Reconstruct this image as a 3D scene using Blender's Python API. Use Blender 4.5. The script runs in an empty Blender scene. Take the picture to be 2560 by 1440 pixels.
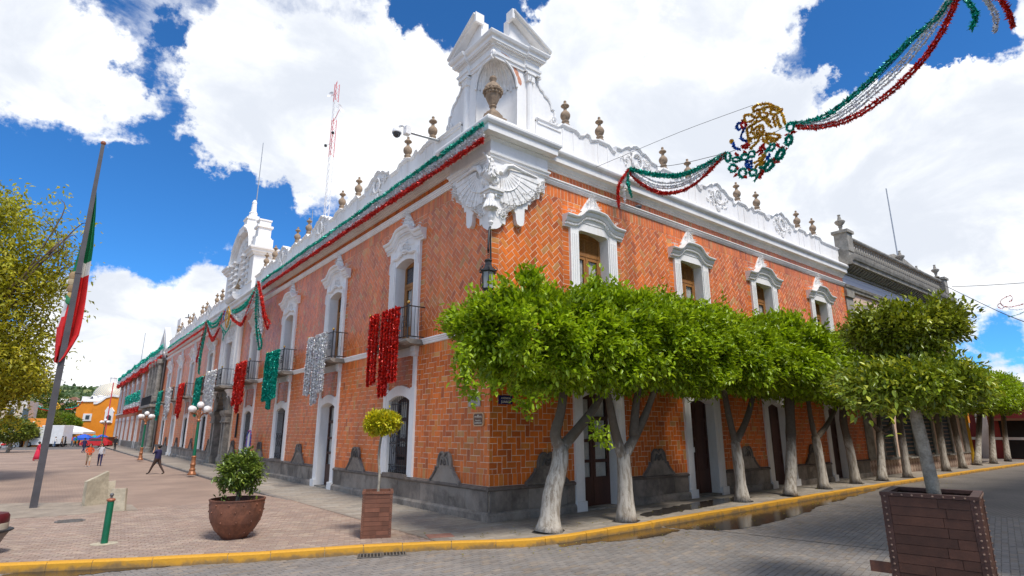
import bpy, bmesh, math, random
import numpy as np
from mathutils import Vector, Matrix
random.seed(7); RNG=np.random.default_rng(7)
S=bpy.context.scene; COL=S.collection
PI=math.pi; R=math.radians
# ---------------------------------------------------------------- camera
cam=bpy.data.objects.new('camera',bpy.data.cameras.new('camera')); COL.objects.link(cam)
cam.location=(-9.930,-13.651,2.45); cam.rotation_euler=(R(90+14.084),0,R(-38.214))
cam.data.sensor_width=36; cam.data.lens=36*1423/2560; cam.data.clip_start=.1; cam.data.clip_end=9000
S.camera=cam
S.render.resolution_x=1024; S.render.resolution_y=576
# ---------------------------------------------------------------- exposure
vs=S.view_settings; vs.view_transform='Standard'; vs.look='None'; vs.exposure=0.70; vs.gamma=1; vs.use_curve_mapping=False
# ---------------------------------------------------------------- sky and sun
SUN_EL=R(58); SUN_AZ=(-0.06,-1.0)
def ray(px,py):
    cx=(px-1280)/1423; cy=(720-py)/1423
    d=cam.rotation_euler.to_matrix() @ Vector((cx,cy,-1)); d.normalize(); return d
CAM=Vector(cam.location)
def on_y(px,py,y): d=ray(px,py); return CAM+d*((y-CAM.y)/d.y)
def on_x(px,py,x): d=ray(px,py); return CAM+d*((x-CAM.x)/d.x)
def on_z(px,py,z): d=ray(px,py); return CAM+d*((z-CAM.z)/d.z)
W=bpy.data.worlds.new('World'); S.world=W; W.use_nodes=True
nt=W.node_tree; nt.nodes.clear()
def N(nt,t,**k):
    n=nt.nodes.new(t)
    for a,b in k.items():
        if a=='i':
            for kk,v in b.items(): n.inputs[kk].default_value=v
        else: setattr(n,a,b)
    return n
def mth(nt,op,a,b=None,c=None,clamp=False):
    n=nt.nodes.new('ShaderNodeMath'); n.operation=op; n.use_clamp=clamp
    for i,v in enumerate((a,b,c)):
        if v is None: continue
        if isinstance(v,(int,float)): n.inputs[i].default_value=v
        else: nt.links.new(v,n.inputs[i])
    return n.outputs[0]
def mix(nt,fac,a,b,mode='MIX'):
    n=nt.nodes.new('ShaderNodeMix'); n.data_type='RGBA'; n.blend_type=mode; n.clamp_factor=True
    for i,v in ((0,fac),(6,a),(7,b)):
        if isinstance(v,(int,float)): n.inputs[i].default_value=v
        elif isinstance(v,tuple): n.inputs[i].default_value=v if len(v)==4 else (*v,1)
        else: nt.links.new(v,n.inputs[i])
    return n.outputs[2]
def ramp(nt,fac,lo,hi,smooth=True):
    n=nt.nodes.new('ShaderNodeMapRange'); n.interpolation_type='SMOOTHSTEP' if smooth else 'LINEAR'; n.clamp=True
    nt.links.new(fac,n.inputs[0]); n.inputs[1].default_value=lo; n.inputs[2].default_value=hi
    n.inputs[3].default_value=0; n.inputs[4].default_value=1
    return n.outputs[0]
def noise(nt,vec,scale,detail=4,rough=.55,dim='3D',dist=0):
    n=nt.nodes.new('ShaderNodeTexNoise'); n.noise_dimensions=dim
    n.inputs['Scale'].default_value=scale; n.inputs['Detail'].default_value=detail; n.inputs['Roughness'].default_value=rough
    n.inputs['Distortion'].default_value=dist
    if vec is not None: nt.links.new(vec,n.inputs['Vector'])
    return n.outputs[0]
tc=N(nt,'ShaderNodeTexCoord'); DIR=tc.outputs['Generated']
sky=N(nt,'ShaderNodeTexSky',sky_type='NISHITA',sun_disc=False,sun_elevation=SUN_EL,sun_rotation=math.atan2(SUN_AZ[0],SUN_AZ[1]),altitude=2200,air_density=1.0,dust_density=.3,ozone_density=2.5)
sep=N(nt,'ShaderNodeSeparateXYZ'); nt.links.new(DIR,sep.inputs[0])
zz=mth(nt,'ADD',mth(nt,'MAXIMUM',sep.outputs[2],0.0),.30)
cmb=N(nt,'ShaderNodeCombineXYZ'); nt.links.new(mth(nt,'DIVIDE',sep.outputs[0],zz),cmb.inputs[0]); nt.links.new(mth(nt,'DIVIDE',sep.outputs[1],zz),cmb.inputs[1])
P=cmb.outputs[0]
cov=noise(nt,P,2.3,12,.62,dist=.35)
wisp=noise(nt,P,7.5,9,.66,dist=.8)
cov=mth(nt,'ADD',mth(nt,'MULTIPLY',cov,1.05),mth(nt,'MULTIPLY',wisp,.42))   # centred near .735
# where the sky is open (negative) or heavy with cloud (positive): centre direction, radius in degrees, weight
BL=[((90,500),11,-.40),((300,540),11,-.38),((500,610),10,-.40),((690,590),8,-.38),((330,225),5,-.55),((360,20),6,-.62),((450,310),5,-.40),((260,420),7,-.22),((560,520),7,-.2),
    ((1070,-10),5,-.60),((1265,-5),5,-.70),((1180,80),4,-.30),((1640,95),3,-.75),((2150,120),6,-.80),((2290,30),6,-.70),((2400,80),5,-.60),((2430,850),6,-.62),((2330,900),5,-.4),((1930,80),4,-.45),((800,90),5,-.25),
    ((100,90),15,.34),((90,270),9,.30),((330,330),6,.22),((560,200),14,.34),((760,340),11,.30),((600,400),6,.22),((950,180),12,.30),((420,700),8,.36),((280,850),9,.34),((500,760),7,.26),((200,640),4,.22),((60,760),9,.2),
    ((1500,230),20,.38),((1850,330),20,.40),((2250,480),20,.40),((2500,250),12,.34),((1750,30),10,.30),((2450,650),12,.34),((2520,900),6,.2),((1400,80),8,.2)]
dn=N(nt,'ShaderNodeTexNoise'); nt.links.new(DIR,dn.inputs['Vector']); dn.inputs['Scale'].default_value=6.5; dn.inputs['Detail'].default_value=7; dn.inputs['Roughness'].default_value=.62
v1=N(nt,'ShaderNodeVectorMath',operation='SUBTRACT'); nt.links.new(dn.outputs['Color'],v1.inputs[0]); v1.inputs[1].default_value=(.5,.5,.5)
v2=N(nt,'ShaderNodeVectorMath',operation='SCALE'); nt.links.new(v1.outputs[0],v2.inputs[0]); v2.inputs['Scale'].default_value=.38
v3=N(nt,'ShaderNodeVectorMath',operation='ADD'); nt.links.new(DIR,v3.inputs[0]); nt.links.new(v2.outputs[0],v3.inputs[1])
v4=N(nt,'ShaderNodeVectorMath',operation='NORMALIZE'); nt.links.new(v3.outputs[0],v4.inputs[0]); DDIR=v4.outputs[0]
acc=cov
for (p,r,w) in BL:
    d=ray(*p)
    vm=N(nt,'ShaderNodeVectorMath',operation='DOT_PRODUCT'); nt.links.new(DDIR,vm.inputs[0]); vm.inputs[1].default_value=d
    acc=mth(nt,'MULTIPLY_ADD',ramp(nt,vm.outputs['Value'],math.cos(R(r)),1.0),w,acc)
mask=ramp(nt,acc,.58,.92)
shade=noise(nt,P,2.9,8,.6,dist=.5)
gry=ramp(nt,mth(nt,'ADD',shade,mth(nt,'MULTIPLY',acc,-.12)),.22,.70)
cl=mix(nt,gry,(.50,.53,.585),(.94,.935,.92))
skyc=N(nt,'ShaderNodeVectorMath',operation='MULTIPLY'); nt.links.new(sky.outputs[0],skyc.inputs[0]); skyc.inputs[1].default_value=(.030,.078,.118)
tot=mix(nt,mask,skyc.outputs[0],cl)
bg=N(nt,'ShaderNodeBackground'); nt.links.new(tot,bg.inputs[0]); bg.inputs[1].default_value=1.0
wo=N(nt,'ShaderNodeOutputWorld'); nt.links.new(bg.outputs[0],wo.inputs[0])
W.cycles.sampling_method='MANUAL'; W.cycles.sample_map_resolution=512
sl=bpy.data.lights.new('sun','SUN'); sl.energy=2.5; sl.angle=R(14); sl.color=(1,.955,.88)
so=bpy.data.objects.new('sun',sl); COL.objects.link(so)
h=math.hypot(*SUN_AZ); sd=Vector((SUN_AZ[0]/h*math.cos(SUN_EL),SUN_AZ[1]/h*math.cos(SUN_EL),math.sin(SUN_EL)))
so.rotation_euler=sd.to_track_quat('Z','Y').to_euler(); so.location=(0,-40,60)
# ---------------------------------------------------------------- materials
MAT={}
def pm(name,col,rough=.7,var=.18,scale=3.,bump=.0,bscale=60.,metal=0.,col2=None,streak=False,attr=None,spec=.5,trans=0.,coords='Object',stain=0.,alpha=None):
    """procedural material: two noise octaves of colour variation, fine relief, optional vertical streaks / per-face colour"""
    if name in MAT: return MAT[name]
    m=bpy.data.materials.new(name); m.use_nodes=True; t=m.node_tree; b=t.nodes['Principled BSDF']; out=t.nodes['Material Output']
    tc=t.nodes.new('ShaderNodeTexCoord'); v=tc.outputs[coords] if coords!='World' else t.nodes.new('ShaderNodeNewGeometry').outputs['Position']
    if streak:
        mp=N(t,'ShaderNodeMapping'); t.links.new(v,mp.inputs[0]); mp.inputs['Scale'].default_value=(1,1,.18); v2=mp.outputs[0]
    else: v2=v
    n1=noise(t,v2,scale,5,.6); n2=noise(t,v,scale*7,3,.6)
    if attr:
        a=N(t,'ShaderNodeAttribute',attribute_name=attr); base=a.outputs['Color']
    else: base=(*col,1)
    lo=tuple(c*(1-var*1.4) for c in col); hi=tuple(min(1,c*(1+var)) for c in col)
    f=mth(t,'ADD',mth(t,'MULTIPLY',n1,.7),mth(t,'MULTIPLY',n2,.3)); f=ramp(t,f,.32,.68)
    if attr: c=mix(t,1.0,base,mix(t,f,tuple([1-var*1.2]*3),tuple([1+var*.4]*3)),'MULTIPLY')
    else: c=mix(t,f,lo,hi)
    if col2 is not None:
        n3=noise(t,v2,scale*.6,6,.65,dist=.4); c=mix(t,mth(t,'MULTIPLY',ramp(t,n3,.50,.62),stain or .8),c,col2)
    if trans>0: pass
    t.links.new(c,b.inputs['Base Color']); b.inputs['Roughness'].default_value=rough; b.inputs['Metallic'].default_value=metal
    b.inputs['Specular IOR Level'].default_value=spec
    if alpha is not None: b.inputs['Alpha'].default_value=alpha
    if bump>0:
        bp=N(t,'ShaderNodeBump'); bp.inputs['Strength'].default_value=bump; bp.inputs['Distance'].default_value=.02
        t.links.new(noise(t,v,bscale,4,.6),bp.inputs['Height']); t.links.new(bp.outputs[0],b.inputs['Normal'])
    if trans>0:
        tr=N(t,'ShaderNodeBsdfTranslucent'); t.links.new(mix(t,1.,c,(1.15,1.1,.55),'MULTIPLY'),tr.inputs[0])
        ms=N(t,'ShaderNodeMixShader'); ms.inputs[0].default_value=trans; t.links.new(b.outputs[0],ms.inputs[1]); t.links.new(tr.outputs[0],ms.inputs[2]); t.links.new(ms.outputs[0],out.inputs[0])
    MAT[name]=m; return m
WHITE=pm('white_plaster',(.82,.80,.775),.75,.06,1.2,.18,25,col2=(.64,.59,.53),streak=True,stain=.30,coords='World')
WHITE2=pm('white_relief',(.82,.80,.775),.7,.10,6,.12,60,col2=(.60,.55,.49),stain=.3,coords='World')
TILE=pm('glazed_terracotta',(.6,.15,.05),.38,.24,.9,.10,30,attr='tcol',col2=(.50,.13,.03),streak=True,stain=.38)
GROUT=pm('tile_mortar',(.80,.64,.48),.9,.25,4,.2,80)
BASALT=pm('basalt',(.24,.21,.18),.8,.38,1.3,.35,40,attr='tcol',col2=(.34,.295,.245),stain=.6,coords='World')
STONE=pm('grey_stone',(.26,.235,.20),.85,.28,2.5,.4,50,col2=(.13,.12,.105),stain=.6,coords='World')
CANT=pm('brown_cantera',(.30,.215,.145),.85,.25,6,.35,60)
WOOD=pm('varnished_wood',(.34,.145,.035),.45,.25,3,.1,40,streak=True)
DWOOD=pm('dark_wood',(.065,.024,.016),.5,.3,3,.1,40,streak=True)
IRON=pm('wrought_iron',(.022,.022,.024),.5,.3,10,.05,60)
GLASS=pm('window_glass',(.05,.055,.065),.06,.1,2,0,1,spec=.8)
CURT=pm('curtain',(.72,.70,.64),.9,.12,3)
BRASS=pm('brass',(.55,.36,.10),.3,.1,5,metal=1.)
DARK=pm('dark_interior',(.012,.011,.01),.9,.2,2)
STEEL=pm('grey_steel',(.38,.39,.40),.4,.12,4,metal=.6)
# ---------------------------------------------------------------- mesh builder
class MB:
    def __init__(s): s.v=[]; s.f=[]; s.c=[]; s.m=[]
    def add(s,vs,fs,col=None,mi=0):
        o=len(s.v); s.v+= [tuple(p) for p in vs]
        for f in fs: s.f.append([o+i for i in f]); s.c.append(col); s.m.append(mi)
        return s
    def box(s,x0,x1,y0,y1,z0,z1,col=None,mi=0):
        return s.add([(x0,y0,z0),(x1,y0,z0),(x1,y1,z0),(x0,y1,z0),(x0,y0,z1),(x1,y0,z1),(x1,y1,z1),(x0,y1,z1)],
            [(0,3,2,1),(4,5,6,7),(0,1,5,4),(1,2,6,5),(2,3,7,6),(3,0,4,7)],col,mi)
    def rbox(s,x0,x1,y0,y1,z0,z1,b=.02,col=None,mi=0):
        """box with chamfered vertical and top edges"""
        r0=[(x0+b,y0),(x1-b,y0),(x1,y0+b),(x1,y1-b),(x1-b,y1),(x0+b,y1),(x0,y1-b),(x0,y0+b)]
        r1=[(x0+b,y0+b),(x1-b,y0+b),(x1-b,y0+b),(x1-b,y1-b),(x1-b,y1-b),(x0+b,y1-b),(x0+b,y1-b),(x0+b,y0+b)]
        return s.loft([[(x,y,z0) for x,y in r0],[(x,y,z1-b) for x,y in r0],[(x,y,z1) for x,y in r1]],col=col,mi=mi)
    def loft(s,rings,closed=True,caps=True,col=None,mi=0):
        n=len(rings[0]); vs=[p for r in rings for p in r]; fs=[]
        for i in range(len(rings)-1):
            for j in range(n if closed else n-1):
                k=(j+1)%n; fs.append((i*n+j,i*n+k,(i+1)*n+k,(i+1)*n+j))
        if caps: fs.append(tuple(range(n))[::-1]); fs.append(tuple((len(rings)-1)*n+j for j in range(n)))
        return s.add(vs,fs,col,mi)
    def lathe(s,prof,c=(0,0,0),n=14,col=None,mi=0,caps=True):
        return s.loft([[(c[0]+r*math.cos(2*PI*j/n),c[1]+r*math.sin(2*PI*j/n),c[2]+z) for j in range(n)] for r,z in prof],caps=caps,col=col,mi=mi)
    def prx(s,prof,x0,x1,col=None,mi=0):
        """profile [(y,z)] run along x"""
        return s.loft([[(x0,y,z) for y,z in prof],[(x1,y,z) for y,z in prof]],col=col,mi=mi)
    def pry(s,poly,y0,y1,col=None,mi=0):
        """polygon [(x,z)] extruded along y"""
        return s.loft([[(x,y0,z) for x,z in poly],[(x,y1,z) for x,z in poly]],col=col,mi=mi)
    def prz(s,poly,z0,z1,col=None,mi=0):
        return s.loft([[(x,y,z0) for x,y in poly],[(x,y,z1) for x,y in poly]],col=col,mi=mi)
    def tube(s,path,r,n=6,col=None,mi=0,caps=True):
        P=[Vector(p) for p in path]; rs=r if isinstance(r,(list,tuple)) else [r]*len(P); rings=[]
        up=None
        for i,p in enumerate(P):
            t=(P[min(i+1,len(P)-1)]-P[max(i-1,0)])
            t=t.normalized() if t.length>1e-9 else Vector((0,0,1))
            if up is None:
                up=Vector((0,0,1)) if abs(t.z)<.9 else Vector((1,0,0))
            u=(up-t*up.dot(t)); u=u.normalized() if u.length>1e-6 else t.orthogonal().normalized()
            w=t.cross(u); up=u
            rings.append([tuple(p+(u*math.cos(2*PI*j/n)+w*math.sin(2*PI*j/n))*rs[i]) for j in range(n)])
        return s.loft(rings,caps=caps,col=col,mi=mi)
    def swp(s,path,prof,col=None,mi=0):
        """moulding: path [(x,z)], closed profile [(dz,n)] , n outward (-y)"""
        return s.loft([[(x,-n,z+dz) for dz,n in prof] for x,z in path],col=col,mi=mi)
    def ball(s,c,r,n=10,m=6,sx=1,sy=1,sz=1,col=None,mi=0):
        vs=[(c[0],c[1],c[2]-r*sz)]
        for i in range(1,m):
            a=-PI/2+PI*i/m
            for j in range(n):
                b=2*PI*j/n; vs.append((c[0]+r*sx*math.cos(a)*math.cos(b),c[1]+r*sy*math.cos(a)*math.sin(b),c[2]+r*sz*math.sin(a)))
        vs.append((c[0],c[1],c[2]+r*sz)); fs=[]
        for j in range(n): fs.append((0,1+(j+1)%n,1+j))
        for i in range(m-2):
            for j in range(n):
                a=1+i*n+j; b=1+i*n+(j+1)%n; fs.append((a,b,b+n,a+n))
        L=len(vs)-1
        for j in range(n): fs.append((L,1+(m-2)*n+j,1+(m-2)*n+(j+1)%n))
        return s.add(vs,fs,col,mi)
    def xf(s,fn): s.v=[tuple(fn(Vector(p))) for p in s.v]; return s
    def mesh(s,name):
        me=bpy.data.meshes.new(name); me.from_pydata(s.v,[],s.f)
        if any(c is not None for c in s.c):
            at=me.attributes.new('tcol','FLOAT_COLOR','CORNER'); arr=np.empty((len(me.loops),4),np.float32); k=0
            for f,c in zip(s.f,s.c):
                c=c or (.5,.5,.5); arr[k:k+len(f)]=(c[0],c[1],c[2],1); k+=len(f)
            at.data.foreach_set('color',arr.ravel())
        if any(s.m): me.polygons.foreach_set('material_index',s.m)
        me.update(); return me
    def build(s,name,mat,parent=None,smooth=False,loc=None,rz=0,recalc=True):
        me=s.mesh(name)
        if recalc:
            bm=bmesh.new(); bm.from_mesh(me); bmesh.ops.recalc_face_normals(bm,faces=bm.faces); bm.to_mesh(me); bm.free()
        return link(name,me,mat,parent,smooth,loc,rz)
def link(name,me,mat,parent=None,smooth=False,loc=None,rz=0):
    for m in (mat if isinstance(mat,(list,tuple)) else [mat]):
        if m is not None and not me.materials.get(m.name): me.materials.append(m)
    if smooth:
        if smooth is True:
            me.polygons.foreach_set('use_smooth',[True]*len(me.polygons))
        else:
            try: me.set_sharp_from_angle(angle=R(smooth))
            except Exception: pass
    o=bpy.data.objects.new(name,me); COL.objects.link(o)
    if parent: o.parent=parent
    if loc: o.location=loc
    if rz: o.rotation_euler.z=rz
    return o
def thing(name,label,cat,loc=(0,0,0),rz=0,group=None):
    o=bpy.data.objects.new(name,None); COL.objects.link(o); o.location=loc; o.rotation_euler.z=rz
    o['label']=label; o['category']=cat
    if group: o['group']=group
    return o
def tag(o,label,cat,group=None):
    o['label']=label; o['category']=cat
    if group: o['group']=group
    return o
def struct(o): o['kind']='structure'; return o
def stuff(o): o['kind']='stuff'; return o
def copy_tree(o,parent=None):
    c=o.copy(); COL.objects.link(c); c.parent=parent
    for ch in list(o.children): copy_tree(ch,c)
    return c
def text_mesh(txt,size,depth=.004,align='CENTER'):
    cu=bpy.data.curves.new('t','FONT'); cu.body=txt; cu.size=size; cu.extrude=depth; cu.align_x=align; cu.align_y='CENTER'
    o=bpy.data.objects.new('t',cu); COL.objects.link(o)
    dg=bpy.context.evaluated_depsgraph_get(); me=bpy.data.meshes.new_from_object(o.evaluated_get(dg))
    bpy.data.objects.remove(o); bpy.data.curves.remove(cu); return me
def lerp(a,b,t): return a+(b-a)*t
# ================================================================ ground, road, pavements
ROADZ=-.17
KERB=[(-40,14.5),(-22,6.9),(-14,3.35),(-10.3,1.55),(-8.2,.50),(-6.2,-.40),(-4.15,-1.05),(-2.6,-1.72),(-1.5,-2.35),(-.6,-2.72),(.4,-2.86),(3.3,-2.80),(8,-2.6),(14.5,-2.35),(22.6,-2.1),(35,-1.95),(52,-1.85)]
FARZ=[(52,-1.85),(56,2),(60,14)]
ASPH=pm('road_base',(.135,.12,.112),.75,.25,1.2,.25,60,col2=(.09,.08,.072),stain=.5)
GRND=pm('far_ground',(.20,.17,.14),.9,.25,.3,.1,10)
PAVR=pm('red_paver',(.36,.245,.19),.80,.16,.9,.3,70,attr='tcol')
PAVG=pm('grey_paver',(.20,.18,.165),.62,.16,.8,.3,70,attr='tcol')
JOINT=pm('paver_joint',(.17,.125,.10),.95,.25,3,.2,60)
JOINTG=pm('grey_joint',(.085,.075,.068),.95,.25,3,.2,60)
SIDE=pm('sidewalk_stone',(.25,.22,.19),.7,.2,.8,.3,50,attr='tcol',col2=(.13,.115,.10),stain=.75)
def kerbmat():
    """yellow road paint worn through to dirty concrete, most along the foot of the face"""
    m=bpy.data.materials.new('yellow_kerb_paint'); m.use_nodes=True; t=m.node_tree; b=t.nodes['Principled BSDF']; tc=t.nodes.new('ShaderNodeTexCoord'); v=tc.outputs['Object']
    sp=N(t,'ShaderNodeSeparateXYZ'); t.links.new(v,sp.inputs[0]); n=noise(t,v,3.0,6,.68,dist=.4); n2=noise(t,v,16,5,.65); n3=noise(t,v,.7,4,.6)
    paint=mix(t,n2,(.50,.225,.012),(.68,.36,.03)); dirt=mix(t,n2,(.09,.062,.035),(.26,.175,.085))
    w=mth(t,'ADD',mth(t,'ADD',mth(t,'MULTIPLY',n,.9),mth(t,'MULTIPLY',n2,.25)),mth(t,'MULTIPLY',mth(t,'ADD',sp.outputs[2],.03),-2.6))
    f=ramp(t,mth(t,'ADD',w,mth(t,'MULTIPLY',n3,.25)),.74,1.06)
    t.links.new(mix(t,mth(t,'MULTIPLY',f,.85),paint,dirt),b.inputs['Base Color']); b.inputs['Roughness'].default_value=.8
    bp=N(t,'ShaderNodeBump'); bp.inputs['Strength'].default_value=.4; bp.inputs['Distance'].default_value=.015; t.links.new(n2,bp.inputs['Height']); t.links.new(bp.outputs[0],b.inputs['Normal']); return m
YEL=kerbmat()
CONC=pm('pale_concrete',(.46,.40,.29),.85,.2,2.2,.3,40,col2=(.27,.23,.16),stain=.5)
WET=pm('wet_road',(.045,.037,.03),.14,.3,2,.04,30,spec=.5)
def brickmat(name,c1,c2,mo,w,h,mort,rough=.85):
    m=bpy.data.materials.new(name); m.use_nodes=True; t=m.node_tree; b=t.nodes['Principled BSDF']
    tc=t.nodes.new('ShaderNodeTexCoord'); br=N(t,'ShaderNodeTexBrick'); t.links.new(tc.outputs['Object'],br.inputs['Vector'])
    br.inputs['Color1'].default_value=(*c1,1); br.inputs['Color2'].default_value=(*c2,1); br.inputs['Mortar'].default_value=(*mo,1)
    br.inputs['Scale'].default_value=1; br.inputs['Mortar Size'].default_value=mort; br.inputs['Brick Width'].default_value=w; br.inputs['Row Height'].default_value=h
    n=noise(t,tc.outputs['Object'],.35,6,.6); c=mix(t,1.,br.outputs['Color'],mix(t,ramp(t,n,.35,.7),(.80,.78,.76),(1.12,1.1,1.06)),'MULTIPLY')
    t.links.new(c,b.inputs['Base Color']); b.inputs['Roughness'].default_value=rough
    MAT[name]=m; return m
PLZ=brickmat('plaza_far_pavers',(.35,.25,.195),(.32,.228,.178),(.26,.185,.143),.22,.11,.012)
RDM=brickmat('road_far_pavers',(.235,.207,.185),(.21,.185,.165),(.14,.122,.107),.24,.12,.014,.75)
g=MB().add([(-4000,-4000,-.6),(4000,-4000,-.6),(4000,4000,-.6),(-4000,4000,-.6)],[(0,1,2,3)])
struct(g.build('ground',GRND))
# road sheet (below everything): whole street area
rd=MB().add([(-60,-60,ROADZ),(110,-60,ROADZ),(110,40,ROADZ),(-60,40,ROADZ)],[(0,1,2,3)])
struct(rd.build('road',RDM))
def clip_poly(poly,a,b):
    """keep the part of poly on the left of the directed line a->b"""
    out=[]; n=len(poly)
    def sd(p): return (b[0]-a[0])*(p[1]-a[1])-(b[1]-a[1])*(p[0]-a[0])
    for i in range(n):
        p,q=poly[i],poly[(i+1)%n]; sp,sq=sd(p),sd(q)
        if sp>=0: out.append(p)
        if (sp>=0)!=(sq>=0):
            t=sp/(sp-sq); out.append((p[0]+(q[0]-p[0])*t,p[1]+(q[1]-p[1])*t))
    return out
def kerb_y(x):
    for (x0,y0),(x1,y1) in zip(KERB,KERB[1:]):
        if x0<=x<=x1: return y0+(y1-y0)*(x-x0)/(x1-x0)
    return KERB[-1][1] if x>0 else KERB[0][1]
# sidewalk along the right facade and round the corner (z=0), plaza (z=0)
SWX=-2.6   # outer edge of the stone sidewalk along the left facade
kin=[(x,y+.16) for x,y in KERB]
sw=MB()
def top_sheet(mb,poly,z,depth=.25): mb.add([(x,y,z) for x,y in poly],[tuple(range(len(poly)))])
side_poly_r=[p for p in kin if p[0]>-2.6]+[(52,0.4),(SWX,.4)]
swr=MB(); pr=[(SWX,kerb_y(SWX)+.16)]+side_poly_r
for (x0,y0),(x1,y1) in zip([p for p in pr if True][:-3],[p for p in pr if True][1:-2]):
    swr.add([(x0,y0,0),(x1,y1,0),(x1,.4,0),(x0,.4,0)],[(0,1,2,3)])
SWM=brickmat('sidewalk_far',(.33,.285,.235),(.29,.25,.21),(.19,.16,.135),.6,.4,.014,.75)
struct(swr.build('sidewalk',SWM))
swl=MB().add([(SWX,.4,0),(.1,.4,0),(.1,200,0),(SWX-.4,200,0)],[(0,1,2,3)])
struct(swl.build('sidewalk',SWM))
# plaza west of the sidewalk; its level drops 0.1 below the sidewalk beyond y=14 (kerb step)
PZ=-.12
pl=MB()
pk=[p for p in kin if p[0]<=SWX]+[(SWX,kerb_y(SWX)+.16)]
for (x0,y0),(x1,y1) in zip(pk,pk[1:]):
    pl.add([(x0,y0,-.008),(x1,y1,-.008),(x1,max(9.6,y1),-.008),(x0,max(9.6,y0),-.008)],[(0,1,2,3)])
pl.add([(-40,14.6,-.008),(-22,9.6,-.008),(SWX,9.6,-.008),(SWX,14,PZ),(-40,16,PZ)],[(0,1,2,3,4)])
pl.add([(-40,16,PZ),(SWX,14,PZ),(SWX-.3,92,PZ),(-60,92,PZ)],[(0,1,2,3)])
struct(pl.build('plaza',PLZ))
def vary(c,n,a):
    out=[]
    for _ in range(n):
        k=1+random.uniform(-a,a); w=random.uniform(-.03,.03); out.append((c[0]*k*(1+w),c[1]*k,c[2]*k*(1-w)))
    return out
# low stone kerb between sidewalk and plaza
kb=MB()
for i in range(42):
    y0=8.8+i*2.0; kb.rbox(SWX-.17-.004*i*.0,SWX+.02,y0+.008,y0+2.0-.008,-.3,.006+random.uniform(-.006,.004),.015,col=vary((.24,.21,.18),1,.12)[0])
struct(kb.build('kerb',SIDE))
far=MB().add([(-80,92,-.14),(60,92,-.14),(60,260,-.14),(-80,260,-.14)],[(0,1,2,3)])
struct(far.build('street',ASPH))
# yellow kerb: individual kerbstones, painted
def vary(c,n,a):
    out=[]
    for _ in range(n):
        k=1+random.uniform(-a,a); w=random.uniform(-.03,.03); out.append((c[0]*k*(1+w),c[1]*k,c[2]*k*(1-w)))
    return out
kt=struct(MB().loft([[(x,y+.02,ROADZ-.3),(x,y+.02,-.02),(x,y+.14,-.02),(x,y+.14,ROADZ-.3)] for x,y in KERB]).build('kerb',CONC))
def seglen(a,b): return math.hypot(b[0]-a[0],b[1]-a[1])
pts=[];
for a,b in zip(KERB,KERB[1:]):
    n=max(1,int(seglen(a,b)/.25))
    for i in range(n): pts.append((lerp(a[0],b[0],i/n),lerp(a[1],b[1],i/n)))
pts.append(KERB[-1])
i=0
while i<len(pts)-1:
    n=random.choice((3,4,4,5)); j=min(i+n,len(pts)-1); seg=pts[i:j+1]; dz=random.uniform(-.006,.006); mb=MB(); rings=[]
    for k,(x,y) in enumerate(seg):
        t=Vector((seg[-1][0]-seg[0][0],seg[-1][1]-seg[0][1],0)).normalized(); nn=Vector((t.y,-t.x,0))
        e=(.006 if k==0 else (-.006 if k==len(seg)-1 else 0)); p=Vector((x,y,0))+t*e
        pr=[(.0,ROADZ-.05),(.0,dz-.03),(.03,dz),(.16,dz),(.16,ROADZ-.05)]
        rings.append([tuple(p-nn*u+Vector((0,0,z+.004))) for u,z in pr])
    mb.loft(rings); o=mb.build('kerbstone',YEL,kt); i=j
# ---- pavers as real pieces near the camera
def inside_road(x,y): return y<kerb_y(x)-.05
def pave(name,parent_name,mat,jmat,x0,x1,y0,y1,ang,L,Wd,z,test,cols,th=.02,nind=300,gap=.012,zj=None,bond='run'):
    ca,sa=math.cos(ang),math.sin(ang); cxm,cym=(x0+x1)/2,(y0+y1)/2; HX=max(x1-x0,y1-y0)
    items=[]
    ni=int(HX/L)+2; nj=int(HX/Wd)+2
    for j in range(-nj,nj):
        for i in range(-ni,ni):
            u=i*L+(L/2 if j%2 else 0); v=j*Wd
            X=cxm+u*ca-v*sa; Y=cym+u*sa+v*ca
            if not(x0<=X<=x1 and y0<=Y<=y1) or not test(X,Y): continue
            d=(X-CAM.x)**2+(Y-CAM.y)**2
            rx=Vector((X,Y,0))-CAM; rr=cam.rotation_euler.to_matrix().transposed()@rx
            if rr.z>=0: continue
            px=1280+1423*rr.x/-rr.z; py=720-1423*rr.y/-rr.z
            if px<-150 or px>2710 or py>1500: continue
            items.append((d,X,Y))
    items.sort()
    mb=MB(); objs=[]
    base=[(-L/2+gap/2,-Wd/2+gap/2),(L/2-gap/2,-Wd/2+gap/2),(L/2-gap/2,Wd/2-gap/2),(-L/2+gap/2,Wd/2-gap/2)]
    base=[(u*ca-v*sa,u*sa+v*ca) for u,v in base]
    meshes=[]
    for c in cols:
        m=MB().add([(x,y,0) for x,y in base]+[(x*.97,y*.95,th) for x,y in base],[(4,5,6,7),(0,1,5,4),(1,2,6,5),(2,3,7,6),(3,0,4,7)],c).mesh(name)
        m.materials.append(mat); meshes.append(m)
    par=bpy.data.objects.get(parent_name)
    for k,(d,X,Y) in enumerate(items):
        zt=z+random.uniform(-.004,.003)
        if k<nind:
            o=bpy.data.objects.new(name,random.choice(meshes)); COL.objects.link(o); o.location=(X,Y,zt); o.parent=par; o.rotation_euler.z=random.uniform(-.01,.01)
        else:
            mb.add([(X+x,Y+y,zt) for x,y in base]+[(X+x*.97,Y+y*.95,zt+th) for x,y in base],[(4,5,6,7),(0,1,5,4),(1,2,6,5),(2,3,7,6),(3,0,4,7)],random.choice(cols))
    if mb.v: stuff(mb.build(name+'_field',mat,par,recalc=False))
    return len(items)
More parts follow.
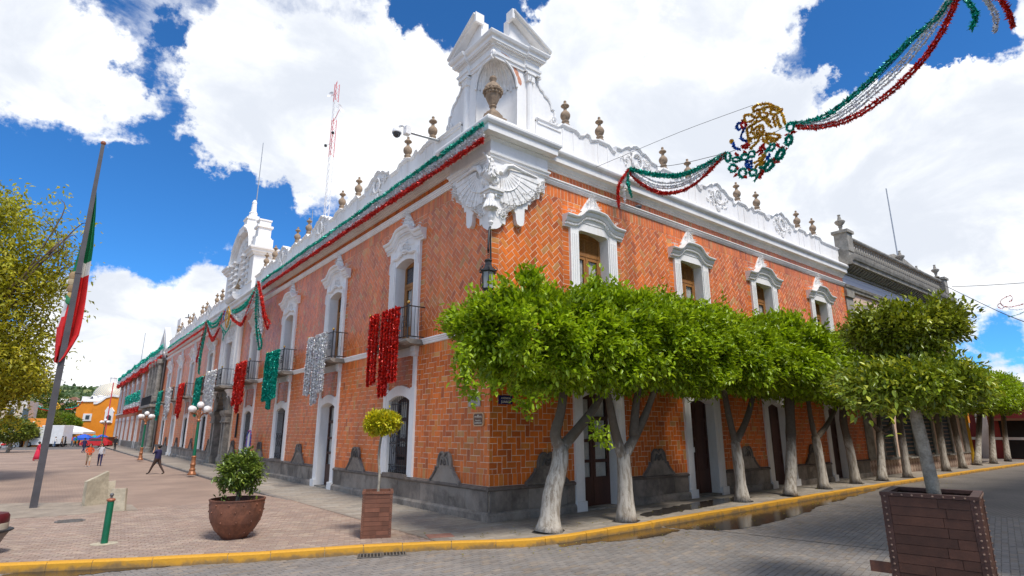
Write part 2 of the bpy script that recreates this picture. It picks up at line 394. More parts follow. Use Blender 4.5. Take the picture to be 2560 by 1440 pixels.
def vary(c,n,a):
    out=[]
    for _ in range(n):
        k=1+random.uniform(-a,a); w=random.uniform(-.03,.03); out.append((c[0]*k*(1+w),c[1]*k,c[2]*k*(1-w)))
    return out
pv1=vary((.35,.25,.195),10,.10)+vary((.39,.295,.225),3,.1)
pv2=vary((.235,.207,.185),10,.11)+vary((.27,.222,.18),2,.1)
# joints sheets just under the piece tops
n1=pave('paver','plaza',PAVR,JOINT,-14.5,SWX-.12,-1.6,9.5,R(-23),.24,.12,-.016,lambda x,y:y>kerb_y(x)+.24 and not(-10.9<x<-8.9 and False),pv1)
n2=pave('paver','road',PAVG,JOINTG,-14,14,-15,2,R(12),.27,.135,ROADZ-.012,inside_road,pv2)
sl1=vary((.34,.295,.24),10,.14)
def on_side(x,y): return (y>kerb_y(x)+.26 and y<-.18 and x>-2.4) or (-2.45<x<-.16 and -.2<y<20)
n3=pave('slab','sidewalk',SIDE,JOINT,-2.5,26,-2.9,20,0,.62,.36,-.012,on_side,sl1,th=.018,gap=.014)
print('pavers',n1,n2,n3)
# expansion joint in the road, puddles, drain grates, manholes, repair patches
def strip(name,pts,w,z,mat):
    mb=MB()
    for a,b in zip(pts,pts[1:]):
        t=Vector((b[0]-a[0],b[1]-a[1],0)).normalized(); n=Vector((-t.y,t.x,0))*w/2
        mb.add([(a[0]-n.x,a[1]-n.y,z),(b[0]-n.x,b[1]-n.y,z),(b[0]+n.x,b[1]+n.y,z),(a[0]+n.x,a[1]+n.y,z)],[(0,1,2,3)])
    return mb.build(name,mat)
a=on_z(1655,1312,ROADZ); b=on_z(2230,1378,ROADZ)
struct(strip('road',[(a.x,a.y),(b.x,b.y)],.05,ROADZ+.013,JOINTG)).name='road_joint'
def onside(pix,z,name,mat):
    mb=MB(); p=[]; n=len(pix); rg=random.Random(n)
    for (x0,y0),(x1,y1) in zip(pix,pix[1:]+pix[:1]):
        k=max(2,int(math.hypot(x1-x0,y1-y0)/7))
        for i in range(k): t=i/k; p.append(on_z(lerp(x0,x1,t)+rg.uniform(-7,7),lerp(y0,y1,t)+rg.uniform(-1.3,1.3),z))
    mb.add([(q.x,q.y,z) for q in p],[tuple(range(len(p)))]); return mb.build(name,mat)
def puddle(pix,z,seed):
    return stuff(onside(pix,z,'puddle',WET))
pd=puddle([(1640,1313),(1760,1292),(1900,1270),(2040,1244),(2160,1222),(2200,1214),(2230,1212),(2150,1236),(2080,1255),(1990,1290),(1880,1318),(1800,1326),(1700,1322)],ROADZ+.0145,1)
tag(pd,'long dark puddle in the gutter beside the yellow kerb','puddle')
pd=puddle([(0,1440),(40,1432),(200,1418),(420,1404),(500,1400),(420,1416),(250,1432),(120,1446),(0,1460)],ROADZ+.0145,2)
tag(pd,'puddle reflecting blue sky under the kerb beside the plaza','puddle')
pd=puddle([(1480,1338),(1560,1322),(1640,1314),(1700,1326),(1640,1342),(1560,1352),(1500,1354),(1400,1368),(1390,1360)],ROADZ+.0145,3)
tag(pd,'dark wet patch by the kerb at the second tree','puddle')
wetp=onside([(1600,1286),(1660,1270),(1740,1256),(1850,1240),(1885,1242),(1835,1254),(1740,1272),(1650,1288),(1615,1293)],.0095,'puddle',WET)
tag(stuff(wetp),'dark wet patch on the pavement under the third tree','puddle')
# ================================================================ the tiled palace
LZ=-PI/2     # rotation of left-facade pieces: local x = -world y, local -y = outward (-x world)
pal=thing('tiled_palace','two-storey corner palace clad in orange terracotta tiles with white baroque stucco trim','building')
LB=[5.6,12.6,19.6,26.5,40.3,48.6,55.6,62.4]; PORT=33.4; LEND=67.0
RB=[4.55,10.5,16.45,22.5]; REND=26.0
LX=[-b for b in LB]
FW=1.2       # half width of window frames
def facade(side): return 0 if side=='R' else LZ
# ---- walls (mortar bed) with openings
def wall(side,x0,x1,ops,z0,z1,th=.7):
    """ops: list of (cx,half,zlo,zhi)"""
    mb=MB(); xs=sorted(ops); cur=x0
    for cx,hw,zl,zh in xs:
        mb.box(cur,cx-hw,0,th,z0,z1)
        if zl>z0: mb.box(cx-hw,cx+hw,0,th,z0,zl)
        if zh<z1: mb.box(cx-hw,cx+hw,0,th,zh,z1)
        cur=cx+hw
    mb.box(cur,x1,0,th,z0,z1)
    return mb
LOWD={1,6}   # left bays whose ground-floor opening is a door
opsR=[];opsRu=[];
wR=wall('R',0.002,REND,[(c,.85,0,3.75) for c in RB],0,5.5)
w2=wall('R',0.002,REND,[(c,.80,5.62,9.6) for c in RB],5.5,11.5); wR.v,wR.f,wR.c,wR.m=wR.v,wR.f,wR.c,wR.m
o=len(wR.v); wR.v+=w2.v; wR.f+=[[i+o for i in f] for f in w2.f]; wR.c+=w2.c; wR.m+=w2.m
WALLR=wR.build('wall',GROUT,pal)
wL=wall('L',-LEND,-.002,[(-c,.85,0 if i in LOWD else .95,3.75) for i,c in enumerate(LB)]+[(-PORT,1.3,0,4.9)],0,5.5)
w2=wall('L',-LEND,-.002,[(-c,.80,5.62,9.0) for c in LB]+[(-PORT,.95,5.62,9.2)],5.5,11.5)
o=len(wL.v); wL.v+=w2.v; wL.f+=[[i+o for i in f] for f in w2.f]; wL.c+=w2.c; wL.m+=w2.m
WALLL=wL.build('wall',GROUT,pal,rz=LZ)
# core of the building (roof, inner darkness)
MB().box(.72,REND-.02,.75,LEND-.05,.0,12.0).build('roof',GROUT,pal)
# ---- tiles
TL,TW,TG=.35,.175,.016
def tcol():
    r=random.random()
    if r<.62: c=(.76,.172,.016)
    elif r<.82: c=(.65,.135,.014)
    elif r<.93: c=(.68,.215,.035)
    elif r<.97: c=(.52,.11,.018)
    else: c=(.62,.28,.08)
    k=random.uniform(.85,1.12); return tuple(x*k for x in c)
def clip_rect(p,x0,x1,z0,z1):
    for a,b in (((x0,z0),(x1,z0)),((x1,z0),(x1,z1)),((x1,z1),(x0,z1)),((x0,z1),(x0,z0))):
        p=clip_poly(p,a,b)
        if len(p)<3: return None
    return p
def herr(x0,x1,z0,z1,ang,ox=0,oz=0):
    out=[]; ca,sa=math.cos(ang),math.sin(ang); W=TW
    cx,cz=(x0+x1)/2,(z0+z1)/2; n=int(math.hypot(x1-x0,z1-z0)/2/W)+3; g=TG/2
    for i in range(-n,n):
        for j in range(-n,n):
            k=(i-j)%4
            if k==0: q=[(i*W+g,j*W+g),((i+2)*W-g,j*W+g),((i+2)*W-g,(j+1)*W-g),(i*W+g,(j+1)*W-g)]
            elif k==3: q=[(i*W+g,j*W+g),((i+1)*W-g,j*W+g),((i+1)*W-g,(j+2)*W-g),(i*W+g,(j+2)*W-g)]
            else: continue
            q=[(cx+ox+u*ca-v*sa,cz+oz+u*sa+v*ca) for u,v in q]
            if max(p[0] for p in q)<x0 or min(p[0] for p in q)>x1 or max(p[1] for p in q)<z0 or min(p[1] for p in q)>z1: continue
            q=clip_rect(q,x0,x1,z0,z1)
            if q and (max(p[0] for p in q)-min(p[0] for p in q))>.03 and (max(p[1] for p in q)-min(p[1] for p in q))>.03: out.append(q)
    return out
def stack(x0,x1,z0,z1,w,h,bond=False):
    out=[]; g=TG/2; nx=max(1,round((x1-x0)/w)); nz=max(1,round((z1-z0)/h)); w=(x1-x0)/nx; h=(z1-z0)/nz
    for j in range(nz):
        for i in range(nx): out.append([(x0+i*w+g,z0+j*h+g),(x0+(i+1)*w-g,z0+j*h+g),(x0+(i+1)*w-g,z0+(j+1)*h-g),(x0+i*w+g,z0+(j+1)*h-g)])
    return out
ZS0,ZS1=5.40,5.62; ZA0,ZA1=10.80,11.02
def panels(bays,x0,x1,corner_hi,portal=None):
    T=[]
    edges=[]
    for b in bays: edges.append((b-FW,b+FW))
    if portal is not None: edges.append((portal-2.9,portal+2.9))
    edges.sort(); cur=x0; gaps=[]
    for a,b in edges: gaps.append((cur,a)); cur=b
    gaps.append((cur,x1))
    for a,b in gaps:
        if b-a<.2: continue
        T+=stack(a,b,10.38,ZA0,.165,.42); T+=stack(a,b,ZS1,5.95,.165,.33)
        bl=.3 if b-a>.9 else 0
        if bl:
            T+=stack(a,a+bl,5.95,10.38,.3,.17); T+=stack(b-bl,b,5.95,10.38,.3,.17)
        T+=herr(a+bl,b-bl,5.95,10.38,R(45))
        # ground floor
        T+=stack(a,b,.92,1.25,.165,.33); T+=herr(a,b,1.25,ZS0-.36,0); T+=stack(a,b,ZS0-.36,ZS0,.165,.36)
    for b in bays:
        T+=stack(b-FW,b+FW,10.38,ZA0,.165,.42); T+=stack(b-FW,b+FW,9.6,10.38,.3,.17)
        T+=herr(b-FW,b+FW,3.8,ZS0,0)
    T+=stack(x0,x1,ZA1,11.32,.165,.30)
    return T
def tile_mesh(mb,q,c,th):
    n=len(q); cx=sum(p[0] for p in q)/n; cz=sum(p[1] for p in q)/n
    tx=random.uniform(-.002,.002); tz=random.uniform(-.002,.002)
    inner=[(cx+(x-cx)*.965,cz+(z-cz)*.965) for x,z in q]
    vs=[(x,-.001,z) for x,z in q]+[(x,-(th+tx*(x-cx)*8+tz*(z-cz)*8),z) for x,z in inner]
    fs=[tuple(range(n,2*n))]+[(i,(i+1)%n,n+(i+1)%n,n+i) for i in range(n)]
    mb.add(vs,fs,c)
TR=[('R',q) for q in panels(RB,.0,REND,True)]
TLs=[('L',q) for q in panels(LX,-LEND,.0,True,-PORT)]
def tscore(s,q):
    x=sum(p[0] for p in q)/len(q); z=sum(p[1] for p in q)/len(q)
    P=Vector((x,0,z)) if s=='R' else Vector((0,-x,z))
    d=P-CAM; nrm=Vector((0,1,0)) if s=='R' else Vector((1,0,0)); l=d.length
    A=(max(p[0] for p in q)-min(p[0] for p in q))*(max(p[1] for p in q)-min(p[1] for p in q))
    if s=='R' and z<6.5 : return 0
    if s=='L' and 8.4<z<11.4 and x>-2.2: return 0
    if s=='R' and 8.4<z<11.4 and x<2.2: return 0
    return min(A,.09)*abs(d.normalized().dot(nrm))/l**2
allt=TR+TLs; allt.sort(key=lambda t:-tscore(*t))
rest={'R':MB(),'L':MB()}
for k,(s,q) in enumerate(allt):
    c=tcol(); th=random.uniform(.005,.009)
    if k<300:
        mb=MB(); tile_mesh(mb,q,c,th); mb.build('tile',TILE,WALLR if s=='R' else WALLL,recalc=False)
    else: tile_mesh(rest[s],q,c,th)
for s,w in (('R',WALLR),('L',WALLL)): stuff(rest[s].build('tile_field',TILE,w,recalc=False))
print('tiles',len(allt))
# ---- basalt dado: separate blocks, plinth, cap moulding
def runs(bays,x0,x1,doors,portal=None):
    cuts=sorted([(b-1.25,b+1.25) for b in doors]+([(portal-2.5,portal+2.5)] if portal is not None else [])); cur=x0; out=[]
    for a,b in cuts: out.append((cur,a)); cur=b
    out.append((cur,x1)); return out
def bcol():
    k=random.uniform(.75,1.25); return (.245*k,.203*k,.165*k)
PLN=pm('basalt_plinth',(.27,.226,.185),.85,.35,1.6,.4,30,col2=(.30,.27,.23),stain=.6); CAPM=pm('basalt_cap',(.14,.112,.092),.6,.3,3,.3,40)
def dado(side,rs,tombs,corner):
    rz=facade(side); base=None
    for a,b in rs:
        if b-a<.1: continue
        ca=(side=='R' and a==0); cb=(side=='L' and b==0)
        q=MB().prx([(.0,-.1),(-.14,-.1),(-.14,.17),(-.10,.225),(-.055,.24),(0,.25)],a-(.14 if ca else 0),b)
        if base is None: base=q.build('stone_dado',PLN,pal,rz=rz)
        else: q.build('plinth',PLN,base)
        MB().prx([(.0,.79),(-.085,.80),(-.115,.83),(-.115,.87),(-.06,.905),(.0,.92)],a-(.115 if ca else 0),b).build('cap_moulding',CAPM,base)
    for a,b in rs:
        x=a
        while x<b-.05:
            w=min(random.uniform(.55,.95),b-x)
            if b-(x+w)<.3: w=b-x
            MB().rbox(x+.004,x+w-.004,-.055+random.uniform(-.006,.004),.0,.22,.815,.006,col=bcol()).build('stone_block',BASALT,base); x+=w
    # scalloped basalt crests rising from the dado
    half=[(0,1.72),(.10,1.80),(.22,1.80),(.33,1.70),(.38,1.56),(.40,1.36),(.52,1.36),(.53,1.26),(.60,1.20),(.70,1.10),(.80,1.02),(.87,.98),(.87,.86)]
    for i,c in enumerate(tombs):
        poly=[(c+x,z) for x,z in half]+[(c-x,z) for x,z in half[::-1]]
        m=MB(); m.pry(poly[:-1] if poly[0]==poly[-1] else poly,-.06,.0,col=bcol())
        inn=[(x*.80,.86+(z-.86)*.86) for x,z in half]
        # raised roll moulding round the crest
        path=[(c+x*.96,z-.02) for x,z in half[::-1]]+[(c-x*.96,z-.02) for x,z in half[1:]]
        m.tube([(x,-.07,z) for x,z in path],.045,6,col=(.15,.128,.11))
        m.ball((c,-.07,1.50),.10,8,6,sy=.5,col=(.09,.078,.068)); m.tube([(c-.22,-.08,1.42),(c-.12,-.09,1.62),(c,-.09,1.52),(c+.12,-.09,1.62),(c+.22,-.08,1.42)],.035,5,col=(.13,.112,.098))
        m.build('crest_stone',BASALT,base)
dado('R',runs(RB,0,REND,RB),[2.15,7.52,13.5,19.5],0)
dado('L',runs(LX,-LEND,0,[-LB[i] for i in LOWD],-PORT),[-2.3,-9.12,-16.1,-23.05,-29.6,-37.2,-44.5,-52.1,-59.0],0)
# ---- horizontal mouldings
def mould(name,prof,mat=WHITE):
    """profile [(n outward,z)] mitred round the corner, from left end to right end, one mesh"""
    mb=MB(); rings=[]
    rings.append([(-n,LEND,z) for n,z in prof]); rings.append([(-n,-n,z) for n,z in prof]); rings.append([(REND,-n,z) for n,z in prof])
    return mb.loft(rings).build(name,mat,pal)
mould('string_course',[(0,ZS0),(.05,ZS0),(.07,ZS0+.03),(.07,ZS0+.07),(.10,ZS0+.09),(.10,ZS0+.13),(.13,ZS0+.15),(.13,ZS0+.185),(.06,ZS0+.22),(0,ZS0+.22)])
mould('architrave',[(0,ZA0),(.05,ZA0),(.055,ZA0+.04),(.08,ZA0+.045),(.085,ZA0+.09),(.11,ZA0+.095),(.12,ZA0+.16),(.15,ZA0+.17),(.15,ZA0+.21),(.05,ZA0+.225),(0,ZA0+.225)])
mould('cornice',[(0,11.32),(.06,11.32),(.07,11.36),(.11,11.38),(.12,11.42),(.17,11.46),(.20,11.52),(.34,11.56),(.345,11.78),(.38,11.80),(.45,11.86),(.475,11.92),(.47,11.985),(.43,12.04),(.36,12.06),(.36,12.10),(0,12.12)])
# ---- parapet: panels with scrolled crests, between pairs of finials
FR=[3.45,5.3,9.3,11.1,15.15,17.0,21.3,23.2]; FL=[4.15,6.2,11.2,13.25,18.2,20.2,24.7,26.7,40.0,42.1,46.4,48.5,53.2,55.3,60.0,62.1]
def parapet_path(fins,x0,x1):
    """top line (x,z) of the parapet"""
    pts=[(x0,13.12)]
    fins=sorted(fins); pairs=[(fins[i],fins[i+1]) for i in range(0,len(fins)-1,2)]
    for k,(a,b) in enumerate(pairs):
        # between the finials a small wave: step down and up
        pts+=[(a-.55,13.12),(a-.35,13.30),(a+.35,13.30),(a+.5,13.24),((a+b)/2-.35,13.16),((a+b)/2-.15,13.22),((a+b)/2,13.36),((a+b)/2+.15,13.34),((a+b)/2+.25,13.18),(b-.5,13.24),(b-.35,13.30),(b+.35,13.30),(b+.55,13.12)]
        if k<len(pairs)-1:
            c=(b+pairs[k+1][0])/2; g=(pairs[k+1][0]-b)/2
            h=min(1.3,g-.6)
            if h>.5: pts+=[(c-h,13.12),(c-h*.98,13.34),(c-h*.72,13.36),(c-h*.55,13.52),(c-h*.40,13.62),(c-h*.28,13.60),(c-h*.18,13.72),(c,13.80),(c+h*.18,13.72),(c+h*.28,13.60),(c+h*.40,13.62),(c+h*.55,13.52),(c+h*.72,13.36),(c+h*.98,13.34),(c+h,13.12)]
    pts.append((x1,13.12)); pts.sort(key=lambda p:p[0]); return pts
def scrollwork(mb,c,z,s,n,depth=.05,seed=0,y=-.0):
    """cluster of curled leaves and volutes in relief"""
    rg=random.Random(seed)
    for i in range(n):
        a=rg.uniform(0,2*PI); r=rg.uniform(.1,1)**.6; x=c+math.cos(a)*r*s[0]; zz=z+math.sin(a)*r*s[1]; q=rg.uniform(.7,1.2)*min(s)*.30; d=rg.uniform(-PI,PI)
        if i%3==0:
            pts=[]; 
            for k in range(9):
                t=k/8; aa=d+t*4.6; rr=q*(1-.75*t); pts.append((x+rr*math.cos(aa),y-depth*(.4+.6*t),zz+rr*math.sin(aa)))
            mb.tube(pts,[q*.20*(1.1-.5*k/8) for k in range(9)],5)
        else:
            dx,dz=math.cos(d),math.sin(d); px,pz=-dz,dx; l=q*1.35; w=q*.38
            mb.add([(x-dx*l*.5,y-depth*.25,zz-dz*l*.5),(x+px*w,y-depth*.35,zz+pz*w),(x+dx*l*.5,y-depth*.2,zz+dz*l*.5),(x-px*w,y-depth*.35,zz-pz*w),(x,y-depth*1.2,zz),(x-dx*l*.5,y,zz-dz*l*.5),(x+px*w,y,zz+pz*w),(x+dx*l*.5,y,zz+dz*l*.5),(x-px*w,y,zz-pz*w)],
               [(0,1,4),(1,2,4),(2,3,4),(3,0,4),(0,5,6,1),(1,6,7,2),(2,7,8,3),(3,8,5,0)])
fin=MB().lathe([(.17,0),(.17,.05),(.125,.08),(.12,.13),(.145,.17),(.145,.20),(.10,.23),(.11,.27),(.165,.34),(.19,.42),(.185,.50),(.15,.57),(.095,.62),(.065,.67),(.06,.72),(.075,.77),(.11,.80),(.155,.83),(.165,.86),(.12,.91),(.07,.95),(.045,.965),(.05,1.0),(.06,1.03),(.045,1.07),(.0,1.09)],n=14,caps=False).mesh('finial')
fin.polygons.foreach_set('use_smooth',[True]*len(fin.polygons)); fin.materials.append(CANT)
def parapet(side,fins,x0,x1,skip=None):
    rz=facade(side); mb=MB(); path=parapet_path(fins,x0,x1)
    poly=[(x,z) for x,z in path]
    for (xa,za),(xb,zb) in zip(poly,poly[1:]):
        if xb-xa<1e-6: continue
        mb.loft([[(xa,-.0,12.1),(xa,-.0,za),(xa,.3,za),(xa,.3,12.1)],[(xb,-.0,12.1),(xb,-.0,zb),(xb,.3,zb),(xb,.3,12.1)]])
    part=mb.build('parapet',WHITE,pal,rz=rz)
    cop=MB().swp(path,[(-.06,0),(-.06,.03),(-.02,.05),(.02,.09),(.05,.09),(.08,.04),(.085,-.3),(-.06,-.3)]); cop.build('coping',WHITE,part)
    for f in fins:
        for e in (-.27,.27): MB().box(f+e-.03,f+e+.03,-.025,.0,12.15,13.22).build('panel_strip',WHITE,part)
    fs=sorted(fins)
    for k in range(1,len(fs)-1,2):
        c=(fs[k]+fs[k+1])/2
        if fs[k+1]-fs[k]<2.2 or fs[k+1]-fs[k]>6: continue
        o=MB(); scrollwork(o,c,13.05,(.95,.42),46,.07,seed=k+(0 if side=='R' else 50)); o.tube([(c+.30*math.cos(a),-.06,13.12+.34*math.sin(a)) for a in [i*2*PI/16 for i in range(17)]],.045,5)
        for i in range(-3,4): o.lathe([(.05,-.10),(.07,0),(.04,.10)],(c+i*.04,-.03,12.55+abs(i)*.03),6)
        o.build('scroll_ornament',WHITE2,part)
    for f in fins:
        z=13.30+.085
        b=MB().box(f-.2,f+.2,-.05,.28,z-.02,z+.05); b.build('finial_base',WHITE,part)
        q=bpy.data.objects.new('finial',fin); COL.objects.link(q); q.parent=part; q.location=(f,.12,z+.05)
parapet('R',FR,1.9,REND)
parapet('L',[-f for f in FL if f<28],-28.6,-1.9); parapet('L',[-f for f in FL if f>38],-LEND,-37.2)
# ================================================================ palace: windows, doors, balconies
PANE=bpy.data.materials.new('clear_glass'); PANE.use_nodes=True; _t=PANE.node_tree; _b=_t.nodes['Principled BSDF']; _b.inputs['Base Color'].default_value=(.04,.05,.06,1); _b.inputs['Roughness'].default_value=.05; _b.inputs['Alpha'].default_value=.13; _b.inputs['Specular IOR Level'].default_value=.9
def arch(hw,zs,rise,n=10): return [(-hw+2*hw*i/n, zs+rise*(1-((2*i/n)-1)**2)) for i in range(n+1)]
def curtain(mb,x0,x1,y,z0,z1,folds=9):
    n=folds*4
    top=[(x0+(x1-x0)*i/n, y+.018*math.sin(i*PI/2+.6*math.sin(i*.7))) for i in range(n+1)]
    mb.add([(x,yy,z0) for x,yy in top]+[(x,yy,z1) for x,yy in top],[(i,i+1,n+2+i,n+1+i) for i in range(n)])
HOODP=[(-1.5,9.72),(-1.12,9.72),(-1.0,9.73),(-.86,9.78),(-.74,9.87),(-.62,9.99),(-.50,10.08),(-.36,10.12),(0,10.14)]
HOODP=HOODP+[(-x,z) for x,z in HOODP[-2::-1]]
def make_window(style):
    """upper-floor french window; style R: tall opening with louvred transom, L: lower opening with relief panel above"""
    zs,rise=(9.33,.17) if style=='R' else (8.72,.20)
    m=MB()
    for s in (-1,1):
        m.box(*sorted((s*.80,s*1.2)),-.10,.0,5.62,9.42)
        m.box(*sorted((s*.76,s*.84)),-.06,.52,5.62,zs+.02)
        for k in (.90,1.0,1.1): m.box(*sorted((s*(k-.025),s*(k+.025))),-.125,-.10,5.75,9.2)
        m.box(*sorted((s*.76,s*1.24)),-.14,.0,5.56,5.78)
    a=arch(.80,zs,rise,12)
    for (x0,z0),(x1,z1) in zip(a,a[1:]): m.loft([[(x0,-.06,z0),(x0,-.06,9.5),(x0,.52,9.5),(x0,.52,z0)],[(x1,-.06,z1),(x1,-.06,9.5),(x1,.52,9.5),(x1,.52,z1)]])
    m.box(-1.2,1.2,-.07,.0,9.40,9.75)
    w=m.build('window',WHITE,pal)
    h=MB().swp(HOODP,[(-.34,0),(-.34,.10),(-.27,.12),(-.26,.15),(-.17,.15),(-.16,.20),(-.09,.24),(-.02,.25),(0,.31),(.05,.34),(.09,.34),(.10,.0)]); h.build('hood',WHITE,w)
    d=MB()
    for i in range(40):
        x=-1.40+2.8*i/39; z=np.interp(x,[p[0] for p in HOODP],[p[1] for p in HOODP]); d.box(x-.02,x+.02,-.185,-.15,z-.25,z-.18)
    stuff(d.build('dentils',WHITE,w))
    c=MB(); rg=5
    for i,(dz,hw) in enumerate([(.14,.62),(.30,.5),(.46,.38),(.60,.26),(.74,.14)]):
        scrollwork(c,0,10.14+dz,(hw,.11),16-2*i,.12,seed=rg+i,y=-.05)
    for s in (-1,1): scrollwork(c,s*1.15,9.95,(.2,.14),9,.12,seed=20+s,y=-.08)
    c.pry([(-.6,10.16),(.6,10.16),(.42,10.42),(.22,10.68),(.08,10.86),(-.08,10.86),(-.22,10.68),(-.42,10.42)],-.055,.0); c.box(-1.32,1.32,-.09,-.0,9.70,9.84)
    c.build('crest',WHITE2,w)
    if style=='L':
        e=MB(); scrollwork(e,0,9.33,(.42,.24),26,.09,seed=31,y=-.07); e.tube([(.2*math.cos(i*PI/8),-.10,9.36+.22*math.sin(i*PI/8)) for i in range(17)],.035,5); e.build('relief',WHITE2,w)
        og=[(-1.18,8.55),(-1.15,8.85),(-1.0,9.02),(-.8,9.08),(-.55,9.06),(-.35,9.12),(-.15,9.22),(0,9.26)]; og=og+[(-x,z) for x,z in og[-2::-1]]
        MB().swp(og,[(-.05,0),(-.05,.12),(0,.16),(.05,.16),(.07,.1),(.07,0)]).build('ogee_moulding',WHITE,w)
    # timber joinery set back in the reveal
    j=MB(); y0,y1=.36,.42; zt=8.62 if style=='R' else 7.95
    j.box(-.76,-.66,y0,y1,5.62,zs+.15); j.box(.66,.76,y0,y1,5.62,zs+.15); j.box(-.66,.66,y0-.02,y1,zt,zt+.13); j.box(-.66,.66,y0,y1,zs+.02,zs+.25)
    for s in (-1,1):
        j.box(*sorted((s*.02,s*.12)),y0,y1,5.62,zt); j.box(*sorted((s*.56,s*.66)),y0,y1,5.62,zt); j.box(*sorted((s*.12,s*.56)),y0,y1,zt-.12,zt); j.box(*sorted((s*.12,s*.56)),y0,y1,5.62,6.35)
    j.box(-.02,.02,y0-.015,y1,5.62,zt)
    j.build('casement',WOOD,w)
    if style=='R':
        for xa,xb in ((-.62,-.03),(.03,.62)):
            l=MB().box(xa-.03,xb+.03,.40,.425,zt+.13,zs+.1)
            for i in range(9):
                z=zt+.17+i*(zs-zt-.2)/9; l.add([(xa,.405,z+.05),(xb,.405,z+.05),(xb,.365,z),(xa,.365,z)],[(0,1,2,3)]); l.add([(xa,.365,z),(xb,.365,z),(xb,.37,z-.012),(xa,.37,z-.012)],[(0,1,2,3)])
            l.build('louvre',WOOD,w)
    else:
        MB().box(-.66,.66,.40,.41,zt+.13,zs+.2).build('pane',GLASS,w)
    for s in (-1,1):
        q=MB(); curtain(q,min(s*.12,s*.56),max(s*.12,s*.56),.45,6.35,zt-.1); q.build('curtain',CURT,w)
        MB().box(*sorted((s*.12,s*.56)),.395,.401,6.35,zt-.12).build('pane',PANE,w)
    MB().box(-.8,.8,.53,.56,5.6,9.6).build('room_dark',DARK,w)
    return w
wr=make_window('R'); wr.location=(RB[0],0,0)
for b in RB[1:]: c=copy_tree(wr,pal); c.location=(b,0,0)
wl=make_window('L'); wl.location=(0,LB[0],0); wl.rotation_euler.z=LZ
for b in LB[1:]: c=copy_tree(wl,pal); c.location=(0,b,0); c.rotation_euler.z=LZ
# ---- ground-floor openings
def make_lower(door,style,kind):
    """white surround with segmental arch; strips run up to the balcony brackets"""
    zb=0. if door else .92; m=MB(); zs,rise=3.50,.20
    for s in (-1,1):
        m.box(*sorted((s*.85,s*1.22)),-.07,.0,zb,3.95); m.box(*sorted((s*.80,s*.88)),-.05,.5,zb,zs+.02)
        m.box(*sorted((s*1.0,s*1.22)),-.085,-.07,zb,3.95)
        if door: m.box(*sorted((s*.82,s*1.26)),-.16,.0,-.05,.30)
        m.box(*sorted((s*.98,s*1.2)),-.07,.0,3.95,5.08); m.box(*sorted((s*.93,s*1.25)),-.13,.0,5.05,5.2); m.box(*sorted((s*.90,s*1.28)),-.18,.0,5.2,5.41)
    a=arch(.85,zs,rise,12)
    for (x0,z0),(x1,z1) in zip(a,a[1:]): m.loft([[(x0,-.07,z0),(x0,-.07,z0+.36),(x0,.5,z0+.36),(x0,.5,z0)],[(x1,-.07,z1),(x1,-.07,z1+.36),(x1,.5,z1+.36),(x1,.5,z1)]])
    m.box(-1.0,1.0,-.06,.0,5.1,5.41)
    w=m.build('doorway' if door else 'lower_window',WHITE,pal)
    if not door:
        MB().box(-.87,.87,-.16,.5,.86,.985).build('sill',pm('basalt_cap',(0,0,0)),w)
    else: MB().box(-.86,.86,-.10,.5,-.02,.06).build('threshold',STONE,w)
    y0,y1=.34,.40; zl=zb+.06; j=MB(); zt=2.85
    for s in (-1,1):
        for k in (.0,.68): j.box(*sorted((s*(k+.01),s*(k+.12))),y0,y1,zl,3.7)
        for z in ((zl,zl+.9),(1.42,1.52),(2.08,2.18),(zt-.05,zt+.08),(3.5,3.72)): j.box(*sorted((s*.12,s*.69)),y0+.004,y1,z[0],z[1])
    j.build('door_leaf' if door else 'casement',DWOOD,w)
    if kind in ('curtain','glass'):
        for s in (-1,1):
            for z0,z1 in ((zl+.9,1.42),(1.52,2.08),(2.18,zt-.05),(zt+.08,3.5)):
                if z1-z0<.1: continue
                MB().box(*sorted((s*.12,s*.69)),.372,.378,z0,z1).build('pane',PANE,w)
        q=MB(); curtain(q,-.7,.7,.44,zl+.8,3.55,16); q.build('curtain',CURT,w)
    else:
        MB().box(-.72,.72,.372,.39,zl,3.6).build('door_panel',DWOOD,w)
    MB().box(-.85,.85,.50,.53,zb-.02,3.75).build('room_dark',DARK,w)
    if not door:
        g=MB(); y=.06
        for i in range(11):
            x=-.75+1.5*i/10; g.tube([(x,y,.99),(x,y,np.interp(x,[p[0] for p in a],[p[1] for p in a])-.01)],.013,5)
        for z in (1.05,1.25,2.0,2.3,3.4): g.box(-.8,.8,y-.012,y+.012,z-.013,z+.013)
        for x in (-.6,-.3,0,.3,.6):
            for zc,r in ((2.15,.12),(1.15,.09)): g.tube([(x+r*math.cos(i*PI/6),y-.01,zc+r*math.sin(i*PI/6)) for i in range(13)],.010,4)
        for x in (-.45,-.15,.15,.45): g.tube([(x+.10*math.cos(i*PI/6),y-.01,1.78+.16*math.sin(i*PI/6)) for i in range(13)],.010,4)
        stuff(g.build('grille',IRON,w))
    return w
pd=None; pw=None
for i,b in enumerate(LB):
    if i in LOWD:
        if pd is None: pd=make_lower(True,'L','glass'); o=pd
        else: o=copy_tree(pd,pal)
    else:
        if pw is None: pw=make_lower(False,'L','glass'); o=pw
        else: o=copy_tree(pw,pal)
    o.location=(0,b,0); o.rotation_euler.z=LZ
d1=make_lower(True,'R','curtain'); d1.location=(RB[0],0,0)
d2=make_lower(True,'R','panel'); d2.location=(RB[1],0,0)
for b in RB[2:]: c=copy_tree(d2,pal); c.location=(b,0,0)
for b in RB[1:3]:
    MB().box(b-.28,b-.17,.325,.339,1.62,1.82).build('notice',pm('paper',(.75,.74,.70),.8,.05),pal)
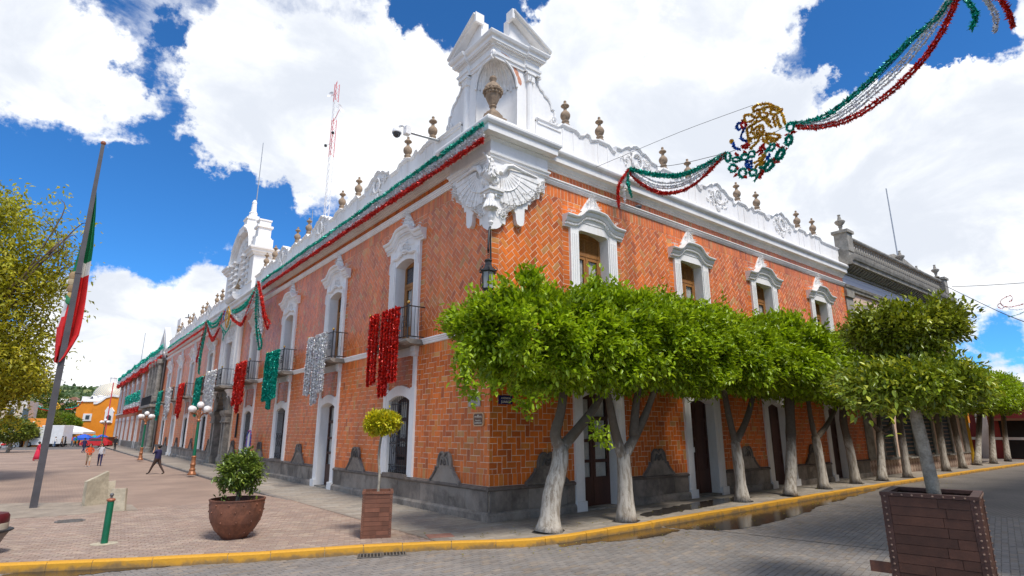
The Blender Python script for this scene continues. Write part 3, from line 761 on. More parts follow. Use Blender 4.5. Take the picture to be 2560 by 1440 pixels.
# ---- balconies of the left facade
def make_balcony(hw,pr):
    m=MB().prx([(0,5.40),(-pr+.16,5.40),(-pr+.10,5.44),(-pr+.04,5.46),(-pr,5.50),(-pr,5.57),(0,5.57)],-hw,hw); b=m.build('balcony',STONE,pal)
    g=MB(); zt=6.74; zb=5.66; e=hw-.06; y=-pr+.06
    for p in ([(-e,-.0,zt),(-e,y,zt),(e,y,zt),(e,0,zt)],[(-e,0,zb),(-e,y,zb),(e,y,zb),(e,0,zb)]):
        for a,c in zip(p,p[1:]): g.tube([a,c],.022,5)
    n=int(2*e/.15)
    for i in range(n+1):
        x=-e+2*e*i/n; g.tube([(x,y,zb),(x,y,zt)],.0095,4)
    for s in (-1,1):
        for i in range(1,5): g.tube([(s*e,y*i/5,zb),(s*e,y*i/5,zt)],.0095,4)
        g.tube([(s*e,y,5.57),(s*e,y,zt+.06)],.03,6)
    for x in [-e+.3+i*(2*e-.6)/4 for i in range(5)]:
        for dz in (-.11,.11):
            for s in (-1,1): g.tube([(x+s*.07+.07*math.cos(k*PI/5),y-.012,6.2+dz+.09*math.sin(k*PI/5)) for k in range(11)],.009,4)
    stuff(g.build('railing',IRON,b))
    for s in (-1,1): MB().ball((s*e,y,zt+.12),.06,10,8).build('ball_finial',BRASS,b,smooth=True)
    return b
bl=make_balcony(1.65,.72); bl.location=(0,LB[0],0); bl.rotation_euler.z=LZ
for b in LB[1:]: c=copy_tree(bl,pal); c.location=(0,b,0); c.rotation_euler.z=LZ
# ================================================================ corner pavilion with niche, urn and eagle relief
def both(fn,name,mat,parent,smooth=False):
    for s in (0,1):
        m=MB(); fn(m)
        if s: m.xf(lambda p:(p.y,p.x,p.z))
        m.build(name,mat,parent,smooth)
T0,T1=.06,1.95; NR=1.0; ZB,ZN=12.11,14.12
tw=MB()
# tower core behind the niche: solid blocks left of niche
tw.box(T0+NR+.02,T1,T0,T1,ZB,15.05); tw.box(T0,T0+NR+.02,T0+NR+.02,T1,ZB,15.05)
# face strips above the quarter arches
na=10
for s in (0,1):
    q=MB()
    for i in range(na):
        a0=PI/2*i/na; a1=PI/2*(i+1)/na
        x0,z0=T0+NR*math.cos(a0),ZN+NR*.92*math.sin(a0); x1,z1=T0+NR*math.cos(a1),ZN+NR*.92*math.sin(a1)
        q.loft([[(x0,T0,z0),(x0,T0,15.05),(x0,T0+.03,15.05),(x0,T0+.03,z0)],[(x1,T0,z1),(x1,T0,15.05),(x1,T0+.03,15.05),(x1,T0+.03,z1)]])
    if s: q.xf(lambda p:(p.y,p.x,p.z))
    o=len(tw.v); tw.v+=q.v; tw.f+=[[i+o for i in f] for f in q.f]; tw.c+=q.c; tw.m+=q.m
tower=tw.build('corner_pavilion',WHITE,pal)
# niche back (cylinder) and ribbed shell
nb=MB(); n=12
nb.loft([[(T0+NR*math.cos(PI/2*i/n),T0+NR*math.sin(PI/2*i/n),z) for i in range(n+1)] for z in (ZB,ZN)],closed=False,caps=False); nb.build('niche',WHITE,tower,smooth=True)
sh=MB(); rings=[]; nn=96; mm=10
for k in range(mm+1):
    e=PI/2*k/mm; ring=[]
    for i in range(nn+1):
        a=PI/2*i/nn; rr=NR*(1-.055*(1-.5*k/mm)*(.5+.5*math.cos(a*48))); ring.append((T0+rr*math.cos(a)*math.cos(e),T0+rr*math.sin(a)*math.cos(e),ZN-.12*(1-k/mm)*(.5+.5*math.cos(a*24))+rr*.92*math.sin(e)))
    rings.append(ring)
sh.loft(rings,closed=False,caps=False); sh.build('shell',WHITE2,tower,smooth=True)
both(lambda m:m.tube([(T0+NR*math.cos(PI/2*i/14),T0-.03,ZN-.05+(NR*.92+.02)*math.sin(PI/2*i/14)) for i in range(15)],.05,6),'arch_moulding',WHITE,tower)
kst=MB().ball((T0-.03,T0-.03,14.96),.11,8,6,sz=1.4); kst.tube([(T0-.05+.08*math.cos(i*.6),T0-.05,14.82+.08*math.sin(i*.6)) for i in range(9)],.03,5); kst.build('keystone',WHITE2,tower)
def pil(m):
    x=1.62
    m.box(1.28,T1+.02,T0-.06,T0,ZB,ZB+.35); m.lathe([(.16,0),(.15,.08),(.12,.12),(.115,1.95),(.12,2.0)],(x,T0-.02,ZB+.35),12); 
    m.box(x-.2,x+.2,T0-.2,T0+.1,14.72,14.80); m.box(x-.16,x+.16,T0-.16,T0+.1,14.46,14.72)
both(pil,'column',WHITE,tower)
def caporn(m): scrollwork(m,1.62,14.58,(.16,.10),9,.06,seed=3,y=T0-.16)
both(caporn,'capital_leaves',WHITE2,tower)
# entablature wrapped round the tower, with a break over the columns
ent=[(0,14.82),(.05,14.82),(.06,14.92),(.10,14.94),(.11,15.02),(.04,15.04),(.04,15.24),(.09,15.26),(.10,15.32),(.22,15.38),(.23,15.50),(.30,15.54),(.34,15.62),(.34,15.66),(0,15.70)]
e=MB(); B=.10
for s in (0,1):
    q=MB(); q.loft([[(T0-nn_,T0-nn_,z) for nn_,z in ent],[(1.36,T0-nn_,z) for nn_,z in ent],[(1.375,T0-nn_-B,z) for nn_,z in ent],[(T1+.02+nn_,T0-nn_-B,z) for nn_,z in ent],[(T1+.02+nn_,T1,z) for nn_,z in ent]])
    if s: q.xf(lambda p:(p.y,p.x,p.z))
    q.build('entablature',WHITE,tower)
def dent(m):
    for i in range(30): x=T0+i*.07; m.box(x,x+.035,T0-.19-(B if x>1.36 else 0),T0-.1-(B if x>1.36 else 0),15.31,15.37)
for s in (0,1):
    m=MB(); dent(m)
    if s: m.xf(lambda p:(p.y,p.x,p.z))
    stuff(m.build('dentils',WHITE,tower))
MB().box(T0,T1,T0,T1,15.05,15.7).build('attic',WHITE,tower)
# broken half pediments rising towards the corner
def ped(m):
    pr=[(0,-.02),(.0,.30),(.07,.33),(.09,.40),(.15,.42),(.17,.0)]
    m.swp([(T1+.40,15.68),(.62,16.62)],pr); m.pry([(T1+.2,15.69),(.64,16.60),(.64,15.69)],-.06,.25); m.box(.56,.66,-.36,.0,16.42,16.80)
both(ped,'half_pediment',WHITE,tower)
# scrolled wings stepping down to the parapet
def wing(m):
    prof=[(T1,14.95),(2.02,14.9),(2.10,14.62),(2.22,14.46),(2.34,14.42),(2.40,14.30),(2.58,14.22),(2.70,14.05),(2.74,13.86),(2.86,13.84),(2.90,13.50),(3.02,13.30),(3.02,13.12),(T1,13.12)]
    m.pry(prof,T0+.05,T0+.45); m.tube([(x,T0+.03,z) for x,z in prof[1:-2]],.045,5)
    m.box(T1,3.08,T0-.10,.4,13.0,13.128)
    for r,cx,cz in ((.19,2.78,13.36),(.12,2.07,14.86)):
        m.tube([(cx+r*(1-.8*i/14)*math.cos(i*.75),T0-.01-.004*i,cz+r*(1-.8*i/14)*math.sin(i*.75)) for i in range(15)],.04,5); m.ball((cx,T0-.02,cz),r*.45,8,6,sy=.5)
both(wing,'scroll_wing',WHITE,tower)
# stone urn in the niche
urn=MB().lathe([(.30,0),(.30,.12),(.24,.15),(.22,.22),(.12,.30),(.085,.36),(.085,.42),(.12,.46),(.10,.50),(.13,.55),(.20,.72),(.25,.90),(.275,1.0),(.295,1.05),(.27,1.10),(.25,1.13),(.20,1.22),(.12,1.28),(.085,1.32),(.10,1.38),(.12,1.45),(.10,1.52),(.05,1.56),(0,1.57)],(0,0,0),8,caps=False)
for i in range(16):
    a=i*PI/8; urn.ball((.27*math.cos(a),.27*math.sin(a),.98),.05,6,5); urn.ball((.25*math.cos(a+.2),.25*math.sin(a+.2),.88),.035,6,5)
urn.box(-.3,.3,-.3,.3,-.3,.0); urn.xf(lambda p:(p.x*1.12+.02,p.y*1.12+.02,p.z*1.06+ZB+.30))
urn.build('stone_urn',CANT,tower)
# ---- eagle corbel under the corner
ep=MB(); PD=.16
half=[(2.12,10.95),(2.12,10.30),(1.88,10.30),(1.86,10.05),(1.70,9.98),(1.52,9.90),(1.46,9.72),(1.36,9.72),(1.34,9.52),(1.22,9.52),(1.20,9.05),(1.15,8.92),(1.03,8.87),(.91,8.92),(.86,9.06),(.84,9.28),(.72,9.36),(.60,9.34),(.50,9.20),(.44,8.98),(.42,8.78),(.30,8.80),(.22,8.66),(.10,8.58),(-PD,8.52),(-PD,10.95)]
eg=None
for s in (0,1):
    m=MB(); m.pry([(max(x,0 if s else -PD),z) for x,z in half],-PD,.0)
    if s: m.xf(lambda p:(p.y,p.x,p.z))
    q=m.build('eagle_corbel' if eg is None else 'corbel_panel',WHITE,pal if eg is None else eg)
    if eg is None: eg=q
# mouldings and frieze block above the relief
def wrap(name,prof,xe):
    for s in (0,1):
        q=MB(); q.loft([[(-n_,-n_,z) for n_,z in prof],[(xe+n_,-n_,z) for n_,z in prof],[(xe+n_,.0,z) for n_,z in prof]])
        if s: q.xf(lambda p:(p.y,p.x,p.z))
        q.build(name,WHITE,eg)
wrap('base_moulding',[(0,10.86),(.18,10.86),(.20,10.92),(.24,10.94),(.25,11.0),(.29,11.03),(.30,11.09),(.22,11.11),(0,11.11)],2.0)
wrap('frieze_block',[(0,11.11),(.24,11.11),(.24,11.50),(.27,11.52),(.31,11.56),(.34,11.62),(0,11.64)],1.95)
wrap('corner_cornice',[(0,11.60),(.36,11.60),(.58,11.62),(.585,11.84),(.64,11.86),(.69,11.93),(.70,12.0),(.66,12.06),(.60,12.09),(.60,12.135),(0,12.14)],1.80)
# wings: fan of feathers on each face
def wingf(m):
    px,pz=.22,10.62; nF=17
    for i in range(nF):
        t=i/(nF-1); a=R(4-92*t); L=1.52-.42*t; w0=.03; w1=.075
        dx,dz=math.cos(a),math.sin(a); qx,qz=-dz,dx; r0=.32
        y0=-PD; y1=-PD-.075-.02*(i%2)
        b=[(px+dx*r0+qx*w0,pz+dz*r0+qz*w0),(px+dx*r0-qx*w0,pz+dz*r0-qz*w0),(px+dx*L-qx*w1,pz+dz*L-qz*w1),(px+dx*(L+.05),pz+dz*(L+.05)),(px+dx*L+qx*w1,pz+dz*L+qz*w1)]
        b=[(max(x,-PD+.05),min(z,10.84)) for x,z in b]
        m.loft([[(x,y0,z) for x,z in b],[(x,y1,z) for x,z in b]])
    m.tube([(.18,-PD-.10,10.45),(.35,-PD-.13,10.72),(.6,-PD-.13,10.80),(1.0,-PD-.11,10.77),(1.7,-PD-.09,10.72)],[.09,.10,.08,.055,.03],7)
    m.tube([(px+.75*math.cos(R(4-92*k/10)),-PD-.11,pz+.75*math.sin(R(4-92*k/10))) for k in range(1,11)],.02,5)
both(wingf,'wing',WHITE2,eg)
bd=MB(); cc=-PD-.06
bd.ball((cc,cc,10.35),.22,12,9,sz=1.35); bd.ball((cc-.05,cc-.05,10.70),.13,10,8); bd.ball((cc-.02,cc-.02,10.56),.17,10,8)
bd.tube([(cc-.05,cc-.05,10.75),(cc-.17,cc-.17,10.76),(cc-.22,cc-.22,10.70)],[.07,.05,.012],6)
for s in ((1,0),(0,1)):
    x=cc+.20*s[0]-.02; y=cc+.20*s[1]-.02
    bd.ball((x,y,10.12),.13,10,8,sz=1.3); bd.tube([(x,y,10.0),(x,y,9.86)],.05,6)
    for k in range(5): bd.ball((x-.03,y-.03,10.30-.07*k),.13-.012*k,8,6,sz=.6)
bd.tube([(cc-.10,cc+.14,10.98),(cc-.16,cc+.20,11.08),(cc-.10,cc+.26,11.13),(cc-.05,cc+.2,11.06),(cc-.1,cc+.1,10.96),(cc-.2,cc-.12,10.80),(cc-.2,cc-.22,10.55),(cc-.18,cc-.10,10.36),(cc-.14,cc+.10,10.28)],[.03,.035,.035,.035,.035,.035,.035,.03,.015],6)
for k in range(46):
    a=random.uniform(PI*.75,PI*1.75); z=random.uniform(10.16,10.66); r_=.235*math.sqrt(max(.05,1-((z-10.36)/.36)**2)); x,y=cc+r_*math.cos(a),cc+r_*math.sin(a); ux,uy=-math.sin(a),math.cos(a)
    bd.add([(x,y,z+.06),(x+ux*.035,y+uy*.035,z),(x+.03*math.cos(a),y+.03*math.sin(a),z-.06),(x-ux*.035,y-uy*.035,z)],[(0,1,2),(0,2,3)])
bd.build('eagle_body',WHITE2,eg,smooth=40)
pe=MB()
for a,b,z0,z1 in ((.30,.0,9.78,9.86),(.24,.0,9.70,9.78),(.18,.0,9.62,9.70)): pe.box(-PD-a+.12,.25,-PD-a+.12,.25,z0,z1)
rings=[]
for r_,z in ((.12,9.64),(.13,9.58),(.14,9.48),(.17,9.38),(.215,9.27),(.23,9.20),(.14,9.17),(.08,9.12)):
    rings.append([(cc+.05+(r_*(1+.13*math.cos(14*2*PI*j/84)*(r_>.14)))*math.cos(2*PI*j/84),cc+.05+(r_*(1+.13*math.cos(14*2*PI*j/84)*(r_>.14)))*math.sin(2*PI*j/84),z-(.03*math.cos(14*2*PI*j/84) if r_>.2 else 0)) for j in range(84)])
pe.loft(rings); pe.lathe([(.05,9.14),(.08,9.0),(.095,8.9),(.06,8.80),(.085,8.74),(.05,8.66),(.0,8.60)],(cc+.09,cc+.09,0),10)
for s in ((1,0),(0,1)):
    pe.tube([(cc-.13+s[0]*.26+.055*(1-i/12)*math.cos(i*.9)*.7,cc-.13+s[1]*.26+.055*(1-i/12)*math.cos(i*.9)*.7,9.56+.07*(1-i/12)*math.sin(i*.9)) for i in range(11)],.022,5)
pe.build('shell_pedestal',WHITE2,eg)
def laurel(m):
    pth=[(2.0,10.55),(1.85,10.35),(1.62,10.15),(1.40,9.98),(1.1,9.82),(.85,9.68),(.62,9.52),(.42,9.36),(.28,9.16)]
    for i,(x,z) in enumerate(pth): scrollwork(m,x,z,(.20 if i else .12,.20),15,.12,seed=60+i,y=-PD)
both(laurel,'laurel',WHITE2,eg)

# bare plaster patches where the paint has peeled on the pavilion
PEEL=pm('bare_plaster',(.60,.27,.17),.9,.2,8,.3,60)
def patch(pts,y):
    m=MB(); n=len(pts); cx_=sum(p[0] for p in pts)/n; cz_=sum(p[1] for p in pts)/n; q=[]
    for (x0,z0),(x1,z1) in zip(pts,pts[1:]+pts[:1]):
        for k in range(4): t=k/4; q.append((lerp(x0,x1,t)+random.uniform(-.02,.02),lerp(z0,z1,t)+random.uniform(-.02,.02)))
    m.add([(x,y,z) for x,z in q],[tuple(range(len(q)))]); m.build('peeled_patch',PEEL,tower,recalc=False)
patch([(.52,14.98),(.72,14.92),(.86,14.72),(.80,14.66),(.66,14.84),(.50,14.92)],T0-.004); patch([(.92,14.86),(1.08,14.80),(1.30,14.42),(1.26,14.22),(1.14,14.30),(1.10,14.52),(1.0,14.50),(.96,14.68)],T0-.004); patch([(.35,15.18),(.75,15.10),(.72,15.06),(.38,15.14)],T0-.045)
# ================================================================ palace portal, bell gable (local x = -world y, centre PORT)
def at_port(o): o.location=(0,PORT,0); o.rotation_euler.z=LZ; return o
portal=None
for s in (-1,1):
    p=MB(); a,b=1.05,2.35
    p.box(*sorted((s*a,s*b)),-.42,.3,0,.62); p.box(*sorted((s*(a+.05),s*(b-.05))),-.36,.3,.62,.80)
    for k in (0,1,2): x0=a+.10+k*.40; p.box(*sorted((s*x0,s*(x0+.30))),-.34+.05*(k%2),.3,.80,3.02)
    p.box(*sorted((s*(a+.06),s*(b-.06))),-.27,.3,.80,3.02)
    for z0,z1,e in ((3.02,3.14,.05),(3.14,3.5,.0),(3.5,3.62,.07),(3.62,3.86,.12)): p.box(*sorted((s*(a-e),s*(b+e))),-.38-e,.3,z0,z1)
    p.box(*sorted((s*1.5,s*2.35)),-.30,.3,3.86,5.3)
    if portal is None: portal=at_port(p.build('portal',STONE,pal))
    else: p.build('jamb',STONE,portal)
# lobed arch head
lob=[]
for cx,cz,r,a0,a1 in ((-1.05,4.05,.28,-80,60),(-.72,4.42,.30,-140,40),(-.25,4.70,.30,-150,20)):
    for k in range(6): a=R(a0+(a1-a0)*k/5); lob.append((cx+r*math.cos(a+PI/2),cz+r*math.sin(a+PI/2)))
line=[(-1.5,3.86),(-1.18,3.92),(-.98,4.12),(-1.0,4.32),(-.80,4.40),(-.66,4.56),(-.62,4.78),(-.40,4.80),(-.22,4.92),(0,5.06)]
line=line+[(-x,z) for x,z in line[-2::-1]]
al=MB()
for (x0,z0),(x1,z1) in zip(line,line[1:]):
    if x1-x0<1e-4: x1=x0+.02
    al.loft([[(x0,-.28,z0),(x0,-.28,5.3),(x0,.3,5.3),(x0,.3,z0)],[(x1,-.28,z1),(x1,-.28,5.3),(x1,.3,5.3),(x1,.3,z1)]])
al.tube([(x,-.29,z+.02) for x,z in line],.06,5); scrollwork(al,-1.25,4.85,(.4,.3),14,.08,seed=2,y=-.28); scrollwork(al,1.25,4.85,(.4,.3),14,.08,seed=4,y=-.28)
al.build('lobed_arch',STONE,portal)
dd=MB()
for s in (-1,1):
    dd.box(*sorted((s*.01,s*1.06)),.22,.3,.1,4.9)
    for z in (.5,1.3,2.1,2.9,3.7): dd.box(*sorted((s*.12,s*.95)),.19,.22,z,z+.62)
    for z in (.35,1.2,2.0,2.8,3.6):
        for x in (.1,.5,.97): dd.ball((s*x,.2,z),.035,6,4)
dd.build('timber_door',pm('honey_wood',(.26,.10,.028),.5,.3,3,.1,40,streak=True),portal)
MB().box(-2.2,2.2,-.75,-.3,-.1,.13).build('step',STONE,portal)
# white brackets and upper surround
for s in (-1,1):
    b=MB(); b.loft([[(s*(2.3+.0),-.02,4.1),(s*2.5,-.02,4.1),(s*2.5,.0,4.1),(s*2.3,.0,4.1)],[(s*1.9,-.35,5.0),(s*2.75,-.35,5.0),(s*2.75,.0,5.0),(s*1.9,.0,5.0)],[(s*1.75,-.55,5.3),(s*2.9,-.55,5.3),(s*2.9,0,5.3),(s*1.75,0,5.3)]]); scrollwork(b,s*2.35,4.95,(.3,.28),10,.08,seed=9,y=-.36)
    b.build('bracket',WHITE2,portal)
u=MB()
for s in (-1,1):
    u.box(*sorted((s*.95,s*2.9)),-.16,.0,5.6,10.82); u.box(*sorted((s*.93,s*1.0)),-.16,.5,5.6,9.1); u.box(*sorted((s*1.05,s*1.45)),-.26,-.16,5.6,9.0); u.box(*sorted((s*1.75,s*2.25)),-.30,-.16,5.6,10.2); u.box(*sorted((s*2.5,s*2.85)),-.24,-.16,5.6,10.82)
u.box(-.95,.95,-.16,.5,9.0,10.82); u.prx([(0,10.2),(-.35,10.2),(-.42,10.32),(-.5,10.42),(-.5,10.5),(0,10.55)],-2.4,2.4)
us=u.build('upper_surround',WHITE,portal)
uo=MB()
for s in (-1,1):
    for k in range(14): scrollwork(uo,s*1.25,5.9+k*.23,(.13,.1),5,.05,seed=k,y=-.26); scrollwork(uo,s*2.0,5.9+k*.3,(.18,.13),5,.05,seed=40+k,y=-.30)
scrollwork(uo,0,9.6,(.9,.42),36,.10,seed=77,y=-.16); stuff(uo.build('stucco_relief',WHITE2,portal))
MB().box(-.93,.93,.45,.5,5.6,9.05).build('french_door',pm('red_wood',(.18,.045,.03),.5,.2,3),portal)
pb=make_balcony(2.5,1.05); at_port(pb)
# ---- bell gable
g=MB()
g.box(-4.15,4.15,-.10,.9,12.12,13.0)
for s in (-1,1): g.box(*sorted((s*3.0,s*4.15)),-.15,1.1,13.0,15.0)
g.box(-3.0,-.85,.0,.9,13.0,15.6); g.box(.85,3.0,.0,.9,13.0,15.6)
ar=[(.85*math.cos(PI*i/12),14.9+.85*math.sin(PI*i/12)) for i in range(13)]
for (x0,z0),(x1,z1) in zip(ar,ar[1:]): g.loft([[(x0,0,z0),(x0,0,16.2),(x0,.9,16.2),(x0,.9,z0)],[(x1,0,z1),(x1,0,16.2),(x1,.9,16.2),(x1,.9,z1)]])
gab=at_port(g.build('bell_gable',WHITE,pal))
for s in (-1,1):
    x0,x1=sorted((s*3.0,s*4.15))
    pr=[(0,15.0),(.10,15.0),(.14,15.12),(.26,15.2),(.28,15.32),(.40,15.42),(.42,15.55),(0,15.6)]
    MB().loft([[(x0-n_,-.15-n_,z) for n_,z in pr],[(x1+n_,-.15-n_,z) for n_,z in pr],[(x1+n_,1.1+n_,z) for n_,z in pr],[(x0-n_,1.1+n_,z) for n_,z in pr],[(x0-n_,-.15-n_,z) for n_,z in pr]],caps=False).build('pier_cornice',WHITE,gab)
    q=MB().box(x0,x1,-.15,1.1,15.0,15.7); c=(x0+x1)/2
    for e,z0,z1 in ((.62,15.6,16.3),(.52,16.3,16.42),(.45,16.42,17.2),(.56,17.2,17.35),(.40,17.35,17.75),(.46,17.75,17.85)): q.box(c-e,c+e,.45-e,.45+e,z0,z1)
    q.build('stepped_pier',WHITE,gab)
# curved central pediment and pinnacle
cp=MB(); arc=[(3.0*math.cos(PI*i/20),15.5+2.5*math.sin(PI*i/20)) for i in range(21)]
for (x0,z0),(x1,z1) in zip(arc,arc[1:]): cp.loft([[(x0,.1,15.5),(x0,.1,z0),(x0,.7,z0),(x0,.7,15.5)],[(x1,.1,15.5),(x1,.1,z1),(x1,.7,z1),(x1,.7,15.5)]])
cp.build('round_pediment',WHITE,gab)
MB().swp(arc[::-1],[(-.3,-.05),(-.3,.12),(-.18,.16),(-.1,.30),(.05,.36),(.12,.36),(.15,-.8),(-.05,-.8)]).build('arched_cornice',WHITE,gab)
pn=MB()
for e,z0,z1 in ((.75,17.6,18.2),(.62,18.2,18.35),(.5,18.35,18.9),(.58,18.9,19.0),(.40,19.0,19.25)): pn.box(-e,e,.4-e,.4+e,z0,z1)
pn.lathe([(.34,19.2),(.30,19.5),(.34,19.55),(.22,19.7),(.17,20.4),(.20,20.45),(.10,20.7),(0,20.75)],(0,.4,0),8); pn.build('pinnacle',WHITE,gab)
for x in (-2.6,-1.25,1.25,2.6):
    m=MB(); rings=[]
    for i in range(41):
        z=13.0+2.5*i/40; t=i/40*2*PI*5; r=.15
        rings.append([(x+.05*math.cos(t)+r*math.cos(2*PI*j/10)*(1+.22*math.cos(2*PI*j/10-t)),-.12+.05*math.sin(t)+r*math.sin(2*PI*j/10)*(1+.22*math.cos(2*PI*j/10-t)),z) for j in range(10)])
    m.loft(rings); m.build('twisted_column',WHITE2,gab)
    MB().box(x-.3,x+.3,-.4,.1,15.45,15.62).build('capital',WHITE,gab)
o=MB(); scrollwork(o,0,16.4,(1.2,.6),30,.1,seed=8,y=.08); scrollwork(o,-1.9,14.2,(.3,1.0),20,.08,seed=9,y=0); scrollwork(o,1.9,14.2,(.3,1.0),20,.08,seed=10,y=0); o.build('gable_relief',WHITE2,gab)
MB().lathe([(.50,0),(.48,.05),(.40,.16),(.33,.40),(.29,.62),(.22,.76),(.10,.82),(.07,.95)],(0,.15,13.25),16).build('bell',pm('bronze',(.28,.19,.10),.55,.25,6,metal=.4),gab,smooth=40)
MB().box(-.12,.12,.05,.3,14.15,14.3).box(-.9,.9,.12,.22,14.3,14.42).build('bell_yoke',DWOOD,gab)
MB().box(1.0,3.0,.9,4.0,13.0,15.3).build('stair_block',WHITE,gab)
MB().prx([(-.1,12.1),(-.5,12.1),(-.62,12.2),(-.7,12.35),(-.7,12.45),(-.1,12.5)],-1.3,1.3).build('bell_shelf',WHITE,gab)
# ================================================================ vegetation
LEAFM={}
def leafmat(name,rough=.38,trans=.30): return pm(name,(.1,.2,.03),rough,.12,3,attr='tcol',trans=trans,spec=.4)
def leaf_mesh(name,pos,dirs,nrm,L,Wd,cols,fold=.25,six=False):
    """folded diamond leaves: pos (n,3), direction, approx normal, sizes (n,), colours (n,3)"""
    n=len(pos); d=dirs/np.linalg.norm(dirs,axis=1,keepdims=True)
    s=np.cross(d,nrm); l=np.linalg.norm(s,axis=1,keepdims=True); l[l<1e-6]=1; s/=l; u=np.cross(s,d)
    L=L[:,None]; Wd=Wd[:,None]
    b=pos; t=pos+d*L-u*L*.12; m=pos+d*L*.42
    if six:
        m1=pos+d*L*.28; m2=pos+d*L*.66-u*L*.05; v=np.stack([b,m1+s*Wd*.46+u*Wd*fold,m2+s*Wd*.40+u*Wd*fold*.8,t,m2-s*Wd*.40+u*Wd*fold*.8,m1-s*Wd*.46+u*Wd*fold],1).reshape(-1,3)
        idx=np.arange(n)[:,None]*6; f=np.concatenate([idx+np.array([[0,1,2,3]]),idx+np.array([[0,3,4,5]])],1).reshape(-1)
        me=bpy.data.meshes.new(name); me.vertices.add(6*n); me.vertices.foreach_set('co',v.astype(np.float32).ravel()); me.loops.add(8*n); me.loops.foreach_set('vertex_index',f.astype(np.int32)); me.polygons.add(2*n)
        me.polygons.foreach_set('loop_start',np.arange(0,8*n,4,dtype=np.int32)); me.polygons.foreach_set('loop_total',np.full(2*n,4,np.int32))
        at=me.attributes.new('tcol','FLOAT_COLOR','POINT'); c=np.ones((n,6,4),np.float32); c[:,:,:3]=cols[:,None,:]; at.data.foreach_set('color',c.ravel()); me.update(); me.validate(); return me
    v=np.stack([b,m+s*Wd/2+u*Wd*fold,t,m-s*Wd/2+u*Wd*fold],1).reshape(-1,3)
    idx=np.arange(n)[:,None]*4; f=np.concatenate([idx+np.array([[0,1,2]]),idx+np.array([[0,2,3]])],1).reshape(-1)
    me=bpy.data.meshes.new(name); me.vertices.add(4*n); me.vertices.foreach_set('co',v.astype(np.float32).ravel())
    me.loops.add(6*n); me.loops.foreach_set('vertex_index',f.astype(np.int32)); me.polygons.add(2*n)
    me.polygons.foreach_set('loop_start',np.arange(0,6*n,3,dtype=np.int32)); me.polygons.foreach_set('loop_total',np.full(2*n,3,np.int32))
    at=me.attributes.new('tcol','FLOAT_COLOR','POINT'); c=np.ones((n,4,4),np.float32); c[:,:,:3]=cols[:,None,:]; at.data.foreach_set('color',c.ravel())
    me.update(); me.validate(); return me
def unit(n,rng): v=rng.normal(size=(n,3)); return v/np.linalg.norm(v,axis=1,keepdims=True)
def crown_points(center,half,nclu,per,rng,pw=2.6,shell=.55,bump=.13,sig=.10,clumps=0,csig=.26):
    """clusters spread through a super-ellipsoid, thick near its surface"""
    def shp(u,rad):
        k=(np.abs(u)**pw).sum(1)**(-1/pw)
        bf=1+bump*(np.sin(u[:,0]*5+ph[0])*np.sin(u[:,1]*6+ph[1])+.7*np.sin(u[:,2]*9+u[:,0]*7+ph[2])); return np.array(center)+u*(k*rad*bf)[:,None]*np.array(half)
    ph=rng.random(3)*6
    if clumps:
        uc=unit(clumps,rng); Pc=shp(uc,rng.uniform(.80,.98,clumps)); k1=int(nclu*.87); ci=rng.integers(0,clumps,k1); cs=rng.uniform(.75,1.3,clumps)
        P1=Pc[ci]+rng.normal(size=(k1,3))*(csig*cs[ci])[:,None]*np.array([1,1,.75]); u2=unit(nclu-k1,rng); P2=shp(u2,.35+.55*rng.random(nclu-k1)**(1/3)); P=np.concatenate([P1,P2]); u=np.concatenate([uc[ci],u2])
    else:
        u=unit(nclu,rng); rad=rng.random(nclu)**(1/3); P=shp(u,shell+(1-shell)*rad)
    N=u/np.array(half); N/=np.linalg.norm(N,axis=1,keepdims=True)
    cl=np.repeat(np.arange(nclu),per); n=len(cl)
    pos=P[cl]+rng.normal(size=(n,3))*sig
    return pos,N[cl],cl
def leaf_cols(cl,base,rng,amp=.22,young=.25,ycol=(.30,.40,.05)):
    n=len(cl); nc=cl.max()+1; k=1+rng.normal(size=nc)*amp; k=np.clip(k,.55,1.6)
    c=np.array(base)[None]*k[cl][:,None]*(1+rng.normal(size=(n,1))*.12); y=(rng.random(nc)<young)[cl]&(rng.random(n)<.6)
    c[y]=np.array(ycol)*(1+rng.normal(size=(y.sum(),1))*.12); return np.clip(c,.008,.9)
def crown(name,center,half,nclu,per,L,base,seed,mat,ycol=(.30,.40,.05),young=.25,droop=.15,up=.45,out=.9,extra=None,**k):
    rng=np.random.default_rng(seed); pos,N,cl=crown_points(center,half,nclu,per,rng,**k)
    if extra is not None:
        ex=np.repeat(np.array(extra,float),per,0); ex=ex+rng.normal(size=ex.shape)*np.array([.06,.06,.12]); cl=np.concatenate([cl,cl.max()+1+np.repeat(np.arange(len(extra)),per)]); pos=np.concatenate([pos,ex]); N=np.concatenate([N,np.tile([[0,0,-.3]],(len(ex),1))])
    n=len(pos); d=N*out+unit(n,rng)*.9+np.array([0,0,up])-np.array([0,0,droop])*rng.random((n,1))*2
    nr=np.array([0,0,1.])+unit(n,rng)*.6
    sz=L*rng.uniform(.65,1.25,n)
    return leaf_mesh(name,pos,d,nr,sz,sz*.50,leaf_cols(cl,base,rng,young=young,ycol=ycol),six=L<.2)
FICUS=leafmat('ficus_leaf',.34,.38); DARKL=leafmat('waxy_dark_leaf',.30,.22); YELL=leafmat('golden_leaf',.4,.3); ASH=leafmat('ash_leaf',.5,.45)
BARK=pm('pale_bark',(.34,.30,.24),.85,.3,5,.5,35,col2=(.16,.13,.10),stain=.7)
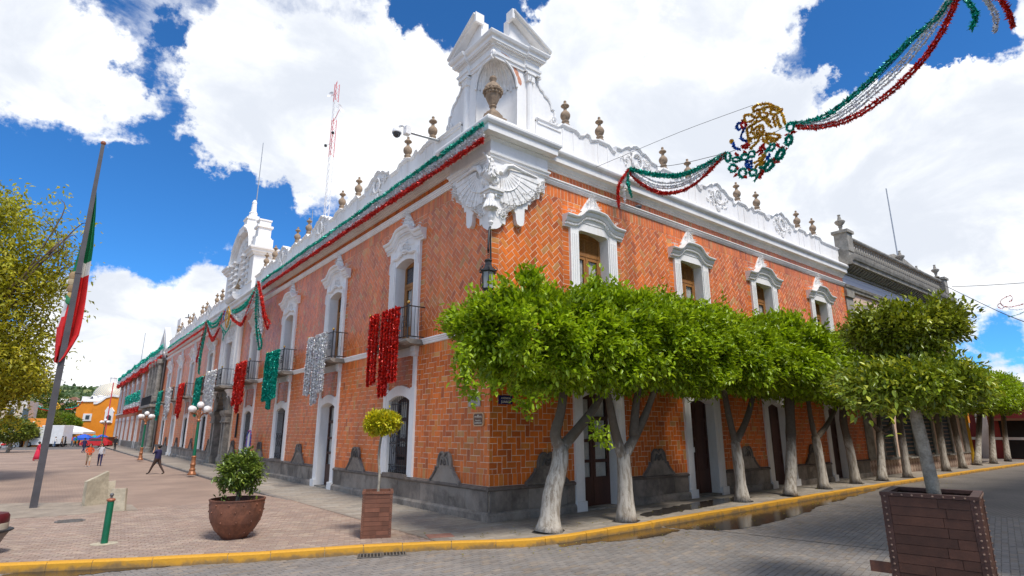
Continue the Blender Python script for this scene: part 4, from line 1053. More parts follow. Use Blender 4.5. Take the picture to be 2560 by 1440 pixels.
def barkmat():
    """lower trunk whitewashed with lime, brown bark above (paint ends at its own height)"""
    m=bpy.data.materials.new('limewashed_bark'); m.use_nodes=True; t=m.node_tree; b=t.nodes['Principled BSDF']; tc=t.nodes.new('ShaderNodeTexCoord'); v=tc.outputs['Object']
    sp=N(t,'ShaderNodeSeparateXYZ'); t.links.new(v,sp.inputs[0]); n=noise(t,v,9,5,.65); n2=noise(t,v,30,4,.6)
    mp=N(t,'ShaderNodeMapping'); t.links.new(v,mp.inputs[0]); mp.inputs['Scale'].default_value=(1,1,.22); n3=noise(t,mp.outputs[0],11,6,.65,dist=.5)
    bark=mix(t,n,(.075,.055,.038),(.20,.155,.11)); lime=mix(t,ramp(t,n3,.34,.60),(.22,.18,.135),(.50,.455,.39))
    f=ramp(t,mth(t,'ADD',sp.outputs[2],mth(t,'MULTIPLY',n,.9)),2.65,2.05); n_=f.node; n_.inputs[1].default_value=2.75; n_.inputs[2].default_value=2.15
    t.links.new(mix(t,f,bark,lime),b.inputs['Base Color']); b.inputs['Roughness'].default_value=.9
    bp=N(t,'ShaderNodeBump'); bp.inputs['Strength'].default_value=.6; bp.inputs['Distance'].default_value=.03; t.links.new(n2,bp.inputs['Height']); t.links.new(bp.outputs[0],b.inputs['Normal'])
    return m
LIME=barkmat()
def smooth_path(P,n=4):
    P=[Vector(p) for p in P]; out=[]
    for i in range(len(P)-1):
        p0,p1,p2,p3=P[max(i-1,0)],P[i],P[i+1],P[min(i+2,len(P)-1)]
        for k in range(n):
            t=k/n; out.append(.5*((2*p1)+(p2-p0)*t+(2*p0-5*p1+4*p2-p3)*t*t+(3*p1-p0-3*p2+p3)*t**3))
    out.append(P[-1]); return out
def limb(mb,P,r0,r1,n=8,knob=0,seed=0,flare=False):
    P=smooth_path(P); rg=random.Random(seed); k=len(P)
    rs=[lerp(r0,r1,i/(k-1))*(1+knob*rg.uniform(-1,1)) for i in range(k)]
    if flare: rs[0]*=1.35; rs[1]*=1.12
    mb.tube(P,rs,n)
TP=[ # pixel polylines of trunks (traced to get positions), radius
 ([(1372,1330),(1380,1240),(1398,1165),(1402,1115)],[[(1400,1120),(1388,1085),(1402,1030),(1410,960),(1405,880)],[(1402,1122),(1440,1078),(1488,1015),(1525,930)]],.27),
 ([(1566,1303),(1562,1200),(1558,1135)],[[(1556,1142),(1538,1080),(1522,1000),(1512,930)],[(1560,1140),(1592,1082),(1620,1020),(1650,930)],[(1585,1092),(1588,1030),(1598,950)]],.25),
 ([(1856,1254),(1846,1160),(1838,1105)],[[(1840,1112),(1822,1040),(1806,950),(1800,900)],[(1842,1100),(1868,1045),(1886,970),(1890,920)]],.22),
 ([(1975,1240),(1978,1150),(1976,1060),(1972,980),(1970,910)],[],.22),
 ([(2060,1222),(2048,1140),(2038,1090)],[[(2040,1100),(2026,1040),(2016,960)],[(2042,1095),(2072,1055),(2104,985)]],.22),
 ([(2140,1209),(2124,1120),(2108,1050),(2110,970)],[],.20),
 ([(2206,1202),(2201,1120),(2197,1075)],[[(2198,1080),(2196,1030),(2190,970)],[(2199,1082),(2225,1062),(2238,1010)],[(2197,1078),(2176,1050),(2160,1010)]],.20),
 ([(2270,1194),(2256,1110),(2248,1050),(2246,970)],[],.20),
 ([(2366,1178),(2350,1090),(2338,1020),(2330,960)],[[(2342,1040),(2380,1015),(2395,970)]],.20),
 ([(2408,1171),(2390,1085),(2374,1010),(2368,950)],[[(2378,1030),(2400,1015),(2425,990)]],.20),
 ([(2444,1163),(2448,1060),(2450,1000),(2450,950)],[[(2449,1040),(2425,1005),(2415,980)]],.20),
 ([(2484,1159),(2478,1060),(2476,1000),(2476,950)],[],.20),
 ([(2520,1153),(2510,1060),(2506,1000),(2506,950)],[],.20)]
TLAB=['first street tree, at the palace corner, thick whitewashed trunk forked low with a knot','second street tree from the palace corner with whitewashed trunk and V fork','third street tree from the corner, whitewashed trunk with a long right branch','fourth street tree from the palace corner with a straight unforked trunk','fifth street tree from the corner, whitewashed trunk forking in front of the third door','sixth street tree from the corner leaning back before the last palace door','seventh street tree from the corner, slim trunk at the joint with the pink building','eighth street tree from the corner, straight trunk beside the pink building','ninth street tree from the corner beside the pink building','tenth street tree from the corner beside the pink building','eleventh street tree from the corner near the yellow post','twelfth street tree from the corner near the end of the pink building','last street tree of the row, near the red building']
shared={}
cy0=[]
for i,(tr,br,r) in enumerate(TP):
    base=on_z(*tr[0],0); y=base.y
    P=lambda q: on_y(q[0],q[1],y)-base
    t=thing('street_tree',TLAB[i],'tree',(base.x,base.y,0),group='clipped street trees along the palace')
    mb=MB(); limb(mb,[P(q) for q in tr],r,r*.72,10,.07,i,True)
    for b in br: limb(mb,[P(q) for q in b]+[P(b[-1])+Vector((0,0,.6))],r*.62,r*.22,8,.05,i)
    mb.build('trunk',LIME,t,smooth=True)
    # soil pit at the foot
    sp=MB(); ring=[(math.cos(a)*.48*random.uniform(.85,1.1),math.sin(a)*.34*random.uniform(.85,1.1),.012) for a in [k*2*PI/12 for k in range(12)]]; sp.add(ring,[tuple(range(12))]); sp.build('soil_pit',pm('soil',(.035,.026,.02),.95,.4,8,.4,40),t)
    if i<3:
        hw=(2.6,3.2,3.4)[i]; cx=(.15,1.1,-.9)[i]
        ex=None
        if i==0:
            ex=[]
            for px,py in ((1160,905),(1150,925),(1165,950),(1178,975),(1190,990),(1310,1005),(1320,1025),(1290,985),(1230,975),(1335,990),(1360,975),(1400,960),(1480,1080),(1500,1090),(1515,1095),(1150,890)):
                q=on_y(px,py,y-.9)-base; ex+= [tuple(q+Vector((random.uniform(-.1,.1),random.uniform(-.2,.2),random.uniform(-.08,.12)))) for _ in range(4)]
        me=crown('crown',(cx+(.12 if i==0 else 0),.0,(4.82,5.08,5.22)[i]),(hw,1.85,(1.16,1.24,1.28)[i]),4300,10,.16,(.255,.375,.012),40+i,FICUS,ycol=(.42,.56,.03),young=.34,extra=ex,pw=5.0,sig=.09,clumps=int(42*hw),csig=.17,bump=.07)
    elif i<7:
        k='m%d'%(i%2)
        if k not in shared: shared[k]=crown('crown',(0,0,5.3),(2.6,1.8,1.28),2500,10,.19,(.255,.375,.012),60+i,FICUS,ycol=(.42,.56,.03),young=.34,pw=5.0,sig=.11,clumps=105,csig=.19,bump=.07)
        me=shared[k]
    else:
        k='f%d'%(i%2)
        if k not in shared: shared[k]=crown('crown',(0,0,5.45),(2.9,1.8,1.35),1300,11,.22,(.255,.375,.012),80+i,FICUS,ycol=(.42,.56,.03),young=.34,pw=2.9,sig=.17)
        me=shared[k]
    link('crown',me,FICUS,t)
# ---- big lacy tree on the plaza (left)
bt=thing('plaza_tree','tall airy yellow-green tree behind the flagpole','tree',(-15.4,27.6,-.12))
mb=MB(); limb(mb,[(0,0,0),(.1,.1,2.5),(-.1,.2,5)],.45,.32,10,.05,1,True)
rngt=np.random.default_rng(5); tips=[]
for k in range(13):
    a=k*2.4; l=rngt.uniform(3.0,5.4); z1=rngt.uniform(6.5,13.5); e=Vector((math.cos(a)*l,math.sin(a)*l,z1)); s=Vector((-.1,.2,rngt.uniform(3.4,5)))
    limb(mb,[s,s.lerp(e,.45)+Vector((0,0,.6)),e],.16,.03,6,.05,k)
    for q in range(5):
        f=e+Vector(rngt.normal(size=3))*1.3; limb(mb,[s.lerp(e,rngt.uniform(.5,.95)),e.lerp(f,.5)+Vector((0,0,.2)),f],.05,.012,5,0,q); tips.append(f)
mb.build('trunk',pm('brown_bark',(.13,.09,.06),.9,.3,5,.4,30),bt,smooth=True)
rr=np.random.default_rng(9); pos=[];cl=[]
parts=[((.2,0,6.2),(4.8,4.6,3.6),1250),((-.3,0,9.6),(4.9,4.6,3.2),1000),((-1.6,0,13.0),(3.8,3.6,2.6),420),((2.9,-.2,5.6),(2.2,2.2,1.8),320),((3.3,0,10.6),(2.0,2.0,1.0),120),((1.7,0,12.6),(3.1,3.0,2.3),330),((.4,0,14.6),(2.2,2.2,1.3),110)]
c0=0
for c,hf,n in parts:
    p_,N_,k_=crown_points(c,hf,n,15,rr,pw=2.0,shell=.35,bump=.22,sig=.30); pos.append(p_); cl.append(k_+c0); c0+=n
for f in tips:
    p_=np.array(f)[None]+rr.normal(size=(40,3))*.45; pos.append(p_); cl.append(np.full(40,c0)); c0+=1
pos=np.concatenate(pos); cl=np.concatenate(cl); n=len(pos)
me=leaf_mesh('crown',pos,unit(n,rr)+np.array([0,0,-.2]),np.array([0,0,1.])+unit(n,rr)*.8,.26*rr.uniform(.6,1.3,n),.12*rr.uniform(.7,1.2,n),leaf_cols(cl,(.34,.34,.028),rr,amp=.28,young=.4,ycol=(.60,.54,.06)))
link('crown',me,ASH,bt)

# fallen leaves in the gutter and under the trees
rl=np.random.default_rng(77); P_=[]
for _ in range(420):
    x=rl.uniform(-3,30); k=kerb_y(x); y=k-abs(rl.normal())*.9-.05 if rl.random()<.6 else k+.25+rl.random()*1.6
    P_.append((x,y,(ROADZ if y<k else 0)+.022))
P_=np.array(P_); n=len(P_); d_=unit(n,rl); d_[:,2]*=.1
me=leaf_mesh('fallen_leaves',P_,d_,np.tile([[0,0,1.]],(n,1)),.07*rl.uniform(.6,1.2,n),.035*rl.uniform(.7,1.2,n),np.clip(np.array([.42,.36,.06])*rl.uniform(.4,1.2,(n,1)),.02,.9))
o=stuff(link('fallen_leaves',me,FICUS)); tag(o,'scattered fallen leaves along the kerb under the street trees','leaves')
# ================================================================ tinsel decorations
TIN={}
def tin(name,col,rough=.32,metal=.25): TIN[name]=pm('tinsel_'+name,col,rough,.25,30,attr='tcol',metal=metal,spec=.6); return TIN[name]
tin('green',(.0,.36,.22)); tin('silver',(.75,.75,.77),.3,.15); tin('red',(.62,.02,.015)); tin('gold',(.75,.42,.04)); tin('blue',(.02,.10,.42))
TC={'green':(.0,.46,.34),'silver':(.95,.95,.96),'red':(.80,.03,.016),'gold':(.92,.52,.05),'blue':(.02,.16,.62)}
def resample(P,step):
    P=[np.array(p,float) for p in P]; out=[]
    for a,b in zip(P,P[1:]):
        n=max(1,int(np.linalg.norm(b-a)/step)); out+= [a+(b-a)*i/n for i in range(n)]
    out.append(P[-1]); return np.array(out)
def tinsel(name,color,strands,parent,rad=.035,dens=90,L=.05,wd=.28,smooth=True,seed=1):
    rng=np.random.default_rng(seed); pos=[]; 
    for st in strands:
        q=[tuple(v) for v in (smooth_path(st,6) if smooth and len(st)>2 else [Vector(p) for p in st])]
        pts=resample(q,1./dens); pos.append(pts+rng.normal(size=pts.shape)*rad*.25)
    pos=np.concatenate(pos); n=len(pos); d=unit(n,rng)
    c=np.array(TC[color])[None]*rng.uniform(.55,1.35,(n,1))
    if color=='silver': c=c*(1+rng.normal(size=(n,3))*.05)
    sz=L*rng.uniform(.6,1.3,n)
    me=leaf_mesh(name,pos-d*sz[:,None]*.45,d,unit(n,rng),sz*1.2,sz*wd*1.6,np.clip(c,.002,.95))
    return link(name,me,TIN[color],parent)
def px_x(P,x): return [on_x(a,b,x) for a,b in P]
# --- along the left cornice
cg=thing('cornice_garland','long green, silver and red tinsel garland fixed along the palace cornice above the balconies','garland',(-.56,14,12))
def rel(P,o): return [Vector(p)-Vector(o.location) for p in P]
def lineL(p0,p1,off=0,wob=.03,n=28):
    out=[]
    a,b=on_x(*p0,-.56),on_x(*p1,-.56); a2,b2=on_x(*p0,-.80),on_x(*p1,-.80)
    for i in range(n+1):
        t=i/n; v=(a2 if i<3 else a).lerp(b2 if i<3 else b,t); v.z+=off+random.uniform(-wob,wob); v.x+=random.uniform(-.02,.02); out.append(v)
    return rel(out,cg)
tinsel('green_strand','green',[lineL((1208,310),(654,703)),lineL((1207,314),(654,705)),lineL((1207,317),(654,706))],cg,dens=150,L=.13,seed=2)
tinsel('silver_strand','silver',[lineL((1208,321+k*4.4),(656,707.5+k*2.2)) for k in range(6)],cg,dens=130,L=.09,seed=3)
tinsel('red_strand','red',[lineL((1208,345),(657,718)),lineL((1207,349),(657,720)),lineL((1207,352),(657,721))],cg,dens=150,L=.13,seed=4)
# --- swags over the portal
ps=thing('portal_swag','looped green, silver and red tinsel swags with hanging tails above the portal balcony','garland',(-.9,33,10))
def LP(P,x=-.85): return rel(px_x(P,x),ps)
K1=(646,705);K3=(518,801)
tinsel('green_strand','green',[LP([K1,(625,745),(600,770),(580,777)]),LP([K1,(630,745),(606,772),(582,784)]),LP([(558,787),(545,810),(530,818),(520,805)]),LP([(557,783),(543,803),(530,810),K3]),LP([K1,(640,760),(641,820),(648,875)]),LP([K1,(645,770),(648,820),(654,862),(648,874)]),LP([K3,(512,840),(503,890),(497,935)]),LP([K3,(510,830),(500,890),(496,930)])],ps,dens=100,L=.16,seed=5)
tinsel('silver_strand','silver',[LP([K1,(628,750),(606,790),(580,784)]),LP([K1,(632,752),(608,795),(579,782)]),LP([(559,788),(545,825),(531,832),K3]),LP([(560,788),(548,820),(532,838),K3]),LP([K1,(645,765),(648,810),(655,833)]),LP([K1,(650,765),(655,815),(657,830)]),LP([K3,(508,840),(500,880),(494,910)])],ps,dens=100,L=.12,seed=6)
tinsel('red_strand','red',[LP([K1,(632,745),(612,795),(601,813),(580,795),(577,787)]),LP([K1,(630,750),(610,800),(600,809),(582,800)]),LP([(562,778),(553,805),(532,852),(520,820),K3]),LP([(561,780),(550,815),(531,846),(521,822)]),LP([K1,(652,745),(660,795),(669,823)]),LP([K1,(656,750),(664,790),(673,806),(669,822)]),LP([K3,(506,840),(499,870),(490,905)]),LP([K3,(509,835),(502,870),(492,906)])],ps,dens=100,L=.16,seed=7)
em=thing('tinsel_emblem','narrow gold, green and blue tinsel emblem hung above the portal balcony','decoration',(-.9,35,10))
def EP(P,x=-.9): return rel(px_x(P,x),em)
tinsel('gold_outline','gold',[EP([(572,766),(575,785),(572,805),(566,818),(564,800),(567,780),(572,766)]),EP([(569,775),(571,790),(568,812)]),EP([(574,770),(573,790),(569,810)])],em,dens=90,L=.10,seed=8)
tinsel('green_wreath','green',[EP([(577,800),(574,815),(565,830),(555,818),(553,812)]),EP([(556,825),(559,840),(557,850)]),EP([(565,830),(560,840)])],em,dens=90,L=.10,seed=9)
tinsel('blue_outline','blue',[EP([(564,774),(561,785),(559,800)])],em,dens=90,L=.09,seed=10)
# --- farther part of the cornice
fg=thing('cornice_garland','green and red tinsel garland along the palace cornice beyond the portal','garland',(-.56,52,12))
def lineF(p0,p1,wob=.03,n=10):
    a,b=on_x(*p0,-.56),on_x(*p1,-.56); return rel([a.lerp(b,i/n)+Vector((0,0,random.uniform(-wob,wob))) for i in range(n+1)],fg)
tinsel('green_strand','green',[lineF((516,803),(420,869)),lineF((516,805),(420,871))],fg,dens=50,L=.14,seed=11)
tinsel('silver_strand','silver',[lineF((514,808),(420,873)),lineF((514,812),(420,876))],fg,dens=45,L=.10,seed=12)
tinsel('red_strand','red',[lineF((512,818),(420,881)),lineF((512,820),(420,883))],fg,dens=50,L=.14,seed=13)
# --- drapes on the balconies
DN=['red','silver','green','red','green','red','silver','green']
DL=['bright red tinsel drape hung on the balcony next to the corner','silver tinsel drape hung on the second balcony from the corner','green tinsel drape hung on the third balcony from the corner','red tinsel drape on the balcony beside the portal','green tinsel drape on the first balcony past the portal','red tinsel drape on the second balcony past the portal','silver tinsel drape on the third balcony past the portal','green tinsel drape on the last palace balcony, by the drainpipe']
def drape_strands(wide=1.):
    out=[]
    for x0,x1,zb in ((-1.30,-.62,4.10),(-.30,.36,3.62),(.48,1.06,4.16)):
        for k in range(5):
            x=lerp(x0+.05,x1-.05,k/4); y=-.74-.05*(k%2)
            out.append([(x,y,6.76),(x+random.uniform(-.02,.02),y-.03,5.6),(x+random.uniform(-.03,.03),y-.02,zb+random.uniform(-.06,.10))])
    return out
dm={}
for i,(b,c) in enumerate(zip(LB,DN)):
    o=thing('tinsel_drape',DL[i],'drape',(0,b,0),LZ,group='tinsel drapes on the balconies')
    far_=i>2
    key=(c,far_)
    st=drape_strands()
    if key in dm:
        for j,me in enumerate(dm[key]): link('strip',me,TIN[c],o)
    else:
        dm[key]=[]
        for j in range(3):
            q=tinsel('strip',c,st[j*5:j*5+5],o,dens=80 if far_ else 190,L=.15 if far_ else .115,wd=.5,seed=20+i*3+j); dm[key].append(q.data)
o=thing('tinsel_drape','wide silver tinsel drape on the projecting portal balcony','drape',(0,PORT,0),LZ,group='tinsel drapes on the balconies')
for j,(x0,x1,zb) in enumerate(((-2.3,-1.5,4.3),(-1.4,-.6,3.6),(-.5,.3,4.0),(.4,1.1,3.7))):
    tinsel('strip','silver',[[(lerp(x0,x1,k/4),-1.10,6.76),(lerp(x0,x1,k/4),-1.12,5.4),(lerp(x0,x1,k/4)+.03,-1.10,zb+random.uniform(-.1,.1))] for k in range(5)],o,dens=60,L=.12,wd=.5,seed=70+j)
# --- garland strung over the street with the wire-and-tinsel emblem
GX=6.5
def SPx(P,o,x=GX):
    out=[]
    for a,b in P:
        q=on_x(a,b,x)
        if q.y>-.72: q=on_y(a,b,-.72)
        out.append(q)
    return rel(out,o)
og=thing('street_garland','green, silver and red tinsel swag tied to the palace cornice over the street trees','garland',(GX,-2,11.5))
def jit(P,dx,dy): return [(a+dx,b+dy) for a,b in P]
g1=[(1572,422),(1640,437),(1700,437),(1760,413),(1812,384)]; r1=[(1572,427),(1608,460),(1660,481),(1720,469),(1770,430),(1812,386)]; s1=[(1576,428),(1635,462),(1700,461),(1770,421),(1812,386)]
tinsel('green_strand','green',[SPx(g1,og),SPx(jit(g1,3,4),og),SPx(jit(g1,2,-3),og),SPx([(1572,424),(1567,455),(1580,493)],og),SPx([(1572,424),(1570,450),(1578,490)],og)],og,dens=130,L=.115,seed=81)
tinsel('silver_strand','silver',[SPx(s1,og),SPx(jit(s1,0,5),og),SPx(jit(s1,2,-8),og),SPx([(1571,424),(1560,465),(1563,512)],og)],og,dens=120,L=.085,seed=82)
tinsel('red_strand','red',[SPx(r1,og),SPx(jit(r1,-2,4),og),SPx([(1571,424),(1548,462),(1548,522)],og),SPx([(1571,425),(1545,468),(1546,515)],og)],og,dens=130,L=.115,seed=83)
og2=thing('street_garland','green, silver and red tinsel garland sweeping up from the eagle emblem across the sky','garland',(GX,-8,12))
g2=[(1985,308),(2060,288),(2160,212),(2270,102),(2340,42),(2388,-25)]; r2=[(1990,315),(2050,314),(2130,290),(2220,230),(2310,140),(2368,45),(2396,-25)]; s2=[(1990,312),(2080,303),(2190,222),(2290,120),(2392,-25)]
tinsel('green_strand','green',[SPx(g2,og2),SPx(jit(g2,4,5),og2),SPx([(2400,-20),(2436,20),(2442,45),(2430,75)],og2),SPx([(2396,-20),(2428,20),(2434,50),(2425,72)],og2)],og2,dens=130,L=.115,seed=84)
tinsel('silver_strand','silver',[SPx(s2,og2),SPx(jit(s2,5,7),og2),SPx(jit(s2,-4,-6),og2),SPx([(2440,-25),(2480,30),(2487,82)],og2),SPx([(2450,-25),(2490,30),(2492,78)],og2)],og2,dens=120,L=.085,seed=85)
tinsel('red_strand','red',[SPx(r2,og2),SPx(jit(r2,5,6),og2),SPx([(2480,-25),(2515,25),(2530,70)],og2),SPx([(2486,-25),(2522,25),(2536,66)],og2)],og2,dens=130,L=.115,seed=86)
ee=thing('eagle_emblem','round tinsel emblem of a gold eagle with green wreath hanging over the street','decoration',(GX,-5.5,11.5))
def Z(P): return SPx([(1800+a/6.545,240+b/6.545) for a,b in P],ee)
gold=[[(540,200),(600,150),(780,130),(900,180),(1010,220),(1000,260),(1030,340),(1070,470)],[(540,200),(560,250),(640,220),(660,300)],[(640,230),(720,190),(820,180),(900,230),(1000,240)],[(740,200),(720,270),(780,290),(760,360),(830,430)],[(850,200),(820,290),(900,300),(960,260)],[(870,340),(890,430),(910,500)],[(930,320),(950,420),(990,510)],[(700,340),(740,400),(800,470),(850,510)],[(660,330),(700,360),(780,320)],[(400,320),(490,305),(540,340),(600,350),(660,320),(600,270)],[(400,320),(395,390),(440,430),(540,390),(560,340)],[(440,520),(450,600),(460,690),(500,750)],[(520,480),(530,560),(580,530),(640,480),(700,500),(720,560),(690,600)],[(600,370),(590,440),(540,470),(450,520)],[(600,560),(590,640),(530,690),(490,680)],[(650,480),(640,560),(700,620),(650,660),(560,690)],[(740,620),(860,620),(980,650),(940,700),(820,680),(740,640)],[(760,680),(850,730),(900,740),(940,690)],[(760,700),(790,780),(850,740)],[(640,680),(620,740),(560,800),(490,870)],[(700,680),(720,740),(740,760)],[(560,1100),(620,1060),(700,1040),(740,960),(700,980),(660,1090),(600,1140),(570,1190)],[(620,1120),(700,1120),(740,1060)],[(640,1020),(700,1080)],[(160,740),(200,720),(190,770)],[(600,610),(700,640)],[(560,440),(640,420),(700,380)],[(500,590),(560,620)]]
tinsel('gold_outline','gold',[Z(g_) for g_ in gold],ee,dens=150,L=.10,wd=.45,seed=90)
red_=[[(380,400),(350,470),(380,530),(420,480),(400,420)],[(350,820),(420,800),(470,770),(440,850),(360,840)],[(600,930),(650,880),(700,830),(740,880),(790,850)],[(640,960),(700,900),(660,860),(720,790)],[(240,1310),(270,1290)],[(390,1320),(440,1330)],[(900,1090),(950,1080)],[(1000,850),(1040,840)],[(1080,870),(1100,860)],[(1180,610),(1220,580),(1190,600)],[(1080,640),(1110,620)],[(880,1010),(890,1050)],[(250,940),(290,980)],[(390,910),(430,930)],[(270,1180),(300,1190)],[(470,1200),(490,1220)],[(660,1220),(700,1240),(640,1330)],[(930,780),(960,830)]]
tinsel('red_outline','red',[Z(g_) for g_ in red_],ee,dens=150,L=.10,wd=.45,seed=91)['kind']='stuff'
blu=[[(340,440),(290,450),(275,520),(310,560),(340,520)],[(410,520),(370,590),(345,660),(370,720),(450,740)],[(220,770),(235,840),(330,880)],[(410,1100),(470,1060),(520,1090),(460,1140),(520,1150)],[(430,1120),(450,1180),(530,1160)],[(800,950),(820,980),(770,1010),(800,1050)]]
tinsel('blue_outline','blue',[Z(g_) for g_ in blu],ee,dens=150,L=.10,wd=.45,seed=92)
def loop(cx,cz,rx,rz,a=0,n=9): return [(cx+rx*math.cos(2*PI*i/n)*math.cos(a)-rz*math.sin(2*PI*i/n)*math.sin(a),cz+rx*math.cos(2*PI*i/n)*math.sin(a)+rz*math.sin(2*PI*i/n)*math.cos(a)) for i in range(n+1)]
gr=[loop(130,1000,45,75),loop(210,1180,60,60),loop(370,1260,60,70),loop(540,1250,60,55),loop(800,1130,110,45,-.9),loop(980,950,100,45,-1.0),loop(1120,720,80,45,-1.2),loop(1150,510,60,70),loop(270,1040,60,35),loop(400,1000,60,45,-.4),loop(520,950,60,45,-.4),loop(850,840,70,35,-.8),[(640,1170),(700,1190),(600,1330),(570,1390)],[(740,930),(800,880)],[(1150,450),(1250,430)]]
tinsel('green_wreath','green',[Z(g_) for g_ in gr]+[Z([(a+12,b+10) for a,b in g_]) for g_ in gr[4:7]],ee,dens=150,L=.10,wd=.45,seed=93)
wire=pm('black_cable',(.03,.03,.032),.6,.1)
def cable(label,pts,r=.008,grp=None):
    o=MB().tube(smooth_path(pts,5),r,5).build('cable',wire); o.location=(0,0,0); return tag(o,label,'cable',grp)
cable('thin cable carrying the eagle emblem and its garlands across the street',px_x([(1640,417),(1700,410),(1812,383),(1830,378),(1900,350),(1985,308),(2080,290),(2200,190),(2390,-20)],GX+.02),.010)
cable('thin slanting guy wire from the parapet to the top of the eagle emblem',[on_y(1490,418,-.5),on_x(1700,330,GX-.05),on_x(1882,263,GX-.05)],.008)
# far end of a second street decoration, at the right edge
rc=thing('tinsel_scroll','red and white tinsel scroll on a wire far down the street','decoration',(40,-6,9))
def RC(P): return rel([on_x(a,b,40) for a,b in P],rc)
tinsel('red_scroll','red',[RC([(2560,760),(2540,765),(2520,768),(2505,764),(2502,752),(2515,742),(2528,740),(2530,750),(2522,755)]),RC([(2514,765),(2503,772),(2494,765),(2500,758),(2506,764)])],rc,dens=50,L=.10,seed=95)
tinsel('silver_scroll','silver',[RC([(2560,772),(2540,775),(2520,772)])],rc,dens=50,L=.08,seed=96)
tinsel('green_scroll','green',[RC([(2560,780),(2540,788),(2520,792)])],rc,dens=50,L=.10,seed=97)
cable('wire holding the red scroll between buildings down the street',[on_x(2380,717,40),on_x(2470,713,40),on_x(2575,706,40)],.02)
cable('thick sagging cable from the pink building balustrade across the street',[on_y(2350,708,-.9),on_y(2420,742,-3.5),on_y(2500,780,-6),on_y(2570,808,-8)],.022)
# ================================================================ street furniture, planters, flag, signs
RUST=pm('rusty_steel',(.20,.080,.046),.62,.28,3.5,.2,40,metal=.25,col2=(.085,.04,.03),stain=.5)
RUST2=pm('rusty_plate',(.155,.072,.048),.6,.22,5,.2,40,metal=.25,attr='tcol')
SOIL=pm('soil',(.035,.026,.02),.95,.4,8,.4,40)
def rcol(): k=random.uniform(.75,1.25); return (.21*k,.085*k,.050*k)
def box_planter(label,loc,rz,w,h,rows,shade_k=1.,RUST=RUST):
    t=thing('box_planter',label,'planter',loc,rz)
    e=w/2
    c=MB(); c.box(-e+.05,e-.05,-e+.05,e-.05,0,h*.86); c.build('liner',RUST,t)
    f=MB(); b=.06*w/.69
    for sx in (-1,1):
        for sy in (-1,1): f.box(*sorted((sx*e,sx*(e-b))),*sorted((sy*e,sy*(e-b))),0,h-.05)
    f.box(-e-.012,e+.012,-e-.012,-e+b,h-.055,h); f.box(-e-.012,e+.012,e-b,e+.012,h-.055,h); f.box(-e-.012,-e+b,-e+b,e-b,h-.055,h); f.box(e-b,e+.012,-e+b,e-b,h-.055,h)
    for s in (-1,1): f.box(-e+b,e-b,*sorted((s*e,s*(e-.04))),0,.07)
    for s in (-1,1): f.box(*sorted((s*e,s*(e-.04))),-e+b,e-b,0,.07)
    f.build('frame',RUST,t)
    rh=(h-.13)/rows
    for side in range(4):
        M=Matrix.Rotation(side*PI/2,4,'Z')
        for r in range(rows):
            x=-e+b; k=0
            while x<e-b-.02:
                l=min(random.uniform(.24,.46)*w/.69,e-b-x)
                if e-b-(x+l)<.08: l=e-b-x
                m=MB().box(x+.003,x+l-.003,-e+.012-random.uniform(0,.012),-e+.06,.07+r*rh+.003,.07+(r+1)*rh-.003,col=tuple(c_*shade_k for c_ in rcol()))
                m.xf(lambda p:M@p); m.build('plate',RUST2,t); x+=l
    rv=MB()
    for side in range(4):
        M=Matrix.Rotation(side*PI/2,4,'Z'); q=MB()
        for s in (-1,1):
            for k in range(18): q.ball((s*(e-b/2),-e-.003,.06+k*(h-.12)/17),.009*w/.69,5,4)
        for k in range(8): q.ball((-e+b+.05+k*(w-2*b-.1)/7,-e-.013,h-.03),.009*w/.69,5,4)
        q.xf(lambda p:M@p); o=len(rv.v); rv.v+=q.v; rv.f+=[[i+o for i in g_] for g_ in q.f]; rv.c+=q.c; rv.m+=q.m
    stuff(rv.build('rivets',pm('rivet',(.30,.20,.15),.5,.2,9,metal=.5),t))
    MB().add([(-e+.05,-e+.05,h*.87),(e-.05,-e+.05,h*.87),(e-.05,e-.05,h*.87),(-e+.05,e-.05,h*.87)],[(0,1,2,3)]).build('soil',SOIL,t)
    return t
# left small box with the golden ball topiary
bp=box_planter('square rusty steel planter of riveted plates beside the palace corner kerb',(-3.40,-.06,0),R(-26),.70,1.04,9)
tp=thing('topiary','golden-green ball topiary on a thin pale stem in the square planter','topiary',(-3.40,-.06,.92))
mb=MB(); limb(mb,[(0,0,0),(.02,.02,.5),(-.02,.03,.95),(.03,.02,1.5)],.035,.028,7,.06,3); 
for k in range(6): a=k*1.05; limb(mb,[(.03,.02,1.42),(.03+.15*math.cos(a),.02+.15*math.sin(a),1.64)],.014,.006,5)
mb.build('trunk',BARK,tp,smooth=True)
link('crown',crown('crown',(.02,.02,1.72),(.40,.40,.26),520,9,.085,(.48,.47,.02),101,YELL,ycol=(.80,.66,.03),young=.45,pw=2.1,shell=.5,sig=.035),YELL,tp)
